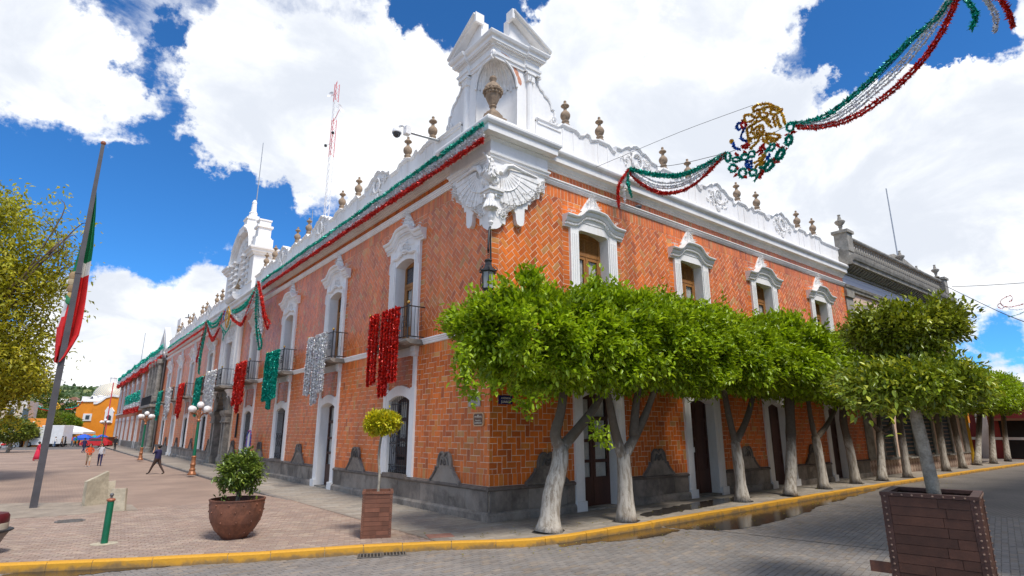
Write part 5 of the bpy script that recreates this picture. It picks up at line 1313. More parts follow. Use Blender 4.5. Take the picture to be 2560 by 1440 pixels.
# bowl planter
bw=thing('bowl_planter','large round riveted steel bowl planter standing on the plaza pavers','planter',(-6.15,1.75,0))
prof=[(.27,.0),(.30,.05),(.44,.20),(.53,.36),(.575,.48),(.585,.56),(.60,.70),(.61,.86),(.625,.86),(.625,.885),(.585,.885),(.575,.80),(.55,.70)]
for k,(a,b) in enumerate(((0,3),(3,5),(5,6),(6,13))):
    MB().lathe(prof[a:b+1],n=32,caps=(k==0)).build('shell_band',RUST,bw,smooth=30)
for z,r,n,o in ((.78,.607,12,0),(.62,.592,12,.25),(.40,.548,10,.1),(.15,.40,8,.3)):
    for k in range(n):
        a=2*PI*k/n+o; MB().ball((r*math.cos(a),r*math.sin(a),z),.022,7,5).build('bolt',RUST,bw,smooth=True)
MB().lathe([(0,.72),(.56,.72)],n=24,caps=False).build('soil',SOIL,bw)
sh_=thing('shrub','small dark green shrub with twisted stems in the bowl planter','shrub',(-6.15,1.75,.70))
mb=MB()
for k in range(4): a=k*1.57+.3; limb(mb,[(.05*math.cos(a),.05*math.sin(a),0),(.03*math.cos(a+1.5),.03*math.sin(a+1.5),.3),(.10*math.cos(a),.10*math.sin(a),.55),(.25*math.cos(a),.25*math.sin(a),.85)],.032,.010,6,.05,k)
mb.build('trunk',pm('grey_bark',(.22,.18,.13),.9,.3,6,.4,30),sh_,smooth=True)
ex=[(.42*math.cos(a),.42*math.sin(a),.38+.1*math.sin(3*a)) for a in [k*.6 for k in range(11)]]
link('crown',crown('crown',(.0,.0,.80),(.46,.46,.40),420,9,.095,(.13,.19,.028),102,DARKL,ycol=(.26,.32,.05),young=.3,pw=2.0,shell=.35,bump=.22,sig=.05,extra=ex,up=.1),DARKL,sh_)
# big foreground planter and its two-tier clipped tree
PC=[on_z(x,y,1.5) for x,y in ((2210,1232),(2445,1243),(2280,1220),(2497,1227))]
fd=Vector((.19,-.98,0)).normalized(); ny=Vector((-fd.y,fd.x,0)); wpl=1.24; ang=math.atan2(fd.y,fd.x); ctr=PC[1]-fd*wpl/2+ny*wpl/2
bp2=box_planter('tall rusty steel box planter with shade in its colour, standing on the road',(ctr.x,ctr.y,ROADZ),ang,wpl,1.5-ROADZ,11,.42,pm('shade_tinted_rusty_steel',(.075,.032,.022),.6,.28,3.5,.2,40,metal=.2))  # same rusty steel, frame and plates coloured darker to stand in for shade
hd=MB().prx([(-.02,.44),(.02,.44),(.02,.60),(-.02,.60)],-wpl/2-.30,-wpl/2+.02); hd.xf(lambda p:(p.x,p.y-wpl/2+.1,p.z-.0)); hd.build('lifting_bar',RUST,bp2)
tt=thing('clipped_tree','two-tiered clipped tree with leaning pale trunk in the tall planter','tree',(ctr.x,ctr.y,1.2))
def PT(x,y,dy=0): return on_y(x,y,ctr.y+dy)-Vector(tt.location)
mb=MB(); limb(mb,[PT(2338,1245),(PT(2312,1130)),PT(2285,1020),PT(2268,930),PT(2262,850),PT(2262,800)],.105,.05,10,.05,4)
for k in range(7): a=k*.9; b=PT(2266,(940,860)[k%2]); limb(mb,[b,b+Vector((.3*math.cos(a),.3*math.sin(a),.16)),b+Vector((.55*math.cos(a),.55*math.sin(a),.30))],.03,.01,5)
mb.build('trunk',BARK,tt,smooth=True)
c1=PT(2262,824); c2=PT(2262,966)
link('crown',crown('crown',tuple(c1),(.80,.80,.36),1500,10,.085,(.20,.24,.016),111,DARKL,ycol=(.38,.40,.035),young=.28,pw=2.5,shell=.45,sig=.05,bump=.08,clumps=80,csig=.10),DARKL,tt)
ex=[tuple(PT(x,y,-.5)) for x,y in ((2120,950),(2110,975),(2125,990),(2150,1000),(2110,930),(2180,1010),(2225,1040),(2240,1020),(2130,1005),(2400,960),(2390,990))]
link('crown',crown('crown',tuple(c2),(.86,.86,.30),1500,10,.09,(.20,.26,.018),112,DARKL,ycol=(.46,.48,.04),young=.34,pw=2.4,shell=.4,sig=.06,bump=.12,extra=ex,clumps=80,csig=.12),DARKL,tt)
# bollard
bo=thing('bollard','green steel bollard with brown collar and ball top on the plaza','bollard',(-8.60,2.78,0))
MB().lathe([(.25,.0),(.27,.008),(.20,.012)],n=14).build('footing',CONC,bo); GREEN=pm('green_paint',(.0,.12,.055),.45,.12,4)
MB().lathe([(.068,.0),(.068,.90)],n=16).build('post',GREEN,bo,smooth=40)
MB().lathe([(.068,.90),(.082,.905),(.088,.93),(.07,.955),(.03,.965)],n=16).build('collar',pm('copper_paint',(.30,.095,.045),.5,.2,5),bo,smooth=40)
MB().lathe([(.022,.96),(.022,1.0)],n=8).ball((0,0,1.035),.042,10,8).build('ball_top',pm('grey_cap',(.12,.12,.12),.5,.2,5),bo,smooth=True)
# flagpole and limp flag
fp=thing('flagpole','tall square dark grey flagpole at the edge of the plaza','flagpole',(-9.98,11.62,-.03))
MB().loft([[(sx*w,sy*w,z) for sx,sy in ((-1,-1),(1,-1),(1,1),(-1,1))] for w,z in ((.105,0),(.095,4.6),(.085,8.0),(.06,13.1))]).build('pole',pm('dark_grey_paint',(.070,.064,.068),.5,.15,3),fp)
for z in (4.6,8.0): MB().box(-.10,.10,-.10,.10,z-.02,z+.02).build('joint_band',pm('dark_grey_paint',(0,0,0)),fp)
MB().ball((0,0,13.18),.09,10,8).build('ball',pm('copper_paint',(0,0,0)),fp,smooth=True)
MB().box(-.32,.32,-.24,.24,-.02,.035).build('base_plate',STEEL,fp)
FLM=pm('flag_cloth',(.5,.5,.5),.7,.08,4,attr='tcol')
rows=[(468,236,241),(500,230,241),(540,221,239),(580,211,236),(620,199,233),(655,188,228),(690,178,222),(725,169,218),(760,159,213),(790,150,208),(815,142,203),(840,140,197),(865,138,182),(890,136,166),(906,135,150)]
fl=MB(); nu=16; base=Vector((-9.98,11.62,0)); V=[]
for r,(py,xl,xr) in enumerate(rows):
    for k in range(nu+1):
        u=k/nu; px=lerp(xl,xr,u); q=on_y(px,py,11.62); amp=.16*min(1,r/5)
        q.y+= amp*math.sin(u*9.0+.25*r)+(.16 if u<.75 else -.02)+.10*(.5-u); V.append(tuple(q))
        
GC,WC,RC_=(.0,.16,.055),(.72,.70,.66),(.60,.008,.008)
for r in range(len(rows)-1):
    for k in range(nu):
        u=(k+.5)/nu; py=(rows[r][0]+rows[r+1][0])/2
        gw=lerp(690,655,u) if u<.45 else 652; wr_=lerp(815,720,u/.5) if u<.5 else 690
        c=GC if py<gw else (WC if py<wr_ else RC_)
        i=r*(nu+1)+k; fl.add([V[i],V[i+1],V[i+nu+2],V[i+nu+1]],[(0,1,2,3)],c)
o=fl.build('flag',FLM,None,smooth=True,recalc=False); tag(o,'limp green, white and red flag with crest hanging down the flagpole','flag')
cr=MB()
for px,py,s,c in ((186,690,.16,(.30,.20,.10)),(182,705,.15,(.38,.30,.18)),(180,722,.15,(.25,.16,.08)),(177,738,.12,(.45,.30,.10)),(174,752,.13,(.02,.18,.07)),(180,765,.10,(.02,.16,.06)),(171,742,.09,(.03,.2,.10)),(186,712,.08,(.5,.35,.1))):
    q=on_y(px,py,11.60); cr.ball((q.x,q.y+.02,q.z),s,8,6,sy=.3,sz=1.1,col=c)
cr.build('crest',FLM,o)
# concrete slabs beside the pole
def slab(label,pix,th,z0=-.03):
    a=on_z(*pix[0],0); b=on_z(*pix[1],0); d=(b-a); d.z=0; dn=d.normalized(); nn=Vector((-dn.y,dn.x,0))
    def onpl(px,py):
        r_=ray(px,py); t=(a-CAM).dot(nn)/r_.dot(nn); return CAM+r_*t
    P=[onpl(*p) for p in pix]; P[0].z=z0; P[1].z=z0
    mb=MB(); mb.loft([[tuple(p) for p in P],[tuple(p+nn*th) for p in P]])
    o=mb.build('concrete_slab',CONC); return tag(o,label,'slab')
slab('tall concrete slab with sloping top beside the flagpole',[(211,1266),(268,1259),(274,1178),(219,1204)],.14)
slab('low square concrete slab beside the green bollard',[(274,1278),(311,1277),(315,1221),(277,1223)],.14)
slab('small concrete slab behind the tall sloping slab',[(268,1250),(284,1249),(290,1202),(272,1204)],.12)
pp=[on_z(x,y,.0) for x,y in ((-60,1262),(60,1258),(210,1256),(330,1262),(345,1276),(250,1282),(120,1292),(-60,1302))]
struct(MB().add([(p.x,p.y,.0085) for p in pp],[tuple(range(len(pp)))]).build('concrete_apron',pm('apron',(.30,.245,.19),.85,.2,1.5,.2,30)))
def grate(label,c,w,l,z,rz,bars=9,mat=None):
    t=thing('drain_grate',label,'grate',(c.x,c.y,z),rz); f=MB(); e=.025
    f.box(-l/2,l/2,-w/2,-w/2+e,0,.012); f.box(-l/2,l/2,w/2-e,w/2,0,.012); f.box(-l/2,-l/2+e,-w/2+e,w/2-e,0,.012); f.box(l/2-e,l/2,-w/2+e,w/2-e,0,.012); f.build('frame',mat,t)
    for k in range(bars): x=-l/2+e+(k+.5)*(l-2*e)/bars; MB().box(x-.012,x+.012,-w/2+e,w/2-e,0,.009).build('bar',mat,t)
    MB().box(-l/2+e,l/2-e,-w/2+e,w/2-e,-.002,.002).build('pit',DARK,t); return t
GIR=pm('cast_iron',(.14,.125,.11),.6,.2,8,.2,40)
grate('cast drain grate in the gutter, nearer the bowl planter',on_z(926,1391,ROADZ),.42,.55,ROADZ+.014,R(-25),7,GIR)
grate('cast drain grate in the gutter below the square planter',on_z(983,1386,ROADZ),.42,.55,ROADZ+.014,R(-25),7,GIR)
c=on_z(175,1303,0); t=thing('manhole_cover','round iron manhole cover set in the plaza pavers','manhole',(c.x,c.y,.006)); MB().lathe([(.36,0),(.36,.006),(.33,.008),(.0,.008)],n=24,caps=False).build('cover',GIR,t)
for k in range(-3,4): MB().box(-.28,.28,k*.08-.012,k*.08+.012,.008,.014).build('rib',GIR,t)
for label,px,py,w,l,m,a in (('reddish square utility cover in the corner pavement',1100,1340,.5,.62,pm('pink_cover',(.36,.17,.12),.8,.15,3),-20),('pale rectangular utility cover in the pavement at the palace corner',1235,1325,.5,.75,pm('pale_cover',(.34,.28,.22),.8,.15,3),-30)):
    c=on_z(px,py,0); o=MB().box(-l/2,l/2,-w/2,w/2,-.02,.012).build('utility_cover',m,None,loc=(c.x,c.y,0),rz=R(a)); tag(o,label,'cover')
# object cut by the left edge
c=on_z(-52,1388,0); t=thing('litter_bin','dark red and cream bin with black rim on a tapering grey foot','bin',(c.x,c.y,0))
MB().lathe([(.20,.0),(.24,.10),(.33,.30),(.40,.42)],n=20).build('foot',pm('grey_fibre',(.22,.19,.17),.7,.2,3),t,smooth=40)
MB().lathe([(.40,.42),(.47,.45),(.47,.475),(.38,.48)],n=20).build('rim',IRON,t)
MB().lathe([(.37,.48),(.37,.60),(.36,.61)],n=20).build('cream_band',pm('cream',(.50,.42,.32),.7,.1,3),t,smooth=40)
MB().lathe([(.365,.60),(.37,.62),(.365,.74),(.33,.79),(.0,.80)],n=20,caps=False).build('lid',pm('maroon',(.09,.008,.012),.4,.2,3),t,smooth=40)
# ---- street lamps
COPR=pm('copper_lamp',(.33,.13,.055),.45,.25,5,metal=.3); GLOBE=pm('opal_globe',(.82,.80,.78),.25,.04,2)
def lamp(label,loc,s=1.,far_=False):
    t=thing('street_lamp',label,'street lamp',loc,R(30),group='five-globe plaza lamps'); t.scale=(s,s,s)
    MB().lathe([(.24,0),(.24,.06),(.20,.10),(.15,.22),(.17,.30),(.12,.36),(.13,.52),(.16,.58),(.12,.64),(.11,.95),(.14,1.0),(.10,1.05)],n=14).build('base',COPR,t,smooth=35)
    MB().lathe([(.085,1.05),(.075,3.0)],n=12).build('post',GREEN,t,smooth=40)
    h=MB().lathe([(.10,2.98),(.12,3.05),(.07,3.12),(.06,3.62),(.10,3.68),(.10,3.74)],n=12)
    for k in range(4):
        a=k*PI/2; C_,S_=math.cos(a),math.sin(a); h.tube([(C_*x,S_*x,z) for x,z in ((.05,3.15),(.20,3.42),(.36,3.46),(.52,3.40),(.56,3.50))],.03,6); h.tube([(C_*x,S_*x,z) for x,z in ((.06,3.5),(.16,3.56),(.28,3.42),(.22,3.34))],.018,5); h.lathe([(.05,0),(.09,.05),(.09,.08)],(C_*.56,S_*.56,3.46),8)
    h.build('arms',COPR,t)
    for x,y,z in [(0,0,3.93)]+[(math.cos(k*PI/2)*.56,math.sin(k*PI/2)*.56,3.70 if False else 3.36+.32) for k in range(4)]: MB().ball((x,y,z),.20,14,10).build('globe',GLOBE,t,smooth=True)
    return t
l1=on_z(479,1187,0); lamp('green five-globe lamp post on the sidewalk edge opposite the portal',(l1.x,l1.y,0))
l2=on_z(350,1150,0); lamp('green five-globe lamp post farther along the sidewalk, past the walking man',(l2.x,l2.y,0))
lamp('five-globe lamp post near the far end of the palace',(-3.9,88,0)); lamp('five-globe lamp post in front of the orange church',(-12.5,112,-.1),1.05)
# ---- wall signs
pq=MB().box(.44,1.04,-.05,-.012,3.16,3.54); o=pq.build('stone_plaque',pm('plaque_stone',(.40,.37,.33),.8,.12,6,.3,60),None,rz=LZ); o.location=(0,0,0)
o.rotation_euler.z=LZ; o.data.transform(Matrix.Translation((-1.48,0,0))); tag(o,'grey inscribed stone plaque on the plaza-side wall near the corner','plaque')
for k in range(5): MB().box(-.98+(.1 if k==4 else 0),-.52-(.1 if k==4 else 0),-.056,-.05,3.46-k*.065,3.475-k*.065).build('inscription_line',pm('plaque_lettering',(.28,.26,.23),.9,.1),o)  # slightly darker bars drawn as the inscription
def chamf(x0,x1,z0,z1,c): return [(x0+c,z0),(x1-c,z0),(x1,z0+c),(x1,z1-c),(x1-c,z1),(x0+c,z1),(x0,z1-c),(x0,z0+c)]
sg=thing('plaza_sign','brown enamel plaza name sign with tan border on the plaza-side wall','sign',(0,.50,2.78),LZ)
MB().pry(chamf(-.26,.26,-.20,.20,.06),-.06,-.012).build('border',pm('tan_enamel',(.62,.40,.22),.5,.08),sg)
MB().pry(chamf(-.225,.225,-.165,.165,.045),-.066,-.06).build('panel',pm('brown_enamel',(.13,.062,.035),.5,.1),sg)
CRM=pm('cream_lettering',(.75,.68,.55),.6,.04)
def wtext(txt,size,par,x,y,z):
    me=text_mesh(txt,size,.003); me.transform(Matrix.Rotation(PI/2,4,'X')); me.transform(Matrix.Translation((x,y,z))); return link('lettering',me,CRM,par)
wtext('Plaza de la',.062,sg,0,-.069,-.035); wtext('Constitución',.076,sg,0,-.069,-.10); MB().box(-.20,.20,-.069,-.066,.045,.052).build('rule',CRM,sg); MB().box(-.022,.022,-.069,-.066,.065,.13).build('crest',CRM,sg)
for x in (-.12,.12): MB().box(x-.06,x+.06,-.069,-.066,.075,.09).build('small_print',CRM,sg)
sb=thing('street_sign','dark blue enamel street name sign reading AVENIDA JUAREZ on the shaded wall','sign',(.55,0,3.34))
MB().box(-.25,.25,-.045,-.012,-.125,.125).build('panel',pm('blue_enamel',(.012,.012,.10),.35,.1),sb)
wtext('AVENIDA',.085,sb,.0,-.048,.045); wtext('JUAREZ',.105,sb,.0,-.048,-.06)
# ---- corner lantern on its bracket
ln=thing('wall_lantern','ornate black wrought-iron lantern hanging from a scrolled bracket at the palace corner','lantern',(-.38,-.38,0))
b=MB(); b.tube(smooth_path([(.30,.30,8.62),(.12,.12,8.50),(.02,.02,8.25),(-.03,-.03,7.95),(-.02,-.02,7.75)]),.03,6); b.tube(smooth_path([(.12,.12,8.48),(.24,.24,8.15),(.30,.30,7.7),(.32,.32,7.3),(.33,.33,6.9)]),.03,6); b.tube([(.33,.33,6.9),(.37,.37,6.9)],.05,6)
for k in range(3): b.tube([(-.03+.08*math.cos(i*.7),-.03+.08*math.cos(i*.7),7.72-k*.0+.08*math.sin(i*.7)) for i in range(9)],.018,5)
b.build('bracket',IRON,ln)
ch=MB()
for k in range(4): ch.tube([(-.02+.025*math.cos(i*PI/4),-.02,7.66-k*.06+.035*math.sin(i*PI/4)) for i in range(9)],.008,4)
ch.build('chain',IRON,ln)
cg_=MB().lathe([(.02,7.45),(.09,7.42),(.13,7.38),(.10,7.33),(.12,7.22),(.17,7.12),(.24,7.08),(.25,7.04),(.20,7.02)],(-.02,-.02,0),6); cg_.lathe([(.19,6.52),(.14,6.42),(.06,6.36),(.02,6.30)],(-.02,-.02,0),6)
for k in range(6):
    a=k*PI/3; C_,S_=math.cos(a),math.sin(a); cg_.tube([(-.02+.19*C_,-.02+.19*S_,7.05),(-.02+.175*C_,-.02+.175*S_,6.5)],.014,5)
    cg_.tube([(-.02+(.24+.06*math.sin(i*.8))*C_,-.02+(.24+.06*math.sin(i*.8))*S_,7.02+.06*i*.6) for i in range(7)],.013,4)
    cg_.tube([(-.02+r_*C_,-.02+r_*S_,z) for r_,z in ((.20,6.95),(.25,6.8),(.25,6.62),(.21,6.55),(.18,6.6))],.012,4); cg_.ball((-.02+.25*C_,-.02+.25*S_,7.05),.035,6,5)
cg_.build('cage',IRON,ln); MB().lathe([(.155,6.5),(.17,7.04)],(-.02,-.02,0),6).build('glass',pm('lantern_glass',(.35,.35,.33),.15,.1,3),ln)
# ---- security camera
cv=thing('security_camera','white dome security camera on a grey pole arm above the plaza-side cornice','camera',(0,0,0))
p0=on_x(1098,352,-.05); p1=on_x(1027,332,-1.0); p2=on_x(1018,327,-1.15); p3=on_x(992,332,-1.4)
MB().tube([p0,p1],.05,8).build('arm',STEEL,cv)
MB().box(p2.x-.10,p2.x+.10,p2.y-.12,p2.y+.12,p2.z-.16,p2.z+.16).build('junction_box',GLOBE,cv)
MB().tube(smooth_path([p2+Vector((0,.05,.12)),(p2+p3)/2+Vector((0,0,.26)),p3+Vector((0,0,.22))]),.05,7).build('gooseneck',GLOBE,cv)
MB().lathe([(.0,.24),(.10,.22),(.16,.14),(.18,.02),(.18,-.02)],tuple(p3),16).build('dome_cover',GLOBE,cv,smooth=True)
MB().lathe([(.16,-.02),(.13,-.12),(.06,-.18),(0,-.19)],tuple(p3),14,caps=False).build('lens_dome',GLASS,cv,smooth=True)
# ---- radio mast and poles on the roof
mst=thing('radio_mast','red and white lattice radio mast with dishes on the palace roof','mast',(0,0,0))
XM=7.; a=on_x(813,560,XM); a.z=12.0; tpx=on_x(838,215,XM); hgt=tpx.z-12.0
RED=pm('red_mast',(.62,.06,.08),.5,.1); WHT=pm('white_mast',(.75,.74,.74),.5,.05)
nsec=12
for k in range(nsec):
    z0=12+hgt*k/nsec; z1=12+hgt*(k+1)/nsec; m=MB(); r=.26
    L3=[(a.x+r*math.cos(q),a.y+r*math.sin(q)) for q in (0,2.094,4.189)]
    for x,y in L3: m.tube([(x,y,z0),(x,y,z1)],.03,5)
    for s in range(3):
        zz0=lerp(z0,z1,s/3); zz1=lerp(z0,z1,(s+1)/3)
        for i in range(3): A,B=L3[i],L3[(i+1)%3]; m.tube([(*A,zz0),(*B,zz1)],.013,4)
    m.build('lattice_section',RED if k in (1,2,3,8,9,11) else WHT,mst)
for px,py,rr_,tilt in ((828,238,.35,1),(850,272,.42,-1)):
    q=on_x(px,py,XM-.3); m=MB().lathe([(rr_,.12),(rr_*.8,.05),(rr_*.4,.012),(0,0)],n=18,caps=False); rot=Matrix.Rotation(R(75),4,'X')@Matrix.Identity(4); rot=Matrix.Rotation(R(-60 if tilt>0 else 30),4,'Z')@rot
    m.xf(lambda p:(rot@p)+q); m.build('dish',WHT,mst,smooth=True); MB().tube([tuple(q),(a.x,a.y,q.z-.1)],.03,5).build('dish_arm',RED,mst)
for px,py in ((832,332),(814,364)):
    q=on_x(px,py,XM-.3); MB().lathe([(.12,-.1),(.14,0),(.12,.1)],tuple(q),10).build('antenna_drum',IRON,mst); MB().tube([tuple(q),(a.x,a.y,q.z)],.02,5).build('antenna_arm',WHT,mst)
MB().tube([(a.x,a.y,12+hgt),(a.x,a.y,12.3+hgt)],.02,5).build('tip',RED,mst)
def rod(label,p0,p1,x,r):
    A=on_x(*p0,x); B=on_x(*p1,x); B=Vector((A.x,A.y,B.z)); A.z=min(A.z,12); o=MB().tube([A,B],[r,r*.6],6).build('roof_pole',STEEL); return tag(o,label,'pole')
rod('slender grey flag rod on the roof behind the bell gable',(641,505),(666,347),2.5,.06)
rod('short whip antenna on the roof by the lattice mast',(779,560),(783,525),6,.05)
rod('thin rod rising from the far wing roof',(349,925),(366,830),3.0,.08)
A=on_y(2246,650,4.0); B=on_y(2218,473,4.0); A.z=11.5; o=MB().tube([A,Vector((A.x,A.y,B.z))],[.07,.05],6).build('roof_pole',STEEL); tag(o,'bare dark rod on the roof of the pink building','pole')
# tricolour banner stand by the wall, narrow dark plate, drain pipe, pigeon
bs=thing('banner_stand','white notice banner with tricolour ribbon arch standing by the plaza-side wall','banner',(-.45,23.9,0),LZ)
MB().box(-.36,.36,-.02,.02,.35,2.3).build('board',pm('paper',(.75,.74,.70),.8,.05),bs); MB().box(-.40,.40,-.15,.15,0,.35).build('stand',DWOOD,bs)
MB().tube([(x,-.03,z) for x,z in ((-.38,1.4),(-.38,2.2),(-.2,2.45),(.2,2.45),(.38,2.2),(.38,1.2))],.05,6).build('ribbon',pm('ribbon_blue',(.03,.08,.35),.5,.3,12,col2=(.6,.03,.03),stain=1.),bs)
MB().box(-.32,-.05,-.024,-.02,.5,1.3).build('green_panel',GREEN,bs); MB().box(.08,.33,-.024,-.02,.5,1.5).build('red_panel',pm('red_print',(.55,.04,.04),.6,.1),bs)
o=MB().box(-.06,.06,-.12,-.02,2.0,3.6).build('dark_plate',IRON,None,rz=LZ); o.location=(0,29.0,0); tag(o,'narrow black vertical plate on the wall beside the portal','plate')
MB().tube([(-.12,LEND-.15,.2),(-.12,LEND-.15,11.4)],.08,8).build('drainpipe',pm('brown_pipe',(.07,.045,.035),.6,.2),pal)
q=on_y(1598,512,-.12); pg=MB().ball((0,0,.09),.09,8,6,sx=1.5,sz=.9).ball((.13,0,.17),.045,6,5).tube([(-.1,0,.08),(-.26,0,.04)],[.05,.02],5); pg.tube([(0,.02,.03),(0,.02,0)],.01,4).tube([(.16,0,.17),(.20,0,.16)],[.015,.004],4); o=pg.build('pigeon',pm('pigeon_grey',(.07,.07,.08),.6,.2,20),None,smooth=True,loc=(q.x,-.10,11.03)); tag(o,'grey pigeon perched on the white moulding of the street-side facade','pigeon')
# ================================================================ neighbouring buildings and background
YAW=R(-38.214); FWD=Vector((math.sin(-YAW),math.cos(-YAW),0)); RGT=Vector((math.cos(YAW),math.sin(YAW),0))
def at(px,py,D):
    """world point seen at pixel, at horizontal forward distance D"""
    r_=ray(px,py); return CAM+r_*(D/r_.dot(FWD))
# ---- pink building with balustrade right of the palace
PINK=pm('pink_plaster',(.66,.47,.36),.8,.08,1.5,.1,30,col2=(.52,.37,.28),stain=.3); GST=pm('carved_grey_stone',(.30,.275,.235),.85,.25,3,.4,40,col2=(.17,.15,.125),stain=.6)
pk=thing('pink_building','pink plastered building with grey stone cornice and balustrade next to the palace','building',(0,0,0))
X0,X1=26.03,44.6
MB().box(X0,X1,.06,8,0,12.9).build('wall',PINK,pk)
for a,b in ((X0,X0+1.0),(X1-1.0,X1)): MB().box(a,b,-.06,.06,.9,10.6).build('pilaster',GST,pk); MB().box(a-.06,b+.06,-.16,.06,10.2,10.62).build('pilaster_cap',GST,pk)
MB().prx([(.06,10.62),(-.08,10.62),(-.10,10.75),(-.16,10.80),(-.2,10.95),(.06,11.0)],X0,X1).build('architrave',GST,pk)
# frieze of blue and white tiles
fm=bpy.data.materials.new('talavera_frieze'); fm.use_nodes=True; t_=fm.node_tree; b_=t_.nodes['Principled BSDF']; tcn=t_.nodes.new('ShaderNodeTexCoord'); mpn=N(t_,'ShaderNodeMapping'); t_.links.new(tcn.outputs['Object'],mpn.inputs[0]); mpn.inputs['Rotation'].default_value=(0,R(45),0); mpn.inputs['Scale'].default_value=(7,7,7)
ck=N(t_,'ShaderNodeTexChecker'); t_.links.new(mpn.outputs[0],ck.inputs[0]); ck.inputs[1].default_value=(.72,.72,.74,1); ck.inputs[2].default_value=(.56,.58,.66,1); ck.inputs[3].default_value=1; t_.links.new(ck.outputs[0],b_.inputs[0]); b_.inputs['Roughness'].default_value=.85
MB().box(X0,X1,-.02,.06,11.0,11.62).build('tile_frieze',fm,pk)
MB().prx([(.06,11.62),(-.12,11.62),(-.14,11.72),(-.10,11.74),(-.10,12.02),(-.75,12.06),(-.78,12.25),(-.86,12.30),(-.92,12.45),(-.95,12.60),(.06,12.66)],X0-.15,X1+.25).build('cornice',GST,pk)
for k in range(44):
    x=X0+.2+k*(X1-X0-.4)/43; m=MB().prx([(-.10,11.74),(-.30,11.78),(-.50,11.90),(-.62,12.0),(-.62,12.06),(-.10,12.06)],x-.09,x+.09); m.build('bracket',GST,pk)
MB().box(X0+.02,X1-.02,-.55,.1,12.66,12.95).build('balustrade_plinth',GST,pk); MB().prx([(.02,13.85),(-.42,13.85),(-.46,13.92),(-.46,14.0),(-.4,14.06),(.02,14.06)],X0+.3,X1-.3).build('balustrade_rail',GST,pk)
bal=MB().lathe([(.10,0),(.10,.06),(.06,.10),(.07,.18),(.13,.34),(.12,.46),(.06,.64),(.05,.72),(.09,.80),(.10,.90)],n=8).mesh('baluster'); bal.materials.append(GST)
for k in range(44):
    o=bpy.data.objects.new('baluster',bal); COL.objects.link(o); o.parent=pk; o.location=(X0+1.0+k*(X1-X0-1.7)/43,-.2,12.95)
for x in (X0+.38,X1-.38): MB().box(x-.38,x+.38,-.60,.15,12.95,14.10).build('post',GST,pk); MB().box(x-.48,x+.48,-.70,.25,14.10,14.28).build('post_cap',GST,pk)
ur=MB().lathe([(.26,0),(.26,.06),(.12,.12),(.10,.30),(.16,.36),(.12,.42),(.30,.62),(.36,.76),(.30,.82),(.14,.90),(.08,1.2),(.11,1.24),(.11,1.28)],n=10).mesh('urn_finial'); ur.materials.append(GST)
for x,y,z,s in ((X0+.3,-.2,14.28,.85),(36.4,-.1,14.05,.8),(38.8,.3,13.9,.75),(41.0,.3,13.9,.75),(43.6,-.2,14.28,.8)):
    o=bpy.data.objects.new('urn_finial',ur); COL.objects.link(o); o.parent=pk; o.location=(x,y,z); o.scale=(s,s,s)
MB().pry([(35.6,13.9),(44.4,13.9),(43.0,14.3),(41.6,14.35),(40.2,14.6),(38.2,14.9),(36.2,14.9)],.2,.6).build('attic_crest',GST,pk)
for c in (28.6,34.0,39.5):
    m=MB(); m.tube([(c+math.cos(a)*.95,-.02,8.9+math.sin(a)*.95) for a in [i*PI/10 for i in range(11)]],.20,6)
    for s in (-1,1): m.box(*sorted((c+s*.80,c+s*1.12)),-.12,.06,5.6,8.9)
    w=m.build('arched_window',GST,pk); pnl=MB(); pp_=[(c+math.cos(a)*.85,8.9+math.sin(a)*.85) for a in [i*PI/10 for i in range(11)]]+[(c-.85,5.6),(c+.85,5.6)]
    pnl.pry(pp_,.03,.055).build('pane',GLASS,w)
    for dx in (-.28,.28): MB().box(c+dx-.03,c+dx+.03,.0,.03,5.6,9.6).build('mullion',IRON,w)
TEALD=pm('dark_teal_shutter',(.012,.035,.042),.5,.2,4)
for i,c in enumerate((29.2,32.6,36.2,39.9)):
    m=MB()
    for s in (-1,1): m.box(*sorted((c+s*.75,c+s*1.05)),-.08,.06,.9,4.6)
    m.box(c-1.05,c+1.05,-.08,.06,4.6,4.95); d=m.build('lower_window',GST,pk)
    for k in range(14): MB().box(c-.75,c+.75,.0,.05,1.05+k*.25,1.22+k*.25).build('shutter_slat',TEALD,d)
    MB().box(c-1.0,c+1.0,-.30,.06,.82,.90).build('sill',GST,d)
mm=bpy.data.materials.new('diamond_tiles'); mm.use_nodes=True; t_=mm.node_tree; b_=t_.nodes['Principled BSDF']; tcn=t_.nodes.new('ShaderNodeTexCoord'); mpn=N(t_,'ShaderNodeMapping'); t_.links.new(tcn.outputs['Object'],mpn.inputs[0]); mpn.inputs['Rotation'].default_value=(0,R(45),0); mpn.inputs['Scale'].default_value=(3.2,3.2,3.2); ck=N(t_,'ShaderNodeTexChecker'); t_.links.new(mpn.outputs[0],ck.inputs[0]); ck.inputs[1].default_value=(.45,.33,.25,1); ck.inputs[2].default_value=(.24,.15,.11,1); ck.inputs[3].default_value=1; t_.links.new(ck.outputs[0],b_.inputs[0]); b_.inputs['Roughness'].default_value=.7
MB().box(X0+.02,X1-.02,-.03,.06,.0,.85).build('tiled_dado',mm,pk); MB().prx([(.06,.85),(-.08,.85),(-.10,.92),(.06,.95)],X0,X1).build('dado_cap',GST,pk)
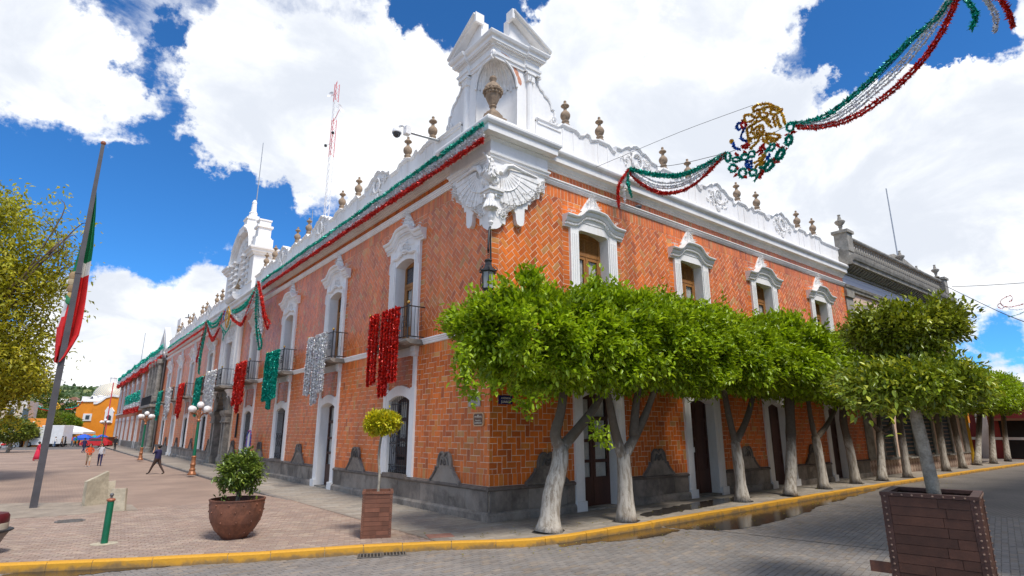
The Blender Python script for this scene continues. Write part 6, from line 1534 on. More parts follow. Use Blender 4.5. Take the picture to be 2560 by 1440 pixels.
# ---- red building across the end of the street
rb=thing('red_building','dark red shop building with white pilasters across the end of the street','building',(63,0,0))
REDP=pm('maroon_plaster',(.24,.035,.03),.8,.15,1,.1,20); WHP=pm('offwhite_plaster',(.62,.60,.56),.8,.1,1)
MB().box(.1,10,-14,16,-.3,6.4).build('wall',REDP,rb)
for y in (-12,-6.4,-1.6,3.2,8,13): MB().box(-.12,.1,y-.45,y+.45,-.2,6.4).build('pilaster',WHP,rb)
MB().box(-.25,10.2,-14.2,16.2,6.4,7.0).build('cornice',WHP,rb); MB().box(-.10,.1,-14,16,1.6,1.85).build('band',WHP,rb)
for y in (-9.2,.8,5.6,10.5): MB().box(.02,.1,y-1.1,y+1.1,-.1,3.4).build('doorway',DARK,rb)
MB().box(-1.2,.1,-.6,2.2,3.4,3.6).build('awning',pm('brown_awning',(.20,.09,.04),.8,.1),rb)
sgn=MB().lathe([(.0,-1.2),(.35,-1.0),(.45,0),(.35,1.0),(0,1.2)],(-.9,4.4,3.6),12); sgn.v=[( -.9+(x+.9)*.25,y,z) for x,y,z in sgn.v]; tag(sgn.build('shop_sign',WHP,None,loc=(63,0,0)),'tall white oval shop sign hanging at the red building','sign')
yp=MB().tube([(46.2,.3,0),(46.2,.3,6.2)],.16,8).build('yellow_post',pm('yellow_paint',(.70,.42,.02),.5,.1)); tag(yp,'yellow painted post at the far end of the pink building','post')
MB_=MB().box(46.5,61,4,40,-.3,7.2); hb=thing('corner_shop','orange and brown corner shop behind the yellow post','building',(0,0,0)); MB_.build('wall',pm('ochre_plaster',(.45,.20,.06),.8,.15,1),hb); MB().box(46.3,61.2,3.7,4.0,3.2,4.4).build('fascia',pm('orange_fascia',(.70,.25,.03),.6,.1),hb); MB().box(49,58,3.9,4.02,0,3.0).build('shopfront',DARK,hb)
# unseen building on the opposite side of the street (behind the camera's right shoulder): sized and placed to shade the road
ob=thing('opposite_building','unseen long tan building on the other side of the street, placed to shade the road','building',(0,0,0)); CRP=pm('tan_plaster',(.30,.21,.14),.85,.1,1)
MB().box(4.2,62,-25,-12.7,-.3,13.2).build('wall',CRP,ob); MB().prx([(-12.7,13.2),(-12.55,13.3),(-12.5,13.6),(-12.7,13.7)],4.2,62).build('cornice',WHITE,ob)
for k in range(12):
    x=6.5+k*4.8; MB().box(x-.7,x+.7,-12.7,-12.62,1,4).build('window',GLASS,ob); MB().box(x-.7,x+.7,-12.7,-12.62,6.5,10).build('window',GLASS,ob)
# ---- far wing of the palace
wg=thing('far_wing','long orange far wing of the palace with stone frontispiece and tinsel swags','building',(0,0,0)); A_,B_=67.3,128.
ORP=brickmat('far_terracotta',(.60,.17,.045),(.54,.145,.04),(.62,.36,.22),.33,.16,.02,.6)
MB().box(-B_,-A_,.10,9,.0,11.9).build('wall',ORP,wg,rz=LZ)
MB().prx([(.1,.0),(-.05,.0),(-.05,.9),(.1,.95)],-B_,-A_-11).build('dado',STONE,wg,rz=LZ)
MB().prx([(.1,11.2),(-.1,11.2),(-.3,11.5),(-.42,11.7),(-.42,11.95),(.1,12.1)],-B_,-A_).build('cornice',WHITE,wg,rz=LZ); MB().prx([(.1,5.4),(-.1,5.4),(-.1,5.62),(.1,5.62)],-B_,-A_-11).build('string_course',WHITE,wg,rz=LZ)
for k,y in enumerate((81.5,88.5,95.5,102.5,109.5,116.5,123.5)):
    for z0,z1,nm in ((5.7,9.6,'window'),(.9,4.2,'lower_window')):
        m=MB()
        for s in (-1,1): m.box(*sorted((-y+s*.75,-y+s*.98)),-.10,.1,z0-(.9 if nm!='window' and k%3==1 else 0),z1)
        m.box(-y-1.15,-y+1.15,-.10,.1,z1,z1+.5)
        if nm=='window': m.pry([(-y-1.3,z1+.5),(-y+1.3,z1+.5),(-y+.5,z1+.9),(-y,z1+1.2),(-y-.5,z1+.9)],-.18,.1)
        w=m.build(nm,WHITE,wg,rz=LZ); MB().box(-y-.75,-y+.75,.02,.09,z0,z1).build('pane',pm('shutter_grey',(.30,.30,.31),.5,.1),w)
fr=MB().box(-77,-A_,-.15,.2,0,11.2); fro=fr.build('frontispiece',STONE,wg,rz=LZ)
for y in (68.2,70.6,73.4,76.0):
    for z0,z1 in ((.0,5.2),(5.9,11.0)):
        m=MB().lathe([(.42,z0),(.42,z0+.5),(.30,z0+.6),(.27,z1-.7),(.34,z1-.6),(.44,z1-.5),(.44,z1)],(-y,-.45,0),10); m.build('column',STONE,fro)
MB().box(-71.9,-69.0,-.18,.0,0,4.6).build('doorway',DARK,fro); MB().box(-73.0,-71.2,-.18,.0,6.2,9.8).build('upper_opening',DARK,fro); MB().box(-77.2,-A_+.1,-1.1,.0,5.25,5.55).build('balcony_slab',STONE,fro)
g=MB()
for k in range(40): x=-77+k*.24; g.tube([(x,-1.0,5.55),(x,-1.0,6.6)],.015,4)
g.tube([(-77,-1,6.6),(-67.6,-1,6.6)],.03,5); stuff(g.build('railing',IRON,fro))
MB().pry([(-77,12.1),(-A_-.4,12.1),(-72.2,15.6)],-.1,.5).build('pediment',WHITE,wg,rz=LZ); MB().pry([(-76,12.4),(-A_-1.6,12.4),(-72.2,14.8)],-.14,-.1).build('tympanum',pm('offwhite_plaster',(0,0,0)),wg,rz=LZ)
MB().box(-70.6,-68.2,1.0,3.2,12.0,16.4).build('chimney_block',WHITE,wg,rz=LZ); MB().box(-91.5,-89,1,3,11.9,13.6).build('roof_box',WHITE,wg,rz=LZ)
wgar=thing('wing_garland','thick green, silver and red tinsel bands along the far wing cornice','garland',(-.6,95,12))
def lw(y0,y1,z,n=30): return [Vector((-.6,lerp(y0,y1,i/n),z-.25*abs(math.sin(i*PI/5))))-Vector(wgar.location) for i in range(n+1)]
tinsel('green_strand','green',[lw(68,127,12.25+.16*k) for k in range(4)],wgar,dens=22,L=.30,seed=201); tinsel('silver_strand','silver',[lw(68,127,11.6+.16*k) for k in range(4)],wgar,dens=22,L=.24,seed=202); tinsel('red_strand','red',[lw(68,127,10.9+.16*k) for k in range(4)],wgar,dens=22,L=.30,seed=203)
bn=thing('balcony_banner','tinsel lettering banner in green, white and red across the far wing balcony','banner',(-1.2,88,6))
for nm,c,z0,z1 in (('green_letters','green',6.3,7.4),('white_band','silver',5.7,6.2),('red_band','red',5.0,5.6)):
    st=[]
    for k in range(5):
        z=lerp(z0,z1,k/4); st.append([Vector((0,lerp(-10,9,i/24),z-6+(.35*math.sin(i*1.9) if c=='green' and k>2 else 0))) for i in range(25)])
    tinsel(nm,c,st,bn,dens=24,L=.26,seed=210)
tag(MB().tube([(-1.2,129,0),(-1.2,129,12)],.1,6).build('striped_pole',pm('red_mast',(0,0,0))),'thin red pole at the far end of the palace wing','pole')
# ---- tiled dome behind the palace roof
q=at(455,905,105); dm_=thing('dome_tower','small white and blue tiled dome with cross behind the palace roof','dome',(q.x,q.y,0)); s_=105/1423
DOMEM=bpy.data.materials.new('talavera_dome'); DOMEM.use_nodes=True; t_=DOMEM.node_tree; b_=t_.nodes['Principled BSDF']; tcn=t_.nodes.new('ShaderNodeTexCoord'); wv=N(t_,'ShaderNodeTexWave',wave_type='BANDS',bands_direction='DIAGONAL'); t_.links.new(tcn.outputs['Object'],wv.inputs[0]); wv.inputs['Scale'].default_value=1.3; wv.inputs['Distortion'].default_value=2; rp=N(t_,'ShaderNodeValToRGB'); t_.links.new(wv.outputs[0],rp.inputs[0]); e_=rp.color_ramp.elements; e_[0].color=(.14,.16,.34,1); e_[0].position=.12; e_[1].color=(.74,.72,.66,1); e_[1].position=.26; el=rp.color_ramp.elements.new(.9); el.color=(.70,.60,.30,1); t_.links.new(rp.outputs[0],b_.inputs[0]); b_.inputs['Roughness'].default_value=.4
def zpx(py,D): return at(455,py,D).z
zt0=zpx(870,105); MB().lathe([(2.2,0),(2.2,zt0-.6),(2.4,zt0-.5),(2.4,zt0-.2)],n=12).build('drum',WHITE,dm_)
MB().lathe([(2.1*math.cos(a),zt0-.2+2.1*math.sin(a)) for a in [i*PI/2/8 for i in range(9)]],n=20,caps=False).build('cupola',DOMEM,dm_,smooth=True)
MB().lathe([(.75,zt0+1.8),(.7,zt0+3.2),(.8,zt0+3.3),(.3,zt0+4.2),(.1,zt0+4.8)],n=8).build('lantern',DOMEM,dm_); MB().box(-.07,.07,-.07,.07,zt0+4.8,zt0+6.4).box(-.5,.5,-.06,.06,zt0+5.6,zt0+5.75).build('cross',IRON,dm_)
# ---- orange church at the end of the plaza
D=128.; q=at(236,1077,D); ch=thing('orange_church','orange church with white trim and tiled dome at the end of the plaza','church',(q.x,q.y,-.14),YAW); pm_=D*.97/1423
def cx(px): return (px-236)*pm_
def cz(py): return (1077-py)*pm_+2.59
OR=pm('orange_plaster',(.80,.26,.012),.75,.08,.6,.1,10)
MB().box(cx(181),cx(228),0,8,0,cz(1006)).build('nave',OR,ch)
cur=[(cx(228),0),(cx(288),0),(cx(288),cz(994)),(cx(272),cz(992)),(cx(258),cz(996)),(cx(246),cz(1006)),(cx(236),cz(1011)),(cx(228),cz(1011))]
MB().pry(cur,-.6,8).build('transept_gable',OR,ch); MB().swp([p for p in cur[2:]][::-1],[(-.1,.5),(-.1,.8),(.35,.8),(.35,.5)]).build('gable_coping',WHITE,ch)
MB().box(cx(180),cx(228),-.2,8.1,cz(1006),cz(1004)).build('nave_coping',WHITE,ch); MB().box(cx(186),cx(190),.5,4,cz(1005),cz(992)).build('parapet_post',WHITE,ch); MB().pry([(cx(195),cz(1005)),(cx(234),cz(1005)),(cx(232),cz(999)),(cx(215),cz(997)),(cx(198),cz(999))],1,5).build('white_parapet',WHITE,ch)
MB().box(cx(202),cx(226),-.15,.1,cz(1053),cz(1035)).build('window_surround',WHITE,ch); MB().box(cx(209),cx(219),-.2,-.15,cz(1049),cz(1039)).build('window',GLASS,ch)
m=MB().box(cx(262),cx(282),-.85,-.6,cz(1058),cz(1030)); m.pry([(cx(260),cz(1030)),(cx(284),cz(1030)),(cx(276),cz(1020)),(cx(272),cz(1024)),(cx(266),cz(1018))],-.85,-.6); m.build('door_surround',WHITE,ch); MB().pry([(cx(267),cz(1058)),(cx(279),cz(1058)),(cx(279),cz(1042)),(cx(273),cz(1038)),(cx(267),cz(1042))],-.9,-.85).build('arched_window',GLASS,ch)
cc_=((262-1280)*(D+6.5)-(236-1280)*D)*.97/1423; MB().lathe([(3.6,cz(1010)),(3.6,cz(990)),(3.75,cz(989)),(3.5,cz(987))],(cc_,6.5,0),8).build('drum',WHITE,ch)
for k in range(8):
    a=k*PI/4+PI/8; x,y=cc_+3.35*math.cos(a),6.5+3.35*math.sin(a); m=MB().lathe([(.75,cz(1007)),(.75,cz(994)),(.5,cz(990)),(0,cz(988))],(x,y,0),10); m.build('dormer',WHITE,ch); MB().ball((x+.55*math.cos(a),y+.55*math.sin(a),cz(998)),.42,8,6,sz=1.5).build('dormer_window',GLASS,ch)
R0=3.5; MB().lathe([(R0*math.cos(a),cz(988)+3.1*math.sin(a)) for a in [i*PI/2/9 for i in range(10)]],(cc_,6.5,0),24,caps=False).build('dome',DOMEM,ch,smooth=True)
zz_=cz(988)+2.9; MB().lathe([(.7,zz_),(.65,zz_+1.3),(.8,zz_+1.4),(.35,zz_+2.0),(.1,zz_+2.6)],(cc_,6.5,0),8).build('lantern',WHITE,ch)
# ---- hill with forest and houses
HM=bpy.data.materials.new('forest_hill'); HM.use_nodes=True; t_=HM.node_tree; b_=t_.nodes['Principled BSDF']; tcn=t_.nodes.new('ShaderNodeTexCoord'); n1=noise(t_,tcn.outputs['Object'],.012,6,.6); n2=noise(t_,tcn.outputs['Object'],.09,4,.7)
c_=mix(t_,ramp(t_,n1,.42,.60),(.07,.115,.06),(.22,.24,.10)); c_=mix(t_,1.,c_,mix(t_,n2,(.55,.6,.6),(1.25,1.2,1.1)),'MULTIPLY'); t_.links.new(c_,b_.inputs[0]); b_.inputs['Roughness'].default_value=1.; b_.inputs['Specular IOR Level'].default_value=.1
hl=MB(); nx,ny=90,26; rg=np.random.default_rng(3)
for j in range(ny):
    for i in range(nx):
        u=i/(nx-1); D_=260+1000*j/(ny-1); ang=math.radians(-64+60*u); px_=math.tan(ang)
        P_=CAM+FWD*D_+RGT*(px_*D_); t=j/(ny-1); zr=105*t**1.25*(1+.10*math.sin(u*9)+.05*math.sin(u*31+2))*(1-.35*max(0,(u-.85)/.15))+6*t*(math.sin(i*2.1+j*1.3)+math.sin(i*.9-j*2.2))*.4+rg.normal()*1.6*t
        hl.v.append((P_.x,P_.y,-1+zr))
hl.f=[[j*nx+i,j*nx+i+1,(j+1)*nx+i+1,(j+1)*nx+i] for j in range(ny-1) for i in range(nx-1)]; hl.c=[None]*len(hl.f); hl.m=[0]*len(hl.f)
hill=struct(hl.build('hill',HM,smooth=True))
rw=np.random.default_rng(12); nW=9000; hv=np.array(hl.v); fi=rw.integers(0,len(hl.f),nW); q4=hv[np.array(hl.f)[fi]]; w4=rw.random((nW,2)); pw_=(q4[:,0]*(1-w4[:,:1])*(1-w4[:,1:])+q4[:,1]*w4[:,:1]*(1-w4[:,1:])+q4[:,2]*w4[:,:1]*w4[:,1:]+q4[:,3]*(1-w4[:,:1])*w4[:,1:]); sel=np.sin(pw_[:,0]*.02)+np.sin(pw_[:,1]*.017+1)+rw.normal(size=nW)*.6>-.2; pw_=pw_[sel]; nW=len(pw_); dw_=unit(nW,rw)*.5+np.array([0,0,1.])
hw_=leaf_mesh('hillside_wood',pw_-np.array([0,0,1.5]),dw_,unit(nW,rw),rw.uniform(5,11,nW),rw.uniform(5,10,nW),np.clip(np.array([.085,.13,.05])*rw.uniform(.55,1.6,(nW,1)),.01,.6)); tag(stuff(link('hillside_wood',hw_,ASH)),'woodland covering the far hillside','woodland')
bpy.context.view_layer.update()
bvh_ok,dg_=True,bpy.context.evaluated_depsgraph_get()
hmats=[pm('house_white',(.66,.63,.58),.85,.1,1),pm('house_cream',(.55,.45,.34),.85,.1,1),pm('house_pink',(.50,.30,.24),.85,.1,1)]; hroof=pm('house_roof',(.30,.14,.09),.85,.2,1)
rg2=random.Random(4); hlabels=['small white house on the hillside','small cream house on the hillside','small pink house on the hillside']
for k in range(30):
    px=rg2.uniform(88,232); py=rg2.uniform(1008,1056); r_=ray(px,py); hit,loc,nrm,idx=hill.ray_cast(CAM,r_)
    if not hit: continue
    i=rg2.randrange(3); s=rg2.uniform(4,7); t=thing('house',hlabels[i],'house',(loc.x,loc.y,loc.z-.5),YAW+rg2.uniform(-.4,.4),group=('white','cream','pink')[i]+' houses on the hillside')
    MB().box(-s,s,-s*.7,s*.7,-3,5+rg2.random()*3).build('wall',hmats[i],t); h_=8.2; MB().pry([(-s*1.05,5.2),(s*1.05,5.2),(s*.3,8.2),(-s*.3,8.2)],-s*.75,s*.75).build('roof',hroof if k%2 else hmats[0],t)
    for dx in (-.5,0,.5): MB().box(dx*s-.6,dx*s+.6,-s*.72,-s*.69,1,3).build('window',DARK,t)
# ---- trees and greenery in the middle distance
def far_tree(label,px,pyb,D,w,h,base,seed,trunk=True,ycol=(.3,.36,.05),grp=None,pw=2.0,nclu=420,L=.55):
    q=at(px,1083,D); t=thing('far_tree',label,'tree',(q.x,q.y,-.14),group=grp); z0=max(1.2,h*.22)
    m=MB(); limb(m,[(0,0,0),(.1,0,z0),(0,0,h*.6)],.22,.10,7,.05,seed); m.build('trunk',BARK,t)
    link('crown',crown('crown',(0,0,(z0+h)/2+.2),(w/2,w/2,(h-z0)/2),nclu,9,L,base,seed,ASH,ycol=ycol,young=.25,pw=pw,shell=.55,sig=.22,bump=.10),ASH,t)
far_tree('clipped olive-green dome tree beside the delivery truck',84,1083,112,7.2,6.4,(.16,.18,.03),301,pw=2.4); far_tree('bright green clipped dome tree beside the church wall',153,1083,122,6.0,5.6,(.13,.22,.02),302,pw=2.4)
far_tree('tall dark green tree behind the clipped dome trees',62,1083,150,13,14.5,(.07,.12,.03),303,nclu=700,L=.7); far_tree('dark conifer-like tree left of the church',170,1083,170,8,10.5,(.05,.10,.035),304,L=.6)
far_tree('low shrubby tree in front of the pale arcade',28,1083,72,4.6,3.6,(.12,.16,.03),305,L=.35); far_tree('yellow-green sapling beside the truck cab',69,1083,96,2.4,3.4,(.28,.30,.03),306,nclu=160,L=.35); far_tree('rounded tree behind the market tents',127,1083,134,7,6.0,(.15,.21,.03),307)
# pale arcade building at the left edge
q=at(10,1083,95); ab=thing('arcade_building','pale striped arcade building beyond the plaza trees','building',(q.x,q.y,-.14),YAW+.5); MB().box(-9,2.2,0,8,0,7.5).build('wall',pm('house_white',(0,0,0)),ab)
for k in range(6): MB().box(-8.6+k*1.9,-7.9+k*1.9,-.15,0,0,6.8).build('pilaster',hmats[1],ab); MB().box(-7.7+k*1.9,-6.9+k*1.9,-.05,0,3.8,6.2).build('window',GLASS,ab)
MB().box(2.6,5.0,.5,6,0,4.6).build('annex',pm('orange_fascia',(0,0,0)),ab)
# garland far away across the plaza mouth
fs=thing('far_garland','distant tricolour tinsel swag with gold emblem across the far street','garland',(0,0,0))
def FG(P): return [at(x,y,105) for x,y in P]
tinsel('green_strand','green',[FG([(88,1009),(102,1020),(125,1024)]),FG([(165,1021),(190,1016),(206,1003)])],fs,dens=20,L=.3,seed=220); tinsel('red_strand','red',[FG([(87,1012),(100,1022),(125,1027)]),FG([(164,1023),(190,1020),(206,1004)])],fs,dens=20,L=.3,seed=221); tinsel('gold_outline','gold',[FG(loop(143,1016,6,7)),FG(loop(143,1016,3,4)),FG([(138,1016),(149,1016)])],fs,dens=20,L=.3,seed=222)
# ---- market tents
def tent(label,px,pyt,pye,D,wpx,col,nm):
    q=at(px,1083,D); k=D*.97/1423; t=thing('market_tent',label,'tent',(q.x,q.y,-.14),YAW+.3); w=wpx*k/2; ze=(1077-pye)*k+2.59; zt=(1077-pyt)*k+2.59
    MB().loft([[(-w,-w,ze),(w,-w,ze),(w,w,ze),(-w,w,ze)],[(-w*.45,-w*.45,lerp(ze,zt,.72)),(w*.45,-w*.45,lerp(ze,zt,.72)),(w*.45,w*.45,lerp(ze,zt,.72)),(-w*.45,w*.45,lerp(ze,zt,.72))],[(-.05,-.05,zt),(.05,-.05,zt),(.05,.05,zt),(-.05,.05,zt)]]).build('canopy',pm('canvas_'+nm,col,.7,.08,2),t)
    m=MB(); m.loft([[(-w,-w,ze-.35),(w,-w,ze-.35),(w,w,ze-.35),(-w,w,ze-.35)],[(-w,-w,ze),(w,-w,ze),(w,w,ze),(-w,w,ze)]],caps=False); m.build('valance',pm('canvas_'+nm,col),t)
    for sx in (-1,1):
        for sy in (-1,1): MB().tube([(sx*(w-.05),sy*(w-.05),0),(sx*(w-.05),sy*(w-.05),ze)],.04,5).build('leg',STEEL,t)
    return t
tent('large white marquee in front of the church',178,1064,1080,112,78,(.80,.79,.78),'white'); tent('bright blue market tent beside the marquee',212,1085,1094,100,34,(.02,.10,.55),'blue'); tent('blue market tent against the palace far end',257,1086,1093,104,24,(.02,.13,.60),'blue'); tent('teal market tent between the two blue ones',238,1087,1094,106,16,(.0,.30,.32),'teal'); tent('small blue stall tent behind the truck',172,1094,1100,108,16,(.02,.10,.50),'blue')
# ---- vehicles
def wheel(t,x,y,r,w):
    m=MB().lathe([(r*.6,-w/2),(r,-w/2),(r,w/2),(r*.6,w/2)],n=16); m.xf(lambda p:(p.x+x,p.z+y,p.y+r)); o=m.build('wheel',pm('rubber',(.02,.02,.02),.8,.2),t); h_=MB().lathe([(r*.6,-w/2-.01),(r*.6,w/2+.01)],n=12); h_.xf(lambda p:(p.x+x,p.z+y,p.y+r)); h_.build('rim',STEEL,o)
D=98.; q=at(118,1120,D); tr=thing('delivery_truck','white box delivery truck parked beyond the plaza','truck',(q.x,q.y,-.14),YAW); k=D*.97/1423; WHC=pm('white_car_paint',(.74,.73,.72),.35,.05,2)
def tx(px): return (px-118)*k
def tz(py): return (1120-py)*k
MB().rbox(tx(108),tx(163),-1.1,1.1,tz(1112),tz(1068),.05).build('box_body',WHC,tr); MB().box(tx(80),tx(108),-1.05,1.05,tz(1086),tz(1072)).build('air_deflector',WHC,tr)
MB().pry([(tx(74),tz(1115)),(tx(110),tz(1115)),(tx(110),tz(1086)),(tx(97),tz(1086)),(tx(88),tz(1098)),(tx(75),tz(1102))],-1.0,1.0).build('cab',WHC,tr)
MB().pry([(tx(96),tz(1088)),(tx(107),tz(1088)),(tx(107),tz(1098)),(tx(91),tz(1098))],-1.02,1.02).build('side_window',GLASS,tr); MB().add([(tx(96.5),-.9,tz(1086.5)),(tx(96.5),.9,tz(1086.5)),(tx(87.6),.9,tz(1097.5)),(tx(87.6),-.9,tz(1097.5))],[(0,1,2,3)]).build('windscreen',GLASS,tr); MB().box(tx(74)-.1,tx(76),-1,1,tz(1117),tz(1113)).build('bumper',STEEL,tr); MB().box(tx(110),tx(160),-.5,.5,tz(1116),tz(1111)).build('chassis',IRON,tr)
for s in (-.75,.5): MB().ball((tx(75),s,tz(1106)),.14,8,6,sx=.5).build('headlight',GLOBE,tr)
for x in (82,145): 
    for y in (-.9,.9): wheel(tr,tx(x),y,.42,.25)
D=95.; q=at(238,1119,D); cr_=thing('red_car','red hatchback car parked at the far end of the palace','car',(q.x,q.y,-.14),YAW+.2); REDC=pm('red_car_paint',(.55,.01,.012),.25,.05,2,spec=.7)
prof_=[(-2.0,.35),(-2.05,.75),(-1.7,.9),(-1.0,1.0),(-.35,1.45),(.9,1.48),(1.7,1.0),(2.0,.9),(2.05,.4),(1.6,.3),(-1.6,.3)]
b=MB(); b.loft([[(x,y,z) for x,z in prof_] for y in (-.8,.8)]); b.build('body',REDC,cr_); MB().pry([(-.85,1.02),(-.35,1.38),(.85,1.40),(1.4,1.02)],-.81,.81).build('windows',GLASS,cr_)
for x in (-1.25,1.25):
    for y in (-.75,.75): wheel(cr_,x,y,.31,.2)
for y in (-.55,.55): MB().ball((-2.0,y,.72),.13,8,6,sx=.5).build('headlight',GLOBE,cr_)
for label,px,py,D in (('dark motorcycle parked in front of the low shrubby tree',8,1126,80),('motorcycle parked behind another one by the arcade building',20,1120,90)):
    q=at(px,py,D); t=thing('motorcycle',label,'motorcycle',(q.x,q.y,-.13),YAW+.4); wheel(t,-.65,0,.30,.12); wheel(t,.65,0,.30,.12)
    MB().tube([(-.65,0,.3),(-.45,0,.95)],.05,6).tube([(-.48,-.32,1.0),(-.42,0,1.0),(-.48,.32,1.0)],.03,5).build('fork',STEEL,t); MB().ball((-.1,0,.78),.26,8,6,sx=1.2,sy=.6,sz=.6).build('tank',REDC,t); MB().rbox(.05,.75,-.13,.13,.66,.78,.04).build('seat',IRON,t); MB().box(-.2,.25,-.15,.15,.3,.6).build('engine',STEEL,t)
# rusty square planters in the distance
for label,px,py,D,w in (('brown steel planter in front of the truck cab',64,1119,99,2.6),('brown steel planter beside the palace far end',263,1119,97,1.6),('brown steel planter beside the truck box',130,1117,99,1.6)):
    q=at(px,py,D); m=MB().loft([[(sx*w/2*e,sy*w/2*e,z) for sx,sy in ((-1,-1),(1,-1),(1,1),(-1,1))] for e,z in ((.86,0),(1,1.5),(1.03,1.5),(1.03,1.6),(.9,1.6),(.9,1.4))]); tag(m.build('far_planter',RUST,None,loc=(q.x,q.y,-.14),rz=YAW),label,'planter')
# ================================================================ people
SKIN=pm('skin',(.42,.22,.13),.55,.06,8); HAIR=pm('black_hair',(.012,.009,.008),.45,.2,30)
def person(label,loc,rz,h,top,legs,shoe,pose='walk',sleeve='short',hair='short',skirt=False,bulk=1.,bare_legs=False,armpose=None,phase=1):
    """one skinned body mesh built from a joint graph; -y is forward"""
    t=thing('person',label,'person',loc,rz); s=h/1.72
    J={'pel':(0,0,.95,.145*bulk),'bel':(0,-.02*bulk,1.10,.148*bulk),'che':(0,0,1.30,.155*bulk),'nec':(0,-.01,1.47,.062),'chin':(0,-.03,1.545,.072),'hed':(0,-.02,1.62,.098),'top':(0,-.01,1.70,.07),'nos':(0,-.115,1.60,.018)}
    E=[('pel','bel'),('bel','che'),('che','nec'),('nec','chin'),('chin','hed'),('hed','top'),('hed','nos')]
    st={'walk':.26,'stand':.02,'stride':.40}[pose]
    for sd,nm in ((-1,'l'),(1,'r')):
        f=st*sd*phase
        J['hip'+nm]=(sd*.09,0,.90,.105*bulk); J['kne'+nm]=(sd*.095,-f*.45-.03,.50,.068); J['ank'+nm]=(sd*.10,-f*.95+(.06 if f<0 else 0),.09,.045); J['toe'+nm]=(sd*.11,-f*.95-.15+(.06 if f<0 else 0),.035,.035)
        E+= [('pel','hip'+nm),('hip'+nm,'kne'+nm),('kne'+nm,'ank'+nm),('ank'+nm,'toe'+nm)]
        a=-f*.8
        J['sho'+nm]=(sd*.185*bulk,0,1.40,.065)
        if armpose and nm in armpose: el,wr=armpose[nm]
        else: el,wr=((sd*.235*bulk,-a*.35+.03,1.13),(sd*.24*bulk,-a*.85-.05,.89))
        J['elb'+nm]=(*el,.045); J['wri'+nm]=(*wr,.032)
        w=Vector(wr); d=(w-Vector(el)).normalized(); J['pal'+nm]=(*(w+d*.06),.034); E+= [('che','sho'+nm),('sho'+nm,'elb'+nm),('elb'+nm,'wri'+nm),('wri'+nm,'pal'+nm)]
        sx=d.orthogonal().normalized()
        for k in range(5):
            o=sx*((k-2)*.018); l=(.05,.085,.095,.085,.065)[k]; p=w+d*.06+o*(1.6 if k==0 else 1)
            if k==0: p=w+d*.02+sx*-.045
            q=p+d*l+Vector((0,-.02,0)); J['f%d%s'%(k,nm)]=(*q,.0095); E.append(('pal'+nm,'f%d%s'%(k,nm)))
    names=list(J); me=bpy.data.meshes.new('body'); me.from_pydata([tuple(c*s for c in J[n][:3]) for n in names],[(names.index(a),names.index(b)) for a,b in E],[])
    o=bpy.data.objects.new('body',me); COL.objects.link(o); o.modifiers.new('skin','SKIN')
    for i,n in enumerate(names):
        r_=J[n][3]*s; me.skin_vertices[0].data[i].radius=(r_*(1.0 if n not in('pel','bel','che') else 1.05),r_*(1.0 if n not in('che','bel','pel') else .80)); me.skin_vertices[0].data[i].use_root=(n=='pel')
    sb_=o.modifiers.new('sub','SUBSURF'); sb_.levels=1
    dg=bpy.context.evaluated_depsgraph_get(); m2=bpy.data.meshes.new_from_object(o.evaluated_get(dg)); bpy.data.objects.remove(o)
    m2.name='body'; m2.materials.clear()
    for m in (SKIN,top,legs,shoe): m2.materials.append(m)
    idx=[]
    for p in m2.polygons:
        c=p.center/s; x,y,z=c
        arm=abs(x)>.20*bulk and z>.75 and z<1.46
        nearhand=False
        for nm in 'lr':
            el,wr=Vector(J['elb'+nm][:3]),Vector(J['wri'+nm][:3]); sh_=Vector(J['sho'+nm][:3])
            de=(c-el).length; dw=(c-wr).length; dsh=(c-sh_).length
            tt_=max(0,min(1,(c-el).dot(wr-el)/max(1e-6,(wr-el).length_squared))); dd=(c-(el+(wr-el)*tt_)).length
            if dd<.062 and (sleeve=='short' and tt_>.12 or sleeve=='long' and tt_>.93) and not (z<.93 and abs(x)<.12): nearhand=True
            if dw<.13 and (c-wr).dot(wr-el)>.0: nearhand=True
        if z>1.475: k=0
        elif nearhand: k=0
        elif z<.075: k=3
        elif z<.93 and not arm: k=0 if (bare_legs and z<bare_legs) else 2
        else: k=1
        idx.append(k)
    m2.polygons.foreach_set('material_index',idx); m2.polygons.foreach_set('use_smooth',[True]*len(idx))
    b=bpy.data.objects.new('body',m2); COL.objects.link(b); b.parent=t
    hm=MB(); hm.ball((0,.012*s,1.645*s),.112*s,12,8,sz=1.0,sy=1.05)
    hm.v=[(x,max(y,-.065*s) if z<1.69*s else y,z) for x,y,z in hm.v]
    hm.v=[(x,y,z if not(y<-.04*s and z<1.66*s) else 1.67*s) for x,y,z in hm.v]
    if hair=='long': hm.loft([[(sx*.10*s,y*s,1.66*s) for sx,y in ((-1,0),(1,0),(1,.12),(-1,.12))],[(sx*.11*s,y*s,1.40*s) for sx,y in ((-1,.03),(1,.03),(1,.15),(-1,.15))]])
    hm.build('hair' if hair!='cap' else 'cap',HAIR,t,smooth=True)
    if skirt: MB().lathe([(.155*s,1.0*s),(.20*s,.85*s),(.26*s,.5*s),(.32*s,.12*s)],n=16).build('skirt',legs,t,smooth=True)
    ey=MB()
    for sd in (-1,1): ey.ball((sd*.035*s,-.105*s,1.635*s),.011*s,6,4)
    ey.build('eyes',DARK,t); 
    return t
def C_(n,c): return pm('cloth_'+n,c,.85,.12,12)
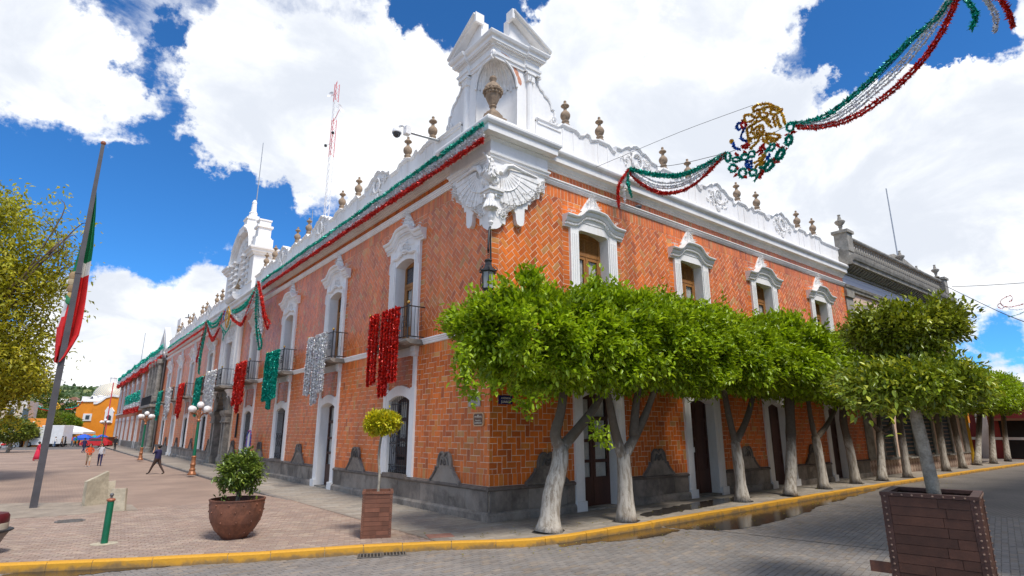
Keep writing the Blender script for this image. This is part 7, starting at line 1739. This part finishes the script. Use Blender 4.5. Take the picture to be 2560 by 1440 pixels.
WSH=C_('white',(.68,.66,.64)); NAV=C_('navy',(.02,.018,.075)); BRN=C_('brown',(.055,.03,.022)); BLK=C_('black',(.012,.012,.014)); ORG=C_('orange',(.62,.085,.02)); BEI=C_('beige',(.50,.40,.28)); GRY=C_('lightgrey',(.52,.52,.56)); DNM=C_('denim',(.04,.09,.20)); PNKR=C_('crimson',(.60,.02,.06)); TAN=C_('tan',(.40,.24,.12)); TEA=C_('teal',(.0,.22,.18)); LIL=C_('lilac',(.45,.38,.50)); SAL=C_('salmon',(.45,.22,.17))
PLZZ=-.12
def face(dx,dy): return math.atan2(dx,-dy)  # heading so that local -y points to (dx,dy)
q=on_z(389,1186,PLZZ)
mn=person('man in navy vest and brown trousers striding off the sidewalk',(q.x,q.y,PLZZ),face(-.78,.62),1.72,NAV,BRN,BLK,'stride','short','short',bulk=1.28,armpose={'r':((.20,-.22,1.20),(.06,-.26,1.50))})
vest=None
q=on_z(218,1167,PLZZ); person('woman in an orange jacket and cream shorts strolling on the plaza',(q.x,q.y,PLZZ),face(-.05,-1),1.62,ORG,BEI,WSH,'walk','long','long',bulk=1.08,bare_legs=.42,armpose={'l':((-.27,.02,1.15),(-.10,-.20,1.05)),'r':((.27,.02,1.15),(.12,-.20,1.05))})
q=on_z(247,1165,PLZZ); person('woman in a pale grey top and dark trousers holding a phone',(q.x,q.y,PLZZ),face(-.1,-1),1.62,GRY,NAV,BLK,'walk','long','long',armpose={'l':((-.26,-.10,1.22),(-.12,-.16,1.50))})
q=on_z(91,1152,PLZZ); person('woman in a long crimson dress walking behind the flagpole',(q.x,q.y,PLZZ),face(1,.2),1.62,PNKR,PNKR,PNKR,'walk','short','short',skirt=True)
q=on_z(207,1132,PLZZ); person('person in dark navy clothes leaning forward near the red car',(q.x,q.y,PLZZ),face(.6,.6),1.72,NAV,NAV,BLK,'walk','long','short',bulk=1.2)
q=on_z(286,1126,0); person('guard in black standing on the sidewalk by the palace far end',(q.x,q.y,0),face(-.6,-.8),1.75,BLK,BLK,BLK,'stand','long','cap')
q=on_z(2288,1172,0); person('person in a salmon top and jeans walking under the street trees',(q.x,q.y,0),face(1,.05),1.66,SAL,DNM,WSH,'walk','long','long')
FARP=[(135,1120,96,'person in a white shirt and jeans near the truck',WSH,DNM),(152,1121,95,'person in a tan top walking beside the truck',TAN,BRN),(160,1120,97,'person in black beside the truck tail',BLK,BLK),(186,1119,98,'person in teal carrying a white bag',TEA,BLK),(196,1117,101,'person in pale grey by the blue tent',GRY,DNM),(222,1116,103,'person in a red top behind the red car',PNKR,NAV),(248,1117,101,'person in lilac near the blue tents',LIL,BLK),(178,1116,104,'person in orange under the marquee edge',ORG,DNM),(230,1115,106,'person in white between the tents',WSH,BLK),(270,1118,99,'person in denim by the brown planter',DNM,BRN),(12,1119,88,'person in salmon beside the motorcycles',SAL,DNM)]
for px,py,D,lb,a,b in FARP:
    q=at(px,py,D); person(lb,(q.x,q.y,-.13),random.uniform(-3,3),random.uniform(1.58,1.76),a,b,BLK,random.choice(('walk','stand')),'long',random.choice(('short','long')))
